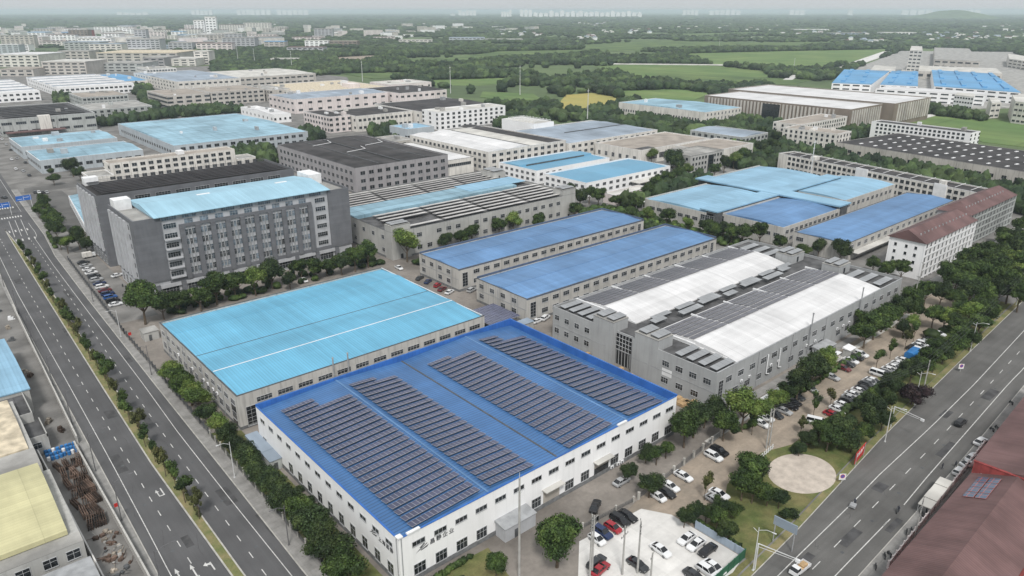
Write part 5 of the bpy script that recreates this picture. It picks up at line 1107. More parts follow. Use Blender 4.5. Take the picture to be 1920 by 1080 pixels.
r = thing('solar_carport', 'dark solar panel carport at the corner of the nearer blue shed', 'carport', (139.5, 172.2, 0)); o = MB().box(0, 13, 0, 14.5, 0, .12).build('solar_roof', ['panel_blue'], r, (0, 0, 3.2)); b = MB()
for a_ in (.3, 6.4, 12.6):
    for c_ in (.4, 7, 14): b.box(a_, a_ + .15, c_, c_ + .15, 0, 3.2)
b.build('carport_post', ['steel'], r)
for k, (x, y, n_) in enumerate(((148.2, 101.5, 4), (150.2, 100.5, 3), (148.6, 104.5, 3), (148.8, 121.5, 2), (149.8, 126.5, 3), (149.6, 140, 2))):
    for j in range(n_):
        o = MB(); o.box(0, 1.5, 0, 1.2, 0, .9); o.box(-.04, 1.54, -.04, .04, .1, .25); o.box(-.04, 1.54, -.04, .04, .6, .75); o.box(.0, 1.5, 0, 1.2, .9, .96)
        tag(o.build('wooden_crate', ['timber'], None, (x + (j % 2) * 1.7, y + (j // 2) * 1.4, 0), RND.uniform(-.1, .1)), 'wooden crate, %s in the %s heap beside the left wall of the vaulted factory' % (nth(j), nth(k)), 'crate', 'wooden crates by the vaulted factory')
b = MB()
for k in range(34): b.box(k * .78, k * .78 + .74, 0, .05 + .03 * (k % 2), .0, 1.9)
r = thing('white_strip_canopy', 'long narrow white canopy strip along the front of the vaulted factory', 'canopy', (163, 87.2, 0), radians(1)); MB().box(0, 46, 0, 1.5, 2.3, 2.42).build('canopy_sheet', ['trim_white'], r); b = MB()
for k in range(12): b.box(k * 4.15, k * 4.15 + .1, .1, .2, 0, 2.3); b.box(k * 4.15, k * 4.15 + .1, 1.3, 1.4, 0, 2.3)
b.build('canopy_post', ['steel'], r)
b = MB(); b.box(0, 0.12, 0, 11.5, 0, 1.9)
for k in range(12): b.box(-.06, .18, k * 1.04 - .05, k * 1.04 + .05, 0, 2.0)
tag(b.build('corrugated_fence', ['greyblue_roof'], None, (110.0, 58.2, 0)), 'pale corrugated fence closing the right side of the white parking lot', 'fence')
b = MB(); b.box(0, 24, 0, .08, 0, 2.2)
for k in range(13): b.box(k * 2 - .06, k * 2 + .06, -.06, .14, 0, 2.3)
tag(b.build('green_fence', ['green_paint'], None, (86, 57.0, 0), radians(2.4)), 'dark green hoarding along the road edge of the white parking lot', 'fence')
b = MB()
for k in range(9): b.box(k * 1.1, k * 1.1 + .55, 0, .06, 0, 1.3); b.box(k * 1.1 + .5, k * 1.1 + 1.1, .01, .05, .3, .4)
tag(b.build('picket_fence', ['trim_white'], None, (139.6, 74.3, 0), radians(5)), 'short white picket fence at the top of the round sand patch', 'fence')
def rail_fence(name, label, pts, h=1.5, m='trim_dark', gap=2.6, pm_='kerb_stone', pr=.14):
    r = thing(name, label, 'fence', (pts[0][0], pts[0][1], 0)); rails = MB(); posts = []
    for (xa, ya), (xb, yb) in zip(pts, pts[1:]):
        l = hypot(xb - xa, yb - ya); n = max(1, round(l / gap)); dx, dy = (xb - xa) / l, (yb - ya) / l; ox, oy = xa - pts[0][0], ya - pts[0][1]
        for z in (h * .3, h * .62, h * .93):
            p = [(ox - dy * .03, oy + dx * .03), (ox + dx * l - dy * .03, oy + dy * l + dx * .03), (ox + dx * l + dy * .03, oy + dy * l - dx * .03), (ox + dy * .03, oy - dx * .03)]
            rails.hexa([(*q, z) for q in p] + [(*q, z + .06) for q in p])
        q = .45
        while q < l:
            X, Y = ox + dx * q, oy + dy * q; rails.box(X - .02, X + .02, Y - .02, Y + .02, .1, h); q += .45
        for k in range(n + 1): posts.append((ox + dx * l * k / n, oy + dy * l * k / n))
    rails.build('railing', [m], r); me = MB().box(-pr, pr, -pr, pr, 0, h + .35).box(-pr - .05, pr + .05, -pr - .05, pr + .05, h + .35, h + .45).mesh('post', [M[pm_].name])
    for p in posts[:100]: put(me, 'post', r, (p[0], p[1], 0))
    return r
rail_fence('roadside_fence', 'dark railing with pale posts along the right pavement of the left road, nearer stretch', [(46.4, 66), (46.75, 110), (47.0, 170)], gap=3.6)
rail_fence('roadside_fence', 'dark railing along the left road in front of the slate office block', [(47.2, 172), (48.3, 252), (51.5, 350)], gap=3.2, pm_='trim_dark')
rail_fence('factory_fence', 'railing with stout pale posts between the factory yard and the dirt lot', [(108.6, 83.5), (118, 84.2), (131, 85.4), (148, 87.0)], gap=4.2, pr=.22)
rail_fence('factory_fence', 'thin double gate rail in front of the white factory by the white lot', [(84, 85.2), (96.5, 84.4), (107, 83.6)], h=1.1, gap=5)

# ------------------------------------------------------------------ poles, lamps, signs
def lamp(label, x, y, h, arm, rz, m='lamp_metal', group=None, two=False):
    r = thing('street_lamp', label, 'street lamp', (x, y, 0), rz, group); b = MB().tube((0, 0, 0), (0, 0, h), .12, .07, 8, 0).box(-.2, .2, -.2, .2, 0, .25); b.build('pole', [m], r)
    b = MB().tube((0, 0, h - .6), (arm * .5, 0, h + .15), .05, n=6).tube((arm * .5, 0, h + .15), (arm, 0, h + .2), .045, n=6)
    if two: b.tube((0, 0, h - 1.1), (-arm * .35, 0, h - .5), .045, n=6)
    b.build('arm', [m], r); MB().hexa([(arm - .35, -.14, h + .12), (arm + .5, -.09, h + .14), (arm + .5, .09, h + .14), (arm - .35, .14, h + .12), (arm - .35, -.1, h + .26), (arm + .5, -.05, h + .22), (arm + .5, .05, h + .22), (arm - .35, .1, h + .26)]).build('lamp_head', [m], r)
    return r
for k, y in enumerate((122, 149.5, 172.5, 199, 224.5, 262, 292, 330)):
    lamp('dark slim street lamp, %s from the near end, on the far left pavement' % nth(k), lerp_tab(LR['sl'], y) + .6, y, 10, 3.4, 0, 'lamp_dark', 'lamps on the left pavement')
for k, y in enumerate((119.5, 149, 215, 250, 290)):
    lamp('street lamp, %s from the near end, on the factory side of the left road' % nth(k), lerp_tab(LR['rk'], y) + 1.0, y, 9.5, -2.6, 0, 'lamp_dark' if k % 2 == 0 else 'lamp_metal', 'lamps on the factory side pavement')
lamp('pale double arm street lamp beside the bottom road sign frame', 108.2, 55.0, 10, -2.9, radians(100), two=True); lamp('pale double arm street lamp beside the red banner on the right road verge', 172.6, 58.6, 10, -2.9, radians(100), two=True)
lamp('pale street lamp farther up the right road verge', 197.2, 61.5, 10, -2.9, radians(100), two=True); lamp('farthest pale street lamp on the right road verge near the trees', 245, 64.2, 10, -2.9, radians(100), two=True)
def pole(label, x, y, h, cross=2, r0=.2, extra=False, name='power_pole'):
    r = thing(name, label, 'power pole', (x, y, 0), RND.uniform(0, 1)); MB().tube((0, 0, 0), (0, 0, h), r0, r0 * .62, 10).build('pole', ['pole_concrete'], r)
    for k in range(cross):
        z = h - .7 - k * 1.5; c_ = MB().box(-1.2, 1.2, -.06, .06, z, z + .12).build('crossarm', ['pole_concrete'], r); b = MB()
        for x_ in (-1.1, -.4, .4, 1.1): b.tube((x_, 0, z + .12), (x_, 0, z + .42), .06, n=6)
        b.build('insulator', ['trim_dark'], c_)
    if extra: [MB().tube(a_, b_, .05, n=6).build('bracket', ['lamp_metal'], r) for a_, b_ in (((.1, 0, h - 3.6), (2.2, 0, h - 3.9)), ((-.1, 0, h - 2.5), (-1.2, 0, h - 2.2)), ((0, 0, h), (0, 0, h + 1.2)))]
    return r
pole('tall bare concrete mast rising in front of the white factory wall', 72.9, 82.4, 22.5, 0, .28, True)
for k, (x, y, h) in enumerate(((82.6, 73.5, 15), (84.2, 74.4, 13.5), (88.5, 70.6, 11.2), (91.0, 69.0, 12), (89.8, 65, 8))): pole('concrete pole, %s from the left, in the cluster by the white lot' % nth(k), x, y, h, 2 if k < 4 else 1, .22)
pole('concrete pole with crossarms left of the round sand patch', 147.6, 76.2, 11, 2); pole('second concrete pole close to the one left of the round sand patch', 149.2, 76.3, 10.5, 1)
pole('power pole with wide crossarms in the trees right of the parked cars', 201.5, 61.5, 12, 2); pole('power pole at the far right corner of the vaulted factory', 266.5, 90.5, 13, 2); pole('power pole at the far right edge beyond the verge', 300, 68, 13, 2); pole('leaning grey pole on the pavement beside the red workshop', 140.5, 38.6, 10, 3, .17); pole('thin pole in front of the white dormitory wall', 290, 98, 11, 1)
for k, (px, py, h) in enumerate(((845, 175, 34), (680, 153, 30), (1101, 232, 32), (975, 178, 36), (447, 118, 38), (1517, 345, 27), (478, 120, 30), (548, 133, 34), (1348, 93, 26), (1488, 130, 20), (1433, 58, 26), (878, 62, 25))):
    x, y = G(px, py); r = thing('lattice_mast', 'thin pale mast, %s of the tall masts counted from the left' % nth(sorted([845, 680, 1101, 975, 447, 1517, 478, 548, 1348, 1488, 1433, 878]).index(px)), 'mast', (x, y, 0), 0, 'tall masts'); MB().tube((0, 0, 0), (0, 0, h), .55, .2, 6).build('shaft', ['lamp_metal'], r); MB().box(-1, 1, -.2, .2, h * .93, h * .95).box(-.7, .7, -.2, .2, h * .8, h * .82).build('platform', ['lamp_metal'], r)
def gantry(label, x, y, rz, arm, h=6.2, sign=None):
    r = thing('sign_gantry', label, 'sign post', (x, y, 0), rz); MB().tube((0, 0, 0), (0, 0, h), .14, n=8).build('post', ['lamp_metal'], r); MB().tube((0, 0, h), (arm, 0, h + .1), .1, .07, 8).tube((0, 0, h - .7), (arm * .96, 0, h - .3), .05, n=6).build('arm', ['lamp_metal'], r)
    MB().box(arm - .6, arm + .2, -.2, .2, h - .5, h + .1).build('camera_box', ['trim_white'], r)
gantry('pale cantilever camera post reaching over the right road beside the verge lamp', 180.3, 60.6, radians(-100), 7.5); gantry('pale cantilever camera post near the bottom reaching over the right road', 108.6, 54.9, radians(-78), 7.5)
r = thing('billboard', 'grey backed roadside billboard on two legs beside the right road', 'billboard', (118.3, 57.3, 0), radians(-86)); MB().tube((.4, 0, 0), (.4, 0, 6), .12, n=8).tube((4.4, 0, 0), (4.4, 0, 6), .12, n=8).build('leg', ['steel'], r); MB().box(0, 4.8, -.1, .1, 4.3, 6.3).build('board', ['greyblue_roof'], r)
b = MB()
for k in range(6): b.box(0, 4.8, .1, .16, 4.4 + k * .34, 4.46 + k * .34)
b.build('board_frame', ['steel'], r)
x, y = G(1606, 866); r = thing('red_banner', 'slanting red banner board with white lettering standing on the verge lawn', 'banner', (x - 2.6, y - .6, 0), radians(7)); MB().box(0, 6.6, -.06, .06, .8, 3.7).build('banner_sheet', ['red_paint'], r); MB().box(.3, .4, -.2, -.06, 0, 3.6).box(6, 6.1, -.2, -.06, 0, 3.6).build('banner_leg', ['steel'], r)
signtext('\u5b89\u5168\u751f\u4ea7', r, (.6, -.07, 2.3), 0, 1.15, 'banner_lettering', 'trim_white', 1.15)
def roundsign(label, x, y, rz, h=2.6, bw=1.5):
    r = thing('road_sign', label, 'road sign', (x, y, 0), rz); MB().tube((0, 0, 0), (0, 0, h), .05, n=6).build('post', ['lamp_metal'], r); MB().box(-bw / 2, bw / 2, -.09, -.05, h - 1.6, h).build('board', ['trim_white'], r)
    MB().tube((0, -.1, h - .65), (0, -.13, h - .65), .52, n=20).build('red_ring', ['red_paint'], r); MB().tube((0, -.13, h - .65), (0, -.15, h - .65), .39, n=20).build('blue_disc', ['blue_paint'], r)
    b = MB(); b.quad([(-.3, -.155, h - .4), (-.24, -.155, h - .34), (.3, -.155, h - .9), (.24, -.155, h - .96)]); b.build('red_bar', ['red_paint'], r)
roundsign('white board with a no parking disc beside the round sand patch', 147.8, 57.4, radians(-41)); roundsign('white board with a no parking disc farther up the right road verge', *G(1800, 697), radians(-41)); 
r = thing('red_flag_pole', 'red flag sign on the second lamp post of the left pavement', 'flag', (lerp_tab(LR['sl'], 149.5) + .7, 150.3, 0)); MB().tube((0, 0, 0), (0, 0, 4.2), .04, n=6).build('staff', ['lamp_dark'], r); MB().box(-.75, 0, -.03, .03, 3.2, 4.1).build('flag_cloth', ['red_paint'], r)
for x, y, lab in ((*G(243, 640), 'red and white flag pair beside the guard house gate'), (*G(1607, 1011 - 90), None)):
    if lab: r = thing('red_flag_pole', lab, 'flag', (x, y, 0)); MB().tube((0, 0, 0), (0, 0, 3), .04, n=6).build('staff', ['lamp_dark'], r); MB().box(0, .9, -.03, .03, 2.0, 3).build('flag_cloth', ['red_paint'], r)
for px, py, lab in ((44, 372, 'blue overhead direction sign at the far junction, on the right'), (4, 386, 'blue overhead direction sign at the far junction, on the left')):
    x, y = G(px, py, 5.5); r = thing('direction_sign', lab, 'road sign', (x, y, 0), radians(0)); MB().box(-3.6, 3.6, -.1, .1, 4.4, 7.0).build('board', ['blue_paint'], r); MB().tube((3.2, 0, 0), (3.2, 0, 7.2), .14, n=8).build('post', ['lamp_metal'], r)
    MB().box(-2.8, -.6, -.13, -.1, 5.2, 5.4).box(.4, 2.6, -.13, -.1, 5.9, 6.1).box(-.1, .1, -.13, -.1, 4.7, 6.6).build('sign_lines', ['trim_white'], r)
# power lines over the right hand verge
for k, (a_, b_, z) in enumerate((((201.5, 61.5), (300, 68), 11.8), ((147.6, 76.2), (201.5, 61.5), 10.8))):
    for q in (-.9, 0, .9):
        mb = MB(); n_ = 10; pts = [(a_[0] + (b_[0] - a_[0]) * i / n_, a_[1] + q + (b_[1] - a_[1]) * i / n_, z + .4 - 1.2 * (1 - (2 * i / n_ - 1) ** 2)) for i in range(n_ + 1)]
        for p_, s_ in zip(pts, pts[1:]): mb.tube(p_, s_, .025, n=4)
        tag(mb.build('power_cable', ['trim_dark']), 'thin power cable sagging between poles on the right verge, %s span' % ('upper' if k == 0 else 'lower'), 'cable', 'power cables %d' % k)

# ------------------------------------------------------------------ cars
CAR_ME = {}
def car_meshes(kind):
    if kind in CAR_ME: return CAR_ME[kind]
    if kind == 'sedan': L_, wd, st = 4.7, .9, [(-2.35, .42, .80), (-2.25, .30, .92), (-1.5, .26, .98), (-.9, .25, .98), (1.0, .25, .96), (1.9, .26, .86), (2.3, .30, .72), (2.36, .42, .60)]; cab = [(-1.95, .96), (-1.15, 1.42), (.25, 1.45), (1.2, .94)]
    elif kind == 'suv': L_, wd, st = 4.7, .94, [(-2.35, .45, .9), (-2.3, .34, 1.05), (-1.6, .30, 1.08), (-.9, .30, 1.08), (1.0, .30, 1.06), (1.9, .32, 1.0), (2.3, .36, .86), (2.36, .48, .7)]; cab = [(-2.25, 1.06), (-1.95, 1.62), (.3, 1.70), (1.2, 1.05)]
    elif kind == 'hatch': L_, wd, st = 4.0, .86, [(-2.0, .42, .85), (-1.95, .30, .98), (-1.2, .26, 1.0), (-.6, .26, 1.0), (.9, .26, .98), (1.6, .27, .9), (1.95, .32, .74), (2.0, .42, .62)]; cab = [(-1.92, .98), (-1.5, 1.45), (.3, 1.52), (1.15, .97)]
    else: L_, wd, st = 5.0, .95, [(-2.5, .45, 1.0), (-2.46, .34, 1.1), (-1.6, .30, 1.12), (-.9, .30, 1.12), (1.0, .30, 1.1), (2.0, .32, 1.04), (2.42, .38, .95), (2.5, .5, .8)]; cab = [(-2.45, 1.1), (-2.35, 1.92), (1.3, 1.95), (2.1, 1.06)]
    b = MB(); rings = []
    for x, z0, z1 in st:
        e = .86 if abs(x) > L_ / 2 - .08 else (.95 if abs(x) > L_ / 2 - .4 else 1); i = len(b.v)
        b.v += [(x, -wd * e * .92, z0), (x, -wd * e, z0 + (z1 - z0) * .45), (x, -wd * e * .97, z1 - .03), (x, -wd * e * .8, z1), (x, wd * e * .8, z1), (x, wd * e * .97, z1 - .03), (x, wd * e, z0 + (z1 - z0) * .45), (x, wd * e * .92, z0)]; rings.append(i)
    for a_, c_ in zip(rings, rings[1:]):
        for k in range(8): b.f.append((a_ + k, a_ + (k + 1) % 8, c_ + (k + 1) % 8, c_ + k)); b.m.append(0)
    b.f += [tuple(rings[0] + k for k in range(7, -1, -1)), tuple(rings[-1] + k for k in range(8))]; b.m += [0, 0]
    (x0, z0), (x1, z1), (x2, z2), (x3, z3) = cab; tw = wd * .70
    # roof skin and pillars
    b.hexa([(x1, -tw, z1 - .05), (x2, -tw, z2 - .05), (x2, tw, z2 - .05), (x1, tw, z1 - .05), (x1 + .12, -tw * .93, z1 + .01), (x2 - .12, -tw * .93, z2 + .01), (x2 - .12, tw * .93, z2 + .01), (x1 + .12, tw * .93, z1 + .01)])
    for sy in (-1, 1):
        for (xa, za, xb, zb) in ((x0, z0, x1, z1), (x3, z3, x2, z2), ((x0 + x3) / 2 - .05, z0, (x1 + x2) / 2 - .05, z1)):
            b.hexa([(xa - .05, sy * wd * .88 - .02, za - .03), (xa + .05, sy * wd * .88 - .02, za - .03), (xa + .05, sy * wd * .88 + .02, za - .03), (xa - .05, sy * wd * .88 + .02, za - .03), (xb - .05, sy * tw - .02, zb), (xb + .05, sy * tw - .02, zb), (xb + .05, sy * tw + .025, zb), (xb - .05, sy * tw + .025, zb)])
    g_ = MB(); g_.hexa([(x0, -wd * .86, z0 - .02), (x3, -wd * .86, z3 - .02), (x3, wd * .86, z3 - .02), (x0, wd * .86, z0 - .02), (x1, -tw * .98, z1 - .05), (x2, -tw * .98, z2 - .05), (x2, tw * .98, z2 - .05), (x1, tw * .98, z1 - .05)])
    wh = MB().tube((0, -.11, 0), (0, .11, 0), .32, n=14).mesh('wheel', ['rubber']); hub = MB().tube((0, -.12, 0), (0, .12, 0), .18, n=10).mesh('rim', ['steel'])
    li = MB().box(-.05, .03, -.16, .16, -.07, .07).mesh('headlight', ['lamp_lens'])
    bodies = {}
    CAR_ME[kind] = (b, g_.mesh('car_glass', ['car_glass']), wh, hub, li, L_, wd, bodies); return CAR_ME[kind]
def car(label, x, y, hd, col='white', kind='sedan', z=.02, group=None, detail=True):
    b, gl, wh, hub, li, L_, wd, bodies = car_meshes(kind)
    if col not in bodies: bodies[col] = b.mesh('car_body', ['car_' + col])
    r = thing('parked_car' if group else 'car', label, 'car', (x, y, z), hd, group); put(bodies[col], 'body', r); put(gl, 'window_glass', r)
    for sx in (-.3, .3):
        for sy in (-1, 1):
            w_ = put(wh, 'wheel', r, (sx * L_, sy * (wd - .1), .32))
            if detail: put(hub, 'rim', w_)
    if detail:
        for sy in (-1, 1): put(li, 'headlight', r, (L_ / 2 - .06, sy * wd * .66, .66 if kind != 'van' else .8))
    return r
def carpx(label, a_, b_, col, kind='sedan', group=None, z=.02, hz=.6):
    xa, ya = G(*a_, hz); xb, yb = G(*b_, hz); hd = atan2(yb - ya, xb - xa)
    for q in (0, pi / 2, pi, -pi / 2, -pi):
        if abs(hd - q) < .28 : hd = hd * .4 + q * .6
    return car(label, (xa + xb) / 2, (ya + yb) / 2, hd, col, kind, z, group)
q4 = lambda x, y: (1040 + x / 4.907, 860 + y / 4.907)
GL = 'cars in the white parking lot'; GD = 'cars on the dirt lot'
for a_, b_, c_, k_, lab, g_ in (((345, 505), (402, 370), 'black', 'sedan', 'black sedan driving alone on the yard of the white factory', None), ((600, 480), (745, 575), 'black', 'sedan', 'black sedan farthest up the left row of the white lot', GL), ((520, 515), (682, 620), 'black', 'suv', 'black SUV second from the top in the left row of the white lot', GL),
    ((475, 595), (600, 675), 'red', 'hatch', 'small red hatchback in the left row of the white lot', GL), ((365, 625), (515, 735), 'navy', 'suv', 'dark navy SUV between the small red car and the white hatchback', GL), ((325, 690), (455, 795), 'white', 'hatch', 'white hatchback at the near end of the left row', GL),
    ((895, 775), (1060, 910), 'white', 'sedan', 'white sedan standing alone in the middle of the white lot', GL), ((680, 915), (850, 1035), 'dark', 'sedan', 'dark grey sedan in the near middle of the white lot', GL), ((1280, 690), (1150, 780), 'white', 'sedan', 'white sedan farthest left by the corrugated fence', GL),
    ((1370, 745), (1235, 835), 'white', 'sedan', 'white sedan second along the corrugated fence', GL), ((1475, 795), (1340, 890), 'black', 'sedan', 'black sedan third along the corrugated fence', GL), ((1400, 945), (1535, 1055), 'white', 'sedan', 'white sedan nearest the green hoarding', GL), ((1340, 985), (1480, 1090), 'white', 'suv', 'white SUV next to the sedan at the green hoarding', GL),
    ((1235, 1040), (1340, 1120), 'dark', 'sedan', 'dark sedan cut by the bottom edge beside the white SUV', GL), ((340, 1010), (430, 905), 'dark', 'suv', 'dark SUV beside the red car behind the pole cluster', GL), ((375, 1075), (465, 960), 'red', 'sedan', 'bright red sedan behind the pole cluster at the bottom', GL),
    ((1110, 115), (1260, 205), 'white', 'sedan', 'white sedan on the dirt lot just below the fence posts', GD), ((990, 205), (1135, 300), 'white', 'sedan', 'white sedan beside the round tree on the dirt lot', GD), ((980, 275), (1075, 345), 'black', 'sedan', 'black sedan beneath the round tree on the dirt lot', GD), ((905, 315), (1000, 385), 'white', 'hatch', 'white hatchback half hidden under the round tree', GD),
    ((1430, 285), (1600, 365), 'white', 'sedan', 'white sedan beside the silver one by the dark hedge', GD), ((1410, 335), (1530, 425), 'silver', 'sedan', 'silver sedan by the small twisted tree', GD), ((1395, -60), (1530, 20), 'white', 'suv', 'white SUV on the dirt lot beside a black one', GD), ((1440, -110), (1590, -25), 'black', 'suv', 'black SUV parked beside the white SUV on the dirt lot', GD), ((570, 235), (660, 180), 'silver', 'sedan', 'pale car half hidden by the tree next to the white factory', None)):
    carpx(lab, q4(*a_), q4(*b_), c_, k_, g_, .07 if g_ == GL else .03)
q5 = lambda x, y: (1360 + x / 4.5, 560 + y / 4.5)
L5 = [((1085, 448), (1200, 492), 'white', 'suv'), ((1040, 470), (1162, 518), 'black', 'sedan'), ((1003, 500), (1118, 545), 'white', 'sedan'), ((972, 525), (1087, 572), 'dark', 'sedan'), ((945, 560), (1045, 608), 'maroon', 'sedan'), ((560, 800), (650, 850), 'dark', 'sedan'), ((525, 848), (620, 895), 'black', 'sedan'), ((490, 885), (595, 928), 'black', 'sedan'), ((440, 925), (545, 968), 'silver', 'sedan'), ((390, 960), (468, 1005), 'dark', 'hatch'), ((285, 990), (390, 1020), 'white', 'sedan'), ((260, 1030), (345, 1075), 'white', 'sedan'), ((770, 575), (860, 600), 'white', 'suv'), ((860, 640), (940, 680), 'silver', 'sedan'), ((690, 735), (760, 785), 'silver', 'sedan')]
for i, (a_, b_, c_, k_) in enumerate(L5): carpx('%s car, %s from the top in the left hand row of the long dirt lot' % (c_, nth(i)), q5(*a_), q5(*b_), c_, k_, 'left hand row of the long dirt lot', .03)
R5 = [((1640, 350), (1750, 385), 'silver', 'sedan'), ((1590, 380), (1690, 415), 'white', 'sedan'), ((1540, 410), (1640, 445), 'black', 'sedan'), ((1400, 548), (1500, 590), 'silver', 'sedan'), ((1335, 582), (1440, 622), 'white', 'sedan'), ((1295, 610), (1400, 640), 'dark', 'sedan'), ((1170, 690), (1275, 728), 'silver', 'sedan'), ((1085, 762), (1185, 800), 'white', 'sedan'), ((1000, 818), (1110, 860), 'silver', 'sedan'), ((1745, 278), (1850, 310), 'white', 'sedan'), ((1700, 310), (1800, 345), 'silver', 'sedan'), ((1670, 333), (1785, 368), 'black', 'sedan'), ((1610, 365), (1730, 405), 'white', 'suv'), ((1560, 395), (1670, 430), 'dark', 'sedan'), ((1450, 500), (1560, 545), 'white', 'sedan'), ((1420, 530), (1520, 575), 'white', 'sedan'), ((1375, 560), (1480, 600), 'white', 'sedan'), ((1240, 620), (1350, 655), 'white', 'van'), ((1200, 675), (1300, 712), 'white', 'sedan'), ((1145, 705), (1250, 745), 'dark', 'sedan'), ((1115, 740), (1220, 782), 'black', 'sedan'), ((1030, 790), (1135, 830), 'white', 'sedan'), ((975, 842), (1095, 892), 'black', 'sedan'), ((930, 872), (1060, 925), 'white', 'sedan'), ((888, 905), (1015, 962), 'white', 'sedan'), ((838, 950), (968, 1005), 'red', 'sedan'), ((705, 1025), (830, 1055), 'white', 'van')]
for i, (a_, b_, c_, k_) in enumerate(R5): carpx('%s %s, %s from the top in the right hand row of the long dirt lot' % (c_, 'van' if k_ == 'van' else 'car', nth(i)), q5(*a_), q5(*b_), c_, k_, 'right hand row of the long dirt lot', .03)
q1 = lambda x, y: (100 + x / 3.6, 320 + y / 3.6)
LL = ['dark', 'silver', 'white', 'white', 'dark', 'silver', 'navy', 'white', 'maroon', 'navy', 'blue', 'black', 'white']
for i, c_ in enumerate(LL):
    t = i / (len(LL) - 1); x, y = G(*q1(175 + t * 215, 622 + t * 285), .6); car('%s car, %s from the far end of the row beside the tall slate block' % (c_, nth(i)), x + 1.5, y, RND.uniform(-.05, .05), c_, RND.choice(('sedan', 'sedan', 'suv')), .0, 'row beside the tall slate block')
carpx('white sedan parked across the yard close to the slate office block', q1(398, 715), q1(466, 695), 'white')
for a_, b_, c_, k_, lab in (((741, 497), (755, 507), 'white', 'sedan', 'white car under the tree at the far corner of the blue hall'), ((778, 527), (796, 515), 'dark', 'sedan', 'dark sedan in the row by the farther blue shed'), ((794, 534), (811, 521), 'navy', 'sedan', 'navy car in the row by the farther blue shed'), ((812, 540), (828, 529), 'red', 'hatch', 'bright red car, left of the two red ones by the blue shed'), ((820, 547), (838, 536), 'maroon', 'sedan', 'darker red car, right of the two red ones by the blue shed'), ((833, 553), (853, 541), 'white', 'sedan', 'white sedan beside the red cars at the blue shed'), ((874, 549), (895, 538), 'silver', 'suv', 'silver SUV between the two parallel blue sheds'), ((998, 607), (1016, 596), 'white', 'sedan', 'white sedan beside the white vaulted factory corner'), ((1015, 601), (1030, 590), 'white', 'suv', 'white SUV next to the sedan by the vaulted factory corner'),
    ((671, 471), (686, 464), 'black', 'sedan', 'black car at the left side of the solar works'), ((678, 475), (692, 468), 'white', 'sedan', 'white car at the left side of the solar works'), ((563, 520), (577, 530), 'white', 'sedan', 'white car among the bushes before the slate office block')): carpx(lab, a_, b_, c_, k_, None, 0)
for i, x_ in enumerate((66, 73, 80, 88)): x, y = G(x_, 362); car('%s car, %s from the left on the side street beyond the left lot' % (('dark', 'white', 'dark', 'white')[i], nth(i)), x, y, pi / 2, ('dark', 'white', 'black', 'silver')[i], 'sedan', 0, 'side street cars', False)
for i, (px, py) in enumerate(((8, 372), (22, 300), (32, 298), (48, 306), (30, 318), (44, 322), (55, 330), (4, 262), (12, 272), (20, 282))): x, y = G(px, py); car('small distant car near the far junction, %s from the left' % nth(i), x, y, pi / 2 if i else 1.9, ('dark', 'white', 'silver')[i % 3], 'sedan', .02, 'cars near the far junction', False)
carpx('black SUV driving up the right road', (1791, 799), (1811, 785), 'black', 'suv', None, 0)
for i, (a_, b_) in enumerate((((1829, 832), (1848, 824)), ((1812, 863), (1834, 853)), ((1806, 872), (1830, 868)), ((1789, 890), (1806, 878)))): carpx('white car, %s from the top on the pavement beside the red buildings' % nth(i), a_, b_, 'white', 'sedan' if i != 3 else 'hatch', 'white cars by the red buildings', .12)
# pickup truck at the bottom
xa, ya = G(1486, 1076, .8); xb, yb = G(1514, 1054, .8); hd = atan2(ya - yb, xa - xb)
r = thing('pickup_truck', 'small white pickup truck with an open loaded bed at the bottom of the right road', 'truck', ((xa + xb) / 2, (ya + yb) / 2, 0), hd + pi * 0)
MB().hexa([(.9, -.85, .5), (2.5, -.85, .5), (2.5, .85, .5), (.9, .85, .5), (.9, -.78, 1.25), (2.4, -.8, 1.2), (2.4, .8, 1.2), (.9, .78, 1.25)]).hexa([(1.0, -.7, 1.85), (1.95, -.7, 1.85), (1.95, .7, 1.85), (1.0, .7, 1.85), (1.05, -.66, 1.93), (1.85, -.66, 1.93), (1.85, .66, 1.93), (1.05, .66, 1.93)]).build('cab', ['car_white'], r)
MB().hexa([(1.0, -.77, 1.25), (2.3, -.77, 1.2), (2.3, .77, 1.2), (1.0, .77, 1.25), (1.02, -.69, 1.86), (1.93, -.69, 1.86), (1.93, .69, 1.86), (1.02, .69, 1.86)]).build('window_glass', ['car_glass'], r)
MB().box(-2.4, .85, -.9, .9, .55, .7).box(-2.4, .85, -.9, -.84, .7, 1.15).box(-2.4, .85, .84, .9, .7, 1.15).box(-2.4, -2.34, -.84, .84, .7, 1.15).box(.79, .85, -.84, .84, .7, 1.5).build('cargo_bed', ['car_white'], r)
tag(MB().box(-1.9, -.3, -.6, .5, .71, 1.2).box(-.2, .6, -.5, .7, .71, 1.05).build('cargo_load', ['timber'], None, ((xa + xb) / 2, (ya + yb) / 2, 0), hd), 'boxes lying in the open bed of the white pickup', 'cargo')
for sx in (-1.6, 1.65):
    for sy in (-.75, .75): MB().tube((sx, sy - .12, .34), (sx, sy + .12, .34), .34, n=14).build('wheel', ['rubber'], r)
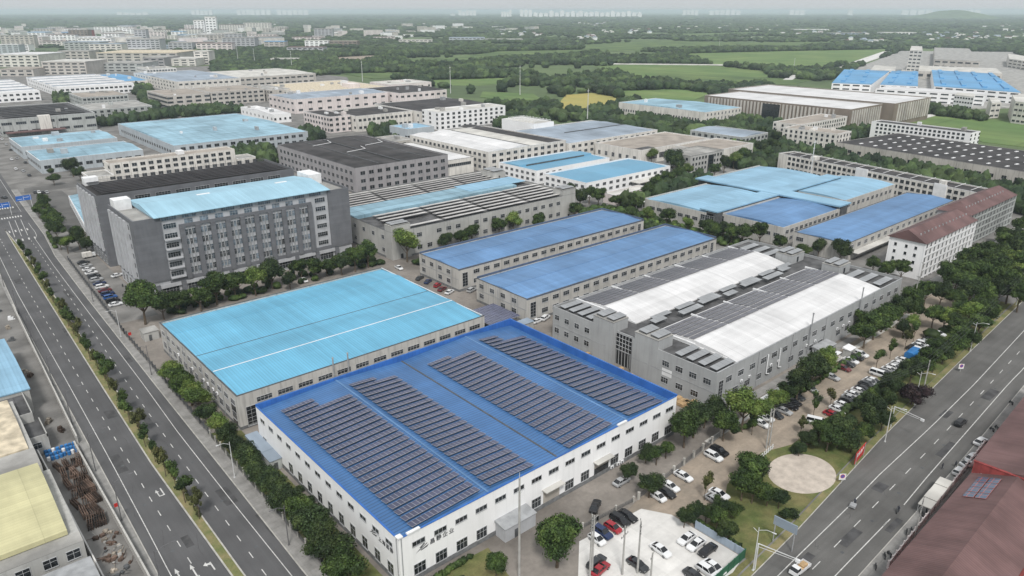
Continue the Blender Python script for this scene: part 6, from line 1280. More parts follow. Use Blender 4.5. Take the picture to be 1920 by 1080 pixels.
# blue covered truck in the lot, box truck left
x, y = G(1712, 663, 1); r = thing('covered_truck', 'bright blue tarpaulin covered load between the parked cars of the right hand row', 'truck', (x, y, .02), radians(2)); MB().extr([(-1.3, .6), (1.3, .6), (1.35, 2.0), (.9, 2.5), (-.9, 2.5), (-1.35, 2.0)], 'x', -3.6, 2.2).build('tarpaulin', ['drum_blue'], r); MB().box(2.3, 3.9, -1.0, 1.0, .5, 2.3).build('cab', ['car_white'], r)
for sx in (-2.4, 2.9):
    for sy in (-1, 1): MB().tube((sx, sy - .12, .45), (sx, sy + .12, .45), .45, n=12).build('wheel', ['rubber'], r)
x, y = G(*q1(235, 572), 1); r = thing('box_truck', 'small cream box truck at the far end of the row beside the slate block', 'truck', (x, y, 0), .1); MB().box(-2.2, 1.3, -.95, .95, .6, 2.6).build('cargo_box', ['cream_wall'], r); MB().box(1.4, 2.7, -.9, .9, .5, 1.9).build('cab', ['car_white'], r); MB().box(2.3, 2.73, -.8, .8, 1.2, 1.8).build('window_glass', ['car_glass'], r)
for sx in (-1.4, 1.9):
    for sy in (-.85, .85): MB().tube((sx, sy - .1, .38), (sx, sy + .1, .38), .38, n=12).build('wheel', ['rubber'], r)
# motorbikes, riders, a walker
def bike_parts(r, m='trim_dark'):
    for sx in (-.62, .62):
        t = MB().tube((sx, -.05, .29), (sx, .05, .29), .29, n=12); t.build('wheel', ['rubber'], r)
    MB().hexa([(-.75, -.14, .45), (.35, -.1, .35), (.35, .1, .35), (-.75, .14, .45), (-.8, -.13, .78), (.2, -.09, .72), (.2, .09, .72), (-.8, .13, .78)]).tube((.62, 0, .3), (.42, 0, .95), .04, n=6).tube((.42, -.32, 1.0), (.42, .32, 1.0), .025, n=6).hexa([(.4, -.16, .4), (.5, -.16, .4), (.5, .16, .4), (.4, .16, .4), (.3, -.14, .9), (.42, -.14, .9), (.42, .14, .9), (.3, .14, .9)]).build('body', [m], r)
    MB().box(-.75, -.02, -.13, .13, .78, .85).build('saddle', ['rubber'], r)
def skin_body(name, joints, edges, radii, m, root):
    me = bpy.data.meshes.new(name); me.from_pydata(joints, edges, []); me.materials.append(M[m]); o = put(me, name, root)
    o.modifiers.new('skin', 'SKIN'); sv = me.skin_vertices[0].data if me.skin_vertices else None
    if sv is None:
        bpy.context.view_layer.objects.active = o
    for i, r_ in enumerate(radii):
        if sv is not None: sv[i].radius = (r_, r_); sv[i].use_root = (i == 0)
    s_ = o.modifiers.new('sub', 'SUBSURF'); s_.levels = s_.render_levels = 1; return o
def person(label, x, y, rz, pose, col='cloth_dark', z=.0, group=None):
    """joints: pelvis, chest, neck, head, arms, legs; one continuous tapered surface"""
    if pose == 'ride': J = [(-.25, 0, .92), (-.18, 0, 1.25), (-.12, 0, 1.45), (-.08, 0, 1.6), (-.05, 0, 1.74), (-.16, .2, 1.38), (.02, .27, 1.15), (.34, .28, 1.04), (-.16, -.2, 1.38), (.02, -.27, 1.15), (.34, -.28, 1.04), (-.2, .12, .88), (.16, .18, .82), (.12, .16, .42), (.3, .16, .36), (-.2, -.12, .88), (.16, -.18, .82), (.12, -.16, .42), (.3, -.16, .36)]
    else: J = [(0, 0, .95), (0, 0, 1.25), (0, 0, 1.43), (0, 0, 1.55), (.02, 0, 1.68), (0, .2, 1.38), (-.08, .25, 1.12), (.05, .26, .88), (0, -.2, 1.38), (.08, -.25, 1.12), (.18, -.26, .9), (0, .1, .9), (.16, .11, .5), (.12, .11, .08), (.28, .11, .05), (0, -.1, .9), (-.08, -.11, .5), (-.26, -.11, .12), (-.14, -.11, .05)]
    E_ = [(0, 1), (1, 2), (2, 3), (3, 4), (2, 5), (5, 6), (6, 7), (2, 8), (8, 9), (9, 10), (0, 11), (11, 12), (12, 13), (13, 14), (0, 15), (15, 16), (16, 17), (17, 18)]
    R_ = [.15, .17, .14, .06, .1, .07, .05, .04, .07, .05, .04, .1, .075, .05, .045, .1, .075, .05, .045]
    r = thing('person', label, 'person', (x, y, z), rz, group)
    # a lofted body: tapered segments welded round shared joints
    b = MB()
    for a_, c_ in E_:
        b.tube(J[a_], J[c_], R_[a_], R_[c_], 8)
    b.build('body', [col], r); hz_ = J[4]; t = MB(); t.v = []; 
    for i in range(7):
        for j in range(10):
            ph, th = pi * i / 6, 2 * pi * j / 10; t.v.append((hz_[0] + .11 * sin(ph) * cos(th), hz_[1] + .095 * sin(ph) * sin(th), hz_[2] + .03 + .13 * cos(ph)))
    for i in range(6):
        for j in range(10): a_ = i * 10 + j; c_ = i * 10 + (j + 1) % 10; t.f.append((a_, a_ + 10, c_ + 10, c_)); t.m.append(0)
    t.build('hair', ['trim_dark'], r)
    return r
for lab, px, py, hd, kk in (('grey cargo tricycle with a rider on the left edge line of the right road', 1602, 946, .2, 1), ('dark scooter with a rider in dark clothes on the inner line of the right road', 1683, 961, 3.2, 0)):
    x, y = G(px, py); r = thing('motor_scooter', lab.replace(' with a rider', '') if False else lab.split(' with')[0] + ' moving on the right road', 'scooter', (x, y, 0), hd); bike_parts(r)
    if kk: MB().box(-2.2, -.8, -.6, .6, .45, .95).build('cargo_tray', ['trim_grey'], r)
    person('rider in dark clothes sitting on the %s' % ('cargo tricycle at the left edge line' if kk else 'scooter at the inner line of the right road'), x, y, hd, 'ride')
x, y = G(1766, 880); person('walker in dark clothes at the gap of the inner road line', x, y, 2, 'walk'); x, y = G(1791, 876); person('person in black standing beside the white cars near the awning', x, y, 1, 'walk')
for i, (px, py) in enumerate(((1895, 758), (1859, 808), (1727, 966), (1699, 1001), (1658, 1046), (1641, 1066), (1750, 940))):
    for j in range(2 if i in (1, 2, 3, 4) else 1):
        x, y = G(px + j * 9, py - j * 3); r = thing('parked_scooter', 'dark parked scooter, %s from the top along the right pavement%s' % (nth(i if i < 2 else {6: 2, 2: 3, 3: 4, 4: 5, 5: 6}[i]), '' if j == 0 else ', inner one'), 'scooter', (x, y, .12), RND.uniform(.3, 1.0), 'scooters on the right pavement'); bike_parts(r)
for i, (px, py) in enumerate(((230, 537), (236, 540), (243, 548))): x, y = G(px, py); r = thing('parked_scooter', 'scooter, %s from the left, at the foot of the slate office block' % nth(i), 'scooter', (x, y, 0), 1.2, 'scooters by the slate block'); bike_parts(r)

# ------------------------------------------------------------------ trees
def ico(sub):
    t = (1 + 5 ** .5) / 2; v = [(-1, t, 0), (1, t, 0), (-1, -t, 0), (1, -t, 0), (0, -1, t), (0, 1, t), (0, -1, -t), (0, 1, -t), (t, 0, -1), (t, 0, 1), (-t, 0, -1), (-t, 0, 1)]
    f = [(0, 11, 5), (0, 5, 1), (0, 1, 7), (0, 7, 10), (0, 10, 11), (1, 5, 9), (5, 11, 4), (11, 10, 2), (10, 7, 6), (7, 1, 8), (3, 9, 4), (3, 4, 2), (3, 2, 6), (3, 6, 8), (3, 8, 9), (4, 9, 5), (2, 4, 11), (6, 2, 10), (8, 6, 7), (9, 8, 1)]
    v = [np.array(p) / np.linalg.norm(p) for p in v]
    for _ in range(sub):
        c = {}; nf = []
        def mid(a, b):
            k = (min(a, b), max(a, b))
            if k not in c: p = v[a] + v[b]; v.append(p / np.linalg.norm(p)); c[k] = len(v) - 1
            return c[k]
        for a, b, d in f: ab, bd, da = mid(a, b), mid(b, d), mid(d, a); nf += [(a, ab, da), (b, bd, ab), (d, da, bd), (ab, bd, da)]
        f = nf
    return np.array(v), np.array(f)
ICO1, ICO2, ICO0 = ico(1), ico(2), ico(0)
def mesh_np(name, V, F3, F4=None, mats=(), mi=None):
    me = bpy.data.meshes.new(name); F4 = np.zeros((0, 4), int) if F4 is None else F4
    me.vertices.add(len(V)); me.vertices.foreach_set('co', np.asarray(V, np.float32).ravel())
    nl = F3.size + F4.size; me.loops.add(nl); me.loops.foreach_set('vertex_index', np.concatenate([F3.ravel(), F4.ravel()]).astype(np.int32))
    n3, n4 = len(F3), len(F4); me.polygons.add(n3 + n4)
    ls = np.concatenate([np.arange(n3) * 3, n3 * 3 + np.arange(n4) * 4]).astype(np.int32); me.polygons.foreach_set('loop_start', ls)
    for m_ in mats: me.materials.append(M[m_])
    me.update(calc_edges=True); me.validate(); return me
def crown_mesh(name, seed, rx, rz, lobes, leaves, ls, m, zc, spread=.74, low=.0):
    """crown: uneven lobes set round the middle, each a rough inner mass wrapped in loose leaf clumps"""
    rg = np.random.default_rng(seed); V = []; F3 = []; Q = []; nv = 0; cs = []
    for k in range(lobes):
        a, rr_ = rg.uniform(0, 2 * pi), rg.uniform(.15, 1) ** .6 * spread; zz = rg.uniform(-.5, .75)
        s_ = rg.uniform(.22, .5) * (1.1 - .25 * abs(zz)); cs.append((rr_ * cos(a) * rx * (1 - .3 * max(0, zz)), rr_ * sin(a) * rx * (1 - .3 * max(0, zz)), zc + zz * rz * .75, s_ * rx, s_ * rz * .95))
    cs.append((0, 0, zc, .55 * rx, .6 * rz))
    v0, f0 = ICO2
    for (x, y, z, sx, sz) in cs:
        d_ = 1 + rg.normal(0, .16, (len(v0), 1)); p = v0 * d_ * np.array([sx, sx, sz]) * .74 + np.array([x, y, z]); V.append(p); F3.append(f0 + nv); nv += len(p)
    C = np.array(cs); wts = C[:, 3] ** 2; idx = rg.choice(len(C), leaves, p=wts / wts.sum()); n = rg.normal(size=(leaves, 3)); n /= np.linalg.norm(n, axis=1)[:, None]; n[:, 2] = np.where(n[:, 2] < -.3, -n[:, 2], n[:, 2])
    P = C[idx][:, :3] + n * np.stack([C[idx][:, 3], C[idx][:, 3], C[idx][:, 4]], 1) * rg.uniform(.8, 1.3, (leaves, 1)) ** 1.0
    keep = np.ones(leaves, bool)
    for c_ in C: q = (P - c_[:3]) / np.array([c_[3], c_[3], c_[4]]) / .80; keep &= (q ** 2).sum(1) > 1
    P, n = P[keep], n[keep]; nn = n + rg.normal(0, .55, n.shape); nn /= np.linalg.norm(nn, axis=1)[:, None]
    t = np.cross(nn, rg.normal(size=nn.shape)); t /= np.linalg.norm(t, axis=1)[:, None]; u = np.cross(nn, t); s_ = (ls * rg.uniform(.6, 1.4, (len(P), 1)))
    quad = np.stack([P - t * s_, P + u * s_ * .55, P + t * s_, P - u * s_ * .55], 1).reshape(-1, 3)
    F4 = (np.arange(len(P) * 4).reshape(-1, 4) + nv); V.append(quad)
    return mesh_np(name, np.concatenate(V), np.concatenate(F3), F4, [m])
def trunk_mesh(h, r_, seed, limbs=5, spread=1.6):
    rg = random.Random(seed); b = MB(); b.tube((0, 0, -.1), (.08, .05, h * .55), r_, r_ * .7, 8); b.tube((.08, .05, h * .55), (0, .1, h), r_ * .7, r_ * .35, 7)
    for k in range(limbs): a = 2 * pi * k / limbs + rg.uniform(-.3, .3); b.tube((.06, .05, h * rg.uniform(.5, .75)), (spread * cos(a), spread * sin(a), h * rg.uniform(1.1, 1.35)), r_ * .4, r_ * .15, 6)
    return b.mesh('trunk', ['bark'])
def footprints():
    out = []
    for o in S.objects:
        if o.parent is None and o.type == 'EMPTY' and o.get('category') in ('building', 'factory', 'office block', 'dormitory', 'house', 'tower', 'workshop', 'shed'):
            for ch in o.children:
                if ch.name.startswith('wall'):
                    xs_ = [v.co.x for v in ch.data.vertices]; ys_ = [v.co.y for v in ch.data.vertices]; a = o.rotation_euler[2]
                    out.append((o.location.x, o.location.y, a, min(xs_), max(xs_), min(ys_), max(ys_))); break
    return out
FP = footprints()
def clear(X, Y, mg):
    for (ox, oy, a, x0, x1, y0, y1) in FP:
        dx, dy = X - ox, Y - oy; u = dx * cos(a) + dy * sin(a); v = -dx * sin(a) + dy * cos(a)
        if x0 - mg < u < x1 + mg and y0 - mg < v < y1 + mg: return False
    return True
TREES = {}
for k in range(6): TREES['round%d' % k] = (crown_mesh('crown', 10 + k, 3.0, 2.6, 11 + k % 3, 3600, .2, 'leaf', 4.5), trunk_mesh(3.2, .22, k), 3.0)
for k in range(2): TREES['big%d' % k] = (crown_mesh('crown', 20 + k, 4.4, 3.5, 20, 8000, .24, 'leaf', 5.9, .7), trunk_mesh(4.2, .32, k, 6, 2.2), 4.4)
for k in range(2): TREES['bright%d' % k] = (crown_mesh('crown', 30 + k, 3.0, 2.4, 9, 2600, .17, 'leaf_bright', 4.4, .7), trunk_mesh(3.2, .2, k), 3.0)
for k in range(3): TREES['dark%d' % k] = (crown_mesh('crown', 40 + k, 3.0, 3.0, 12, 3400, .19, 'leaf_dark', 4.2), trunk_mesh(2.8, .2, k), 3.0)
TREES['purple0'] = (crown_mesh('crown', 50, 4.2, 2.9, 11, 4500, .18, 'leaf_purple', 3.5), trunk_mesh(2.4, .25, 3), 4.2)
for k in range(3): TREES['young%d' % k] = (crown_mesh('crown', 60 + k, 1.1, 1.7, 5, 420, .14, 'leaf_rust' if k == 1 else 'leaf', 3.3), trunk_mesh(2.6, .07, k, 4, .6), 1.1)
for k in range(2): TREES['bush%d' % k] = (crown_mesh('crown', 70 + k, 1.5, 1.1, 6, 900, .12, 'leaf_dark', 1.0, .6), trunk_mesh(.6, .08, k, 4, .5), 1.5)
NT = [0]
def tree(kind, x, y, R_, label, group=None, name='tree', cat='tree', zs=None):
    kind = RND.choice(('round', 'dark', 'bright', 'round')) if kind == 'round' and RND.random() < .45 else ('round' if kind == 'dark' and RND.random() < .3 else kind); ks = [k for k in TREES if k.startswith(kind)]; cm, tm, r0 = TREES[ks[NT[0] % len(ks)]]; NT[0] += 1
    s_ = R_ / r0; r = thing(name, label, cat, (x, y, 0), RND.uniform(0, 6.28), group); r.scale = (s_ * RND.uniform(.88, 1.14), s_ * RND.uniform(.88, 1.14), (zs or s_) * RND.uniform(.85, 1.2)); put(cm, 'crown', r); put(tm, 'trunk', r); return r
def px_row(kind, pts, label, group, z=3.2, sc=1.0, **k):
    """label holds %s for the rank from the left"""
    pts = [p for p in pts if clear(*G(p[0], p[1], z), 1.2)]
    order = sorted(range(len(pts)), key=lambda i: pts[i][0])
    for rank, i in enumerate(order): p = pts[i]; x, y = G(p[0], p[1], z); tree(p[3] if len(p) > 3 else kind, x, y, p[2] * sc, label % nth(rank), group, **k)
cz = lambda x, y: (x / 3, 720 + y / 3)
px_row('dark', [(*cz(1310, 345), 2.2), (*cz(1385, 420), 2.5), (*cz(1440, 490), 2.3), (*cz(1520, 565), 2.7), (*cz(1590, 660), 2.7), (*cz(1690, 720), 2.7), (*cz(1760, 850), 3.0), (*cz(1870, 965), 3.1), (*cz(1940, 1080), 3), (*cz(1240, 255), 2.4, 'bright'), (*cz(1115, 110), 3.3, 'round'), (*cz(1020, 30), 2.9, 'round'), (*cz(1075, 60), 2.6, 'round'), (322, 706, 2.6, 'round'), (447, 846, 2.3), (470, 868, 2.2), (494, 896, 2.4), (519, 922, 2.4), (546, 952, 2.6), (574, 983, 2.7), (603, 1022, 2.8), (633, 1060, 2.8), (356, 742, 2.4), (388, 780, 2.2), (425, 822, 2.2), (338, 722, 2.2)], 'roadside tree, %s from the left, in the row along the left pavement before the factory', 'roadside row along the left pavement', sc=1.22)
px_row('bush', [(*cz(1570, 475), 1.5), (*cz(1620, 520), 1.6), (*cz(1685, 590), 1.5), (*cz(1750, 655), 1.5), (*cz(1812, 712), 1.5), (*cz(1885, 790), 1.6), (*cz(1250, 165), 1.3), (*cz(1290, 200), 1.4), (*cz(1330, 230), 1.4), (312, 683, 1.4), (330, 700, 1.4), (670, 1005, 1.3), (690, 1040, 1.3), (840, 1050, 1.2), (860, 1040, 1.2), (820, 1060, 1.2)], 'clipped dark bush, %s from the left, at the foot of the factory walls', 'bushes at the factory walls', z=.9, name='bush', cat='bush')
px_row('round', [(270, 592, 5.0, 'big'), (305, 583, 3.6, 'dark'), (335, 573, 3.0), (375, 568, 3), (405, 556, 3.6), (440, 545, 4.2, 'big'), (478, 540, 3.8, 'bright'), (510, 527, 4.0, 'dark'), (543, 528, 2.5), (565, 512, 3), (590, 512, 3.4), (612, 504, 3), (640, 502, 3.2, 'dark'), (665, 496, 3.4), (690, 488, 3.2)], 'tree, %s from the left, between the slate office block and the light blue hall', 'trees before the slate office block', sc=1.28)
px_row('round', [(738, 466, 3.2), (763, 478, 3.8, 'bright'), (797, 456, 3.0), (836, 455, 2.2), (866, 432, 3.2), (864, 450, 2.2), (885, 445, 2.2), (907, 425, 3.6), (935, 432, 2.6), (946, 418, 2.6), (962, 425, 3), (982, 406, 3.6, 'bright'), (1010, 420, 2.4), (1035, 388, 3.2, 'dark'), (1030, 405, 2.6), (1052, 398, 3), (1078, 400, 2.6)], 'tree, %s from the left, between the solar works and the farther blue shed', 'trees behind the blue sheds', sc=1.6)
px_row('round', [(1068, 372, 3.4, 'dark'), (1088, 380, 3.4), (1105, 372, 3), (1122, 378, 3.6), (1140, 370, 2.8, 'bright'), (1158, 382, 3), (1172, 373, 2.6), (1188, 392, 3.3), (1206, 386, 3), (1216, 405, 3, 'bright'), (1232, 398, 3.2, 'dark'), (1250, 412, 3.4), (1262, 400, 3, 'dark'), (1282, 408, 2.8), (1290, 424, 2.6), (1308, 416, 3.4), (1325, 430, 3.2), (1342, 420, 3), (1356, 436, 3.4, 'dark'), (1378, 428, 3), (1392, 446, 3.2), (1410, 436, 3), (1425, 450, 3.4), (1446, 448, 3.2, 'bright'), (1460, 462, 2.6), (1498, 458, 2.6), (1508, 474, 2.4), (1180, 405, 3), (1372, 445, 2.8), (1335, 442, 2.8)], 'tree, %s from the left, in the belt before the cross shaped complex', 'tree belt before the cross shaped complex', sc=1.28)
px_row('dark', [(1535, 470, 3.0), (1555, 466, 3.6), (1575, 478, 3.0), (1638, 498, 2.4), (1664, 510, 3, 'round'), (1690, 512, 2.6, 'round')], 'dark tree, %s from the left, behind the vaulted factory by the dormitory', 'trees between the vaulted factory and the dormitory', sc=1.28)
px_row('round', [(1195, 352, 3), (1215, 362, 2.8), (1232, 350, 3.2), (1250, 342, 3.4), (1270, 334, 3.2), (1290, 326, 3, 'bright'), (1310, 330, 2.6), (1262, 318, 4.6, 'dark'), (1276, 312, 3.6, 'dark'), (1340, 322, 3), (1358, 314, 3.4), (1376, 306, 3.2, 'bright'), (1392, 296, 3.4), (1410, 300, 3.2), (1425, 285, 4, 'dark'), (1440, 296, 3.2), (1452, 280, 3.2), (1395, 276, 3.2), (1412, 262, 4.2, 'dark'), (1428, 255, 3.6), (1456, 262, 4, 'dark'), (1476, 254, 4.2, 'dark'), (1490, 264, 3.6, 'dark'), (1372, 288, 3), (1222, 296, 3), (1240, 288, 3, 'dark'), (1260, 300, 3), (1085, 302, 2.8), (1098, 308, 2.8), (1218, 324, 2.8)], 'tree, %s from the left, in the belt behind the white halls', 'tree belt behind the white halls', z=4, sc=1.4)
px_row('round', [(1262, 800, 2.6, 'dark'), (1284, 818, 3.0, 'dark'), (1302, 800, 3.0, 'dark'), (1322, 782, 2.6, 'dark'), (1346, 772, 2.8, 'dark'), (1358, 806, 2.8), (1392, 788, 3.5, 'bright'), (1434, 765, 2.4, 'bright'), (1455, 752, 2.4), (1478, 738, 2.6, 'dark'), (1496, 734, 3, 'round'), (1524, 710, 3.2, 'dark'), (1552, 685, 2.6, 'bright'), (1540, 700, 2.4), (1604, 650, 2.6), (1622, 636, 3.2), (1640, 620, 3.4, 'dark'), (1655, 606, 3.2), (1672, 596, 3), (1618, 612, 2.6), (1688, 586, 3, 'dark'), (1706, 572, 3)], 'tree, %s from the left, between the vaulted factory and the dirt lot', 'trees between the vaulted factory and the dirt lot', sc=1.28)
px_row('round', [(1178, 882, 2.4, 'dark'), (1212, 846, 2.4, 'dark'), (1232, 850, 2.2, 'dark'), (1218, 910, 2.9, 'round'), (1045, 1038, 5.0, 'big'), (930, 1058, 2.6, 'dark'), (865, 1076, 1.8, 'bush'), (1250, 838, 2, 'dark')], 'tree, %s from the left, in front of the white factory and the white lot', 'trees before the white factory')
px_row('dark', [(1284, 970, 1.8), (1302, 962, 2.0), (1325, 960, 1.8), (1345, 975, 2), (1364, 1000, 1.9), (1352, 955, 1.8), (1375, 950, 1.8), (1392, 920, 2.4), (1408, 900, 3.0), (1424, 888, 2.6), (1404, 870, 2), (1412, 925, 2.2), (1440, 930, 2.2), (1462, 935, 1.8), (1475, 954, 1.5, 'bush'), (1489, 952, 1.6, 'bush'), (1500, 838, 1.6), (1515, 824, 2.0), (1538, 812, 2.6), (1552, 830, 2.6), (1572, 822, 2.8), (1590, 800, 2.6), (1598, 830, 2.2), (1615, 815, 2.4, 'round'), (1636, 778, 3.2), (1625, 795, 2.8), (1655, 792, 2.6), (1560, 808, 2.2), (1712, 742, 4.0, 'purple'), (1664, 760, 2.6), (1680, 730, 2.4), (1648, 748, 2.4)], 'dark tree, %s from the left, on the verge along the right road', 'dark trees on the right road verge', z=2.6, sc=1.12)
px_row('round', [(1640, 745, 2.2), (1668, 720, 2.4, 'dark'), (1688, 708, 2.6, 'dark'), (1710, 700, 2.8), (1730, 690, 2.6, 'dark'), (1738, 672, 2.4), (1752, 680, 2.6), (1770, 665, 3.0, 'dark'), (1788, 655, 3.0), (1758, 650, 2.8), (1800, 635, 3.2), (1820, 640, 3.2, 'dark'), (1836, 612, 3.4), (1818, 596, 3.4, 'bright'), (1842, 590, 3.4), (1790, 612, 3, 'round'), (1770, 605, 3.2, 'bright'), (1750, 600, 3), (1735, 560, 3.4), (1765, 560, 3.6, 'dark'), (1790, 565, 3.4), (1815, 560, 3.6, 'dark'), (1845, 562, 3.8), (1870, 560, 3.8, 'dark'), (1850, 600, 3.2, 'dark'), (1715, 590, 3), (1800, 585, 3), (1695, 618, 2.6), (1712, 606, 2.4)], 'tree, %s from the left, in the thicket at the upper end of the dirt lot', 'thicket at the upper end of the dirt lot', sc=1.14)
px_row('round', [(1790, 540, 3.8, 'dark'), (1812, 520, 4), (1822, 500, 3.8), (1838, 520, 4, 'dark'), (1858, 508, 4), (1848, 485, 3.8, 'dark'), (1872, 490, 4), (1866, 530, 4), (1890, 505, 4, 'bright'), (1885, 470, 3.8), (1905, 485, 4, 'dark'), (1903, 455, 3.8), (1918, 470, 4), (1895, 530, 4, 'bright'), (1915, 510, 4), (1912, 540, 4, 'dark'), (1890, 555, 4), (1918, 435, 3.6), (1880, 445, 3), (1822, 545, 3.6), (1770, 528, 3.2), (1850, 540, 3.8), (1910, 570, 3.4), (1872, 515, 3.6, 'dark'), (1838, 498, 3.6)], 'tree, %s from the left, in the grove beside the pale lane', 'grove beside the pale lane', sc=1.28)
px_row('young', [(1412, 795, 1.3), (1503, 795, 1.2), (1528, 765, 1.6), (1560, 745, 1.5, 'young'), (1646, 675, 1.7), (1672, 655, 1.6), (1700, 640, 1.6), (1323, 915, 1.4), (1345, 940, 1.2), (1505, 790, 1.1), (1715, 625, 1.8)], 'slender young tree, %s from the left, standing on the dirt lot', 'young trees on the dirt lot')
px_row('round', [(82, 395, 3), (92, 410, 3.4), (84, 382, 2.6), (102, 422, 3.6), (106, 438, 3.4), (72, 398, 2.4), (125, 462, 3, 'bright'), (148, 456, 3, 'dark'), (162, 462, 2.8, 'dark'), (100, 338, 2.8, 'dark'), (136, 322, 3.6, 'dark'), (150, 330, 3), (128, 312, 2.6, 'dark'), (96, 322, 1.8, 'dark'), (142, 432, 2), (112, 456, 2.4, 'dark')], 'tree, %s from the left, at the upper bend of the left road', 'trees at the upper bend of the left road', sc=1.28)
ylist = [104, 140, 146, 152, 160, 168, 175, 183, 190, 197, 205, 213, 221, 229, 237, 245, 253, 261, 270, 279, 288, 298, 308, 318, 329, 340, 352, 364]
for i, y in enumerate(ylist[1:]): tree('young', (lerp_tab(LR['ml'], y) + lerp_tab(LR['mr'], y)) / 2 + RND.uniform(-.4, .4), y + RND.uniform(-1, 1), RND.uniform(1.3, 2.0), 'slender median tree, %s from the near end of the planted strip in the left road' % nth(i), 'median trees')
# hedges (one mass each)
def hedge(name, label, x0, y0, x1, y1, wd, h, n, m='leaf_dark', seed=1):
    rg = np.random.default_rng(seed); V = []; F = []; nv = 0; v0, f0 = ICO1
    for i in range(n):
        t = rg.uniform(); s_ = rg.uniform(.5, 1.0) * wd; c_ = np.array([x0 + (x1 - x0) * t + rg.normal(0, wd * .25), y0 + (y1 - y0) * t + rg.normal(0, wd * .25), h * rg.uniform(.35, .7)]); p = v0 * (1 + rg.normal(0, .18, (len(v0), 1))) * np.array([s_, s_, h * .5]) + c_; V.append(p); F.append(f0 + nv); nv += len(p)
    o = put(mesh_np(name, np.concatenate(V), np.concatenate(F), None, [m]), name); return tag(o, label, 'hedge', None, 'stuff')
hedge('hedge', 'low rough shrubs along the planted median of the left road', 34, 140, 38, 360, .5, .9, 420, 'leaf_rust', 3); hedge('hedge', 'low hedge beside the green hoarding and the corrugated fence', 111.3, 60, 111.3, 70, .7, 1.3, 60, 'leaf', 4); hedge('hedge', 'ragged shrubs round the sand patch on the verge side', 133.5, 70, 140, 76, 1.1, 2.0, 60, 'leaf', 5); hedge('hedge', 'undergrowth along the right hand row of parked cars', 150, 71, 235, 73, 1.0, 1.6, 260, 'leaf_dark', 6)
hedge('hedge', 'undergrowth beside the fence of the dirt lot', 150, 84.5, 215, 85.5, .9, 1.5, 120, 'leaf', 8); hedge('hedge', 'planted strip at the near left foot of the white factory wall', 56, 92.5, 70, 93, .7, .9, 60, 'leaf', 9)
hedge('hedge', 'green hedge on the far left verge near the junction', 51, 372, 53, 400, .9, 1.5, 60, 'leaf', 10)

# ------------------------------------------------------------------ woods (masses beyond the works)
def wn(x, y): return (np.sin(x * .011 + 1.3 * np.sin(y * .007)) + np.sin(y * .013 + 1.7 * np.sin(x * .009 + 2)) + .6 * np.sin(x * .031 + y * .027) + .5 * np.sin(x * .004 - y * .006 + 1)) / 3.1
def inpoly_np(X, Y, poly):
    c = np.zeros(len(X), bool); n = len(poly); j = n - 1
    for i in range(n):
        xi, yi = poly[i]; xj, yj = poly[j]
        k = ((yi > Y) != (yj > Y)) & (X < (xj - xi) * (Y - yi) / ((yj - yi) or 1e-9) + xi); c ^= k; j = i
    return c
def wood(name, label, poly, sp, size, ht, base, thr, seed, exclude=True, m='wood_leaf', fields=True, marg=3):
    rg = np.random.default_rng(seed); xs_ = [p[0] for p in poly]; ys_ = [p[1] for p in poly]
    gx, gy = np.meshgrid(np.arange(min(xs_), max(xs_), sp), np.arange(min(ys_), max(ys_), sp)); X = gx.ravel() + rg.uniform(-.5, .5, gx.size) * sp; Y = gy.ravel() + rg.uniform(-.5, .5, gx.size) * sp
    k = inpoly_np(X, Y, poly); X, Y = X[k], Y[k]; k = wn(X, Y) + rg.normal(0, .12, len(X)) > thr; X, Y = X[k], Y[k]
    if fields:
        for f in FIELDS: 
            rr_ = np.hypot(X, Y); k = np.ones(len(X), bool)
            for sh in (0, 14, 28): k &= ~inpoly_np(X * (1 + sh / rr_), Y * (1 + sh / rr_), f)
            X, Y = X[k], Y[k]
    for (ox, oy, a, x0, x1, y0, y1) in FP:
        dx, dy = X - ox, Y - oy; u = dx * cos(a) + dy * sin(a); v = -dx * sin(a) + dy * cos(a); k = ~((u > x0 - marg) & (u < x1 + marg) & (v > y0 - marg) & (v < y1 + marg))
        if hypot(ox, oy) > 380:
            rr_ = np.hypot(X, Y); dx, dy = X * (1 + 13 / rr_) - ox, Y * (1 + 13 / rr_) - oy; u = dx * cos(a) + dy * sin(a); v = -dx * sin(a) + dy * cos(a); k &= ~((u > x0) & (u < x1) & (v > y0) & (v < y1))
        X, Y = X[k], Y[k]
    v0, f0 = base; n = len(X)
    if n == 0: return None
    R1 = 1 + rg.normal(0, .16, (n, len(v0), 1)); s_ = size * rg.uniform(.6, 1.35, n); h_ = ht * rg.uniform(.6, 1.3, n)
    sc = np.stack([s_, s_ * rg.uniform(.8, 1.2, n), h_ * .55], 1)[:, None, :]
    P = v0[None] * R1 * sc + np.stack([X, Y, h_ * .5], 1)[:, None, :]
    F = f0[None] + (np.arange(n) * len(v0))[:, None, None]
    o = put(mesh_np(name, P.reshape(-1, 3), F.reshape(-1, 3), None, [m]), name); tag(o, label, 'wood', None, 'stuff'); return n
cnt = []
near_poly = pxpoly([(1225, 262), (1190, 250), (1000, 222), (950, 208), (840, 170), (700, 140), (560, 140), (520, 100), (640, 98), (1000, 92), (1400, 90), (1700, 90), (1990, 92), (2010, 200), (1905, 175), (1500, 168), (1560, 176), (1320, 180), (1200, 186), (1190, 225), (1330, 262), (1390, 262)])
cnt.append(wood('green_wood', 'broad green wood and thickets beyond the white works, between the fields', near_poly, 9.0, 5.8, 8.5, ICO2, -.2, 1))
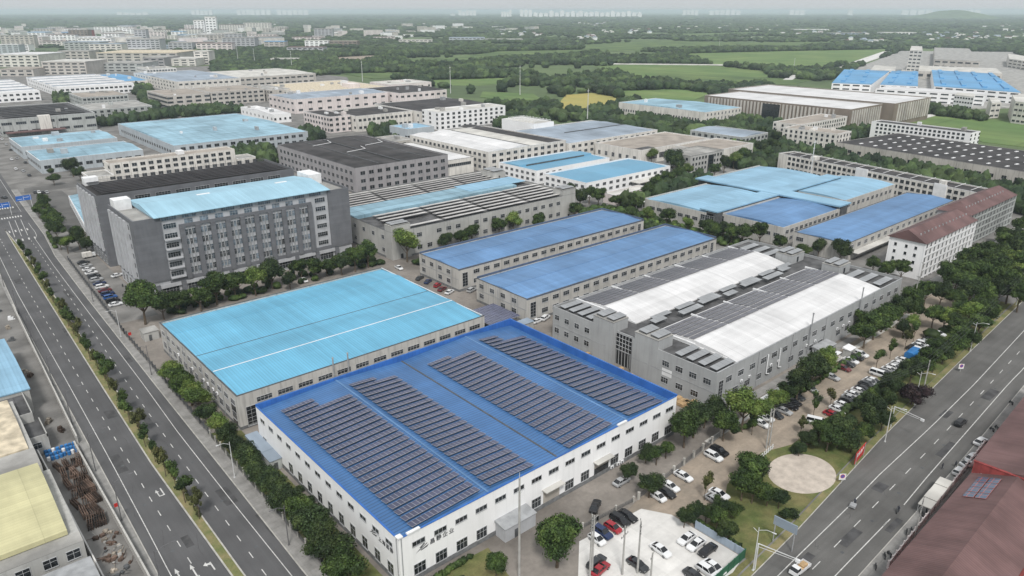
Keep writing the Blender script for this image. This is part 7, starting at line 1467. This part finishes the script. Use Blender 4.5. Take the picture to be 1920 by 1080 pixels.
for k, (lab, pts, sp) in enumerate((('dense dark wood right of the pale towers, before the cream works', [(366, 84), (560, 84), (620, 140), (556, 146), (500, 128), (400, 122), (376, 118)], 10), ('bushy belt between the long white works and the black roofed one', None, 5.5), ('tree belt between the office with ribbed windows and the flat cream halls', [(1230, 262), (1190, 236), (1200, 214), (1320, 230), (1400, 262), (1500, 262), (1480, 275), (1330, 265)], 6), ('tree belt behind the wide worn blue hall', [(180, 232), (200, 222), (440, 205), (455, 212), (300, 224), (200, 238)], 6), ('trees right of the wide worn blue hall', [(565, 255), (580, 245), (610, 262), (590, 272)], 5.5), ('trees before the black roofed works', [(435, 300), (450, 280), (515, 285), (516, 318), (450, 312)], 5.5), ('tree patch left of the beige works', [(250, 160), (275, 160), (300, 200), (290, 222), (255, 180)], 7), ('trees between the ribbed hall and the grey works', [(100, 184), (130, 180), (136, 198), (110, 200)], 6), ('trees at the foot of the pink walled hall', [(690, 248), (740, 245), (745, 268), (700, 262)], 5.5), ('trees behind the white four storey wing', [(900, 225), (960, 220), (1040, 232), (1000, 242), (930, 242)], 6), ('bushes around the right campus foot', [(1730, 205), (1925, 222), (1925, 238), (1800, 222), (1700, 212)], 6), ('green patch right of the finned brown hall', [(1610, 250), (1628, 236), (1628, 262), (1560, 275), (1520, 262)], 6), ('trees inside the old works quarter', [(400, 120), (500, 125), (560, 160), (500, 160), (400, 160)], 11))):
    cnt.append(wood('tree_belt', lab, pxpoly(pts) if pts else [(446, 110), (475, 264), (545, 264), (515, 92), (500, 60), (440, 60)], sp, sp * .62, 7.5, ICO2, -2, 20 + k, fields=False, marg=1.5))
for k, (lab, pts) in enumerate((('green thicket behind the cross shaped complex along the lane', [(300, 250), (384, 249), (384, 272), (300, 258)]), ('green thicket around the foot of the white four storey blocks', [(478, 264), (560, 262), (540, 300), (500, 312), (480, 330), (470, 290)]), ('shrubs at the right end of the lane behind the cross shaped complex', [(436, 250), (474, 262), (470, 284), (436, 284)]), ('green verge left of the finned brown hall', [(560, 330), (640, 330), (640, 400), (575, 400), (540, 365)]))):
    cnt.append(wood('tree_belt', lab, pts, 5.5, 3.4, 7, ICO2, -2, 50 + k, fields=False, marg=2))
for k, (lab, pts) in enumerate((('low shrubs below the tree belt before the cross shaped complex', pxpoly([(1060, 398), (1130, 388), (1200, 402), (1300, 432), (1420, 455), (1440, 472), (1300, 452), (1180, 424)])), ('low shrubs between the slate office block and the light blue hall', [(64, 258), (150, 256), (150, 268), (64, 270)]), ('low shrubs behind the farther blue shed', [(160, 241), (262, 241), (262, 249), (160, 249)]), ('shrubs in the thicket at the upper end of the dirt lot', [(236, 74), (330, 78), (350, 92), (300, 90), (262, 88)]))):
    cnt.append(wood('shrubs', lab, pts, 2.6, 1.6, 2.4, ICO1, -.1, 60 + k, fields=False, marg=1, m='leaf'))
far1 = pxpoly([(560, 100), (500, 58), (1000, 56), (1960, 58), (1990, 96), (1000, 94), (560, 96)])
cnt.append(wood('town_trees', 'scattered trees inside the hazy upper left town', pxpoly([(-40, 104), (-40, 62), (500, 58), (555, 96), (360, 94), (200, 104)]), 20, 9, 8, ICO1, .22, 6, marg=4))
cnt.append(wood('far_wood', 'wooded plain behind the fields and the hazy town', far1, 19, 11, 9, ICO1, -.12, 2, marg=4))
far2 = pxpoly([(-60, 62), (-60, 42), (700, 38), (1990, 40), (1990, 60), (1000, 58)])
cnt.append(wood('far_wood', 'hazy wooded plain nearer the skyline', far2, 38, 22, 10, ICO1, -.1, 3, marg=4))
far3 = pxpoly([(-100, 42), (-100, 29), (700, 28.5), (2020, 29), (2020, 41), (1000, 39)])
cnt.append(wood('far_wood', 'pale wooded belt just below the skyline', far3, 95, 62, 14, ICO1, -.05, 4, marg=4))
print('WOOD', cnt, 'objects', len(bpy.data.objects))

# ------------------------------------------------------------------ haze
hz = MB().box(-8500, 33000, -11500, 33000, -2, 120).mesh('haze', ['trim_white']); hm = bpy.data.materials.new('haze'); hm.use_nodes = True; n_ = hm.node_tree; n_.nodes.clear()
vo = n_.nodes.new('ShaderNodeVolumePrincipled'); vo.inputs['Color'].default_value = (.79, .91, 1.0, 1); vo.inputs['Density'].default_value = .000085; vo.inputs['Anisotropy'].default_value = .15
oo = n_.nodes.new('ShaderNodeOutputMaterial'); n_.links.new(vo.outputs[0], oo.inputs['Volume']); hz.materials.clear(); hz.materials.append(hm)
tag(put(hz, 'haze'), kind='stuff')

for o in S.objects:
    if o.parent is None and 'label' in o and len(o['label'].replace(',', ' ').split()) > 16: print('LONG', len(o['label'].split()), o['label'])
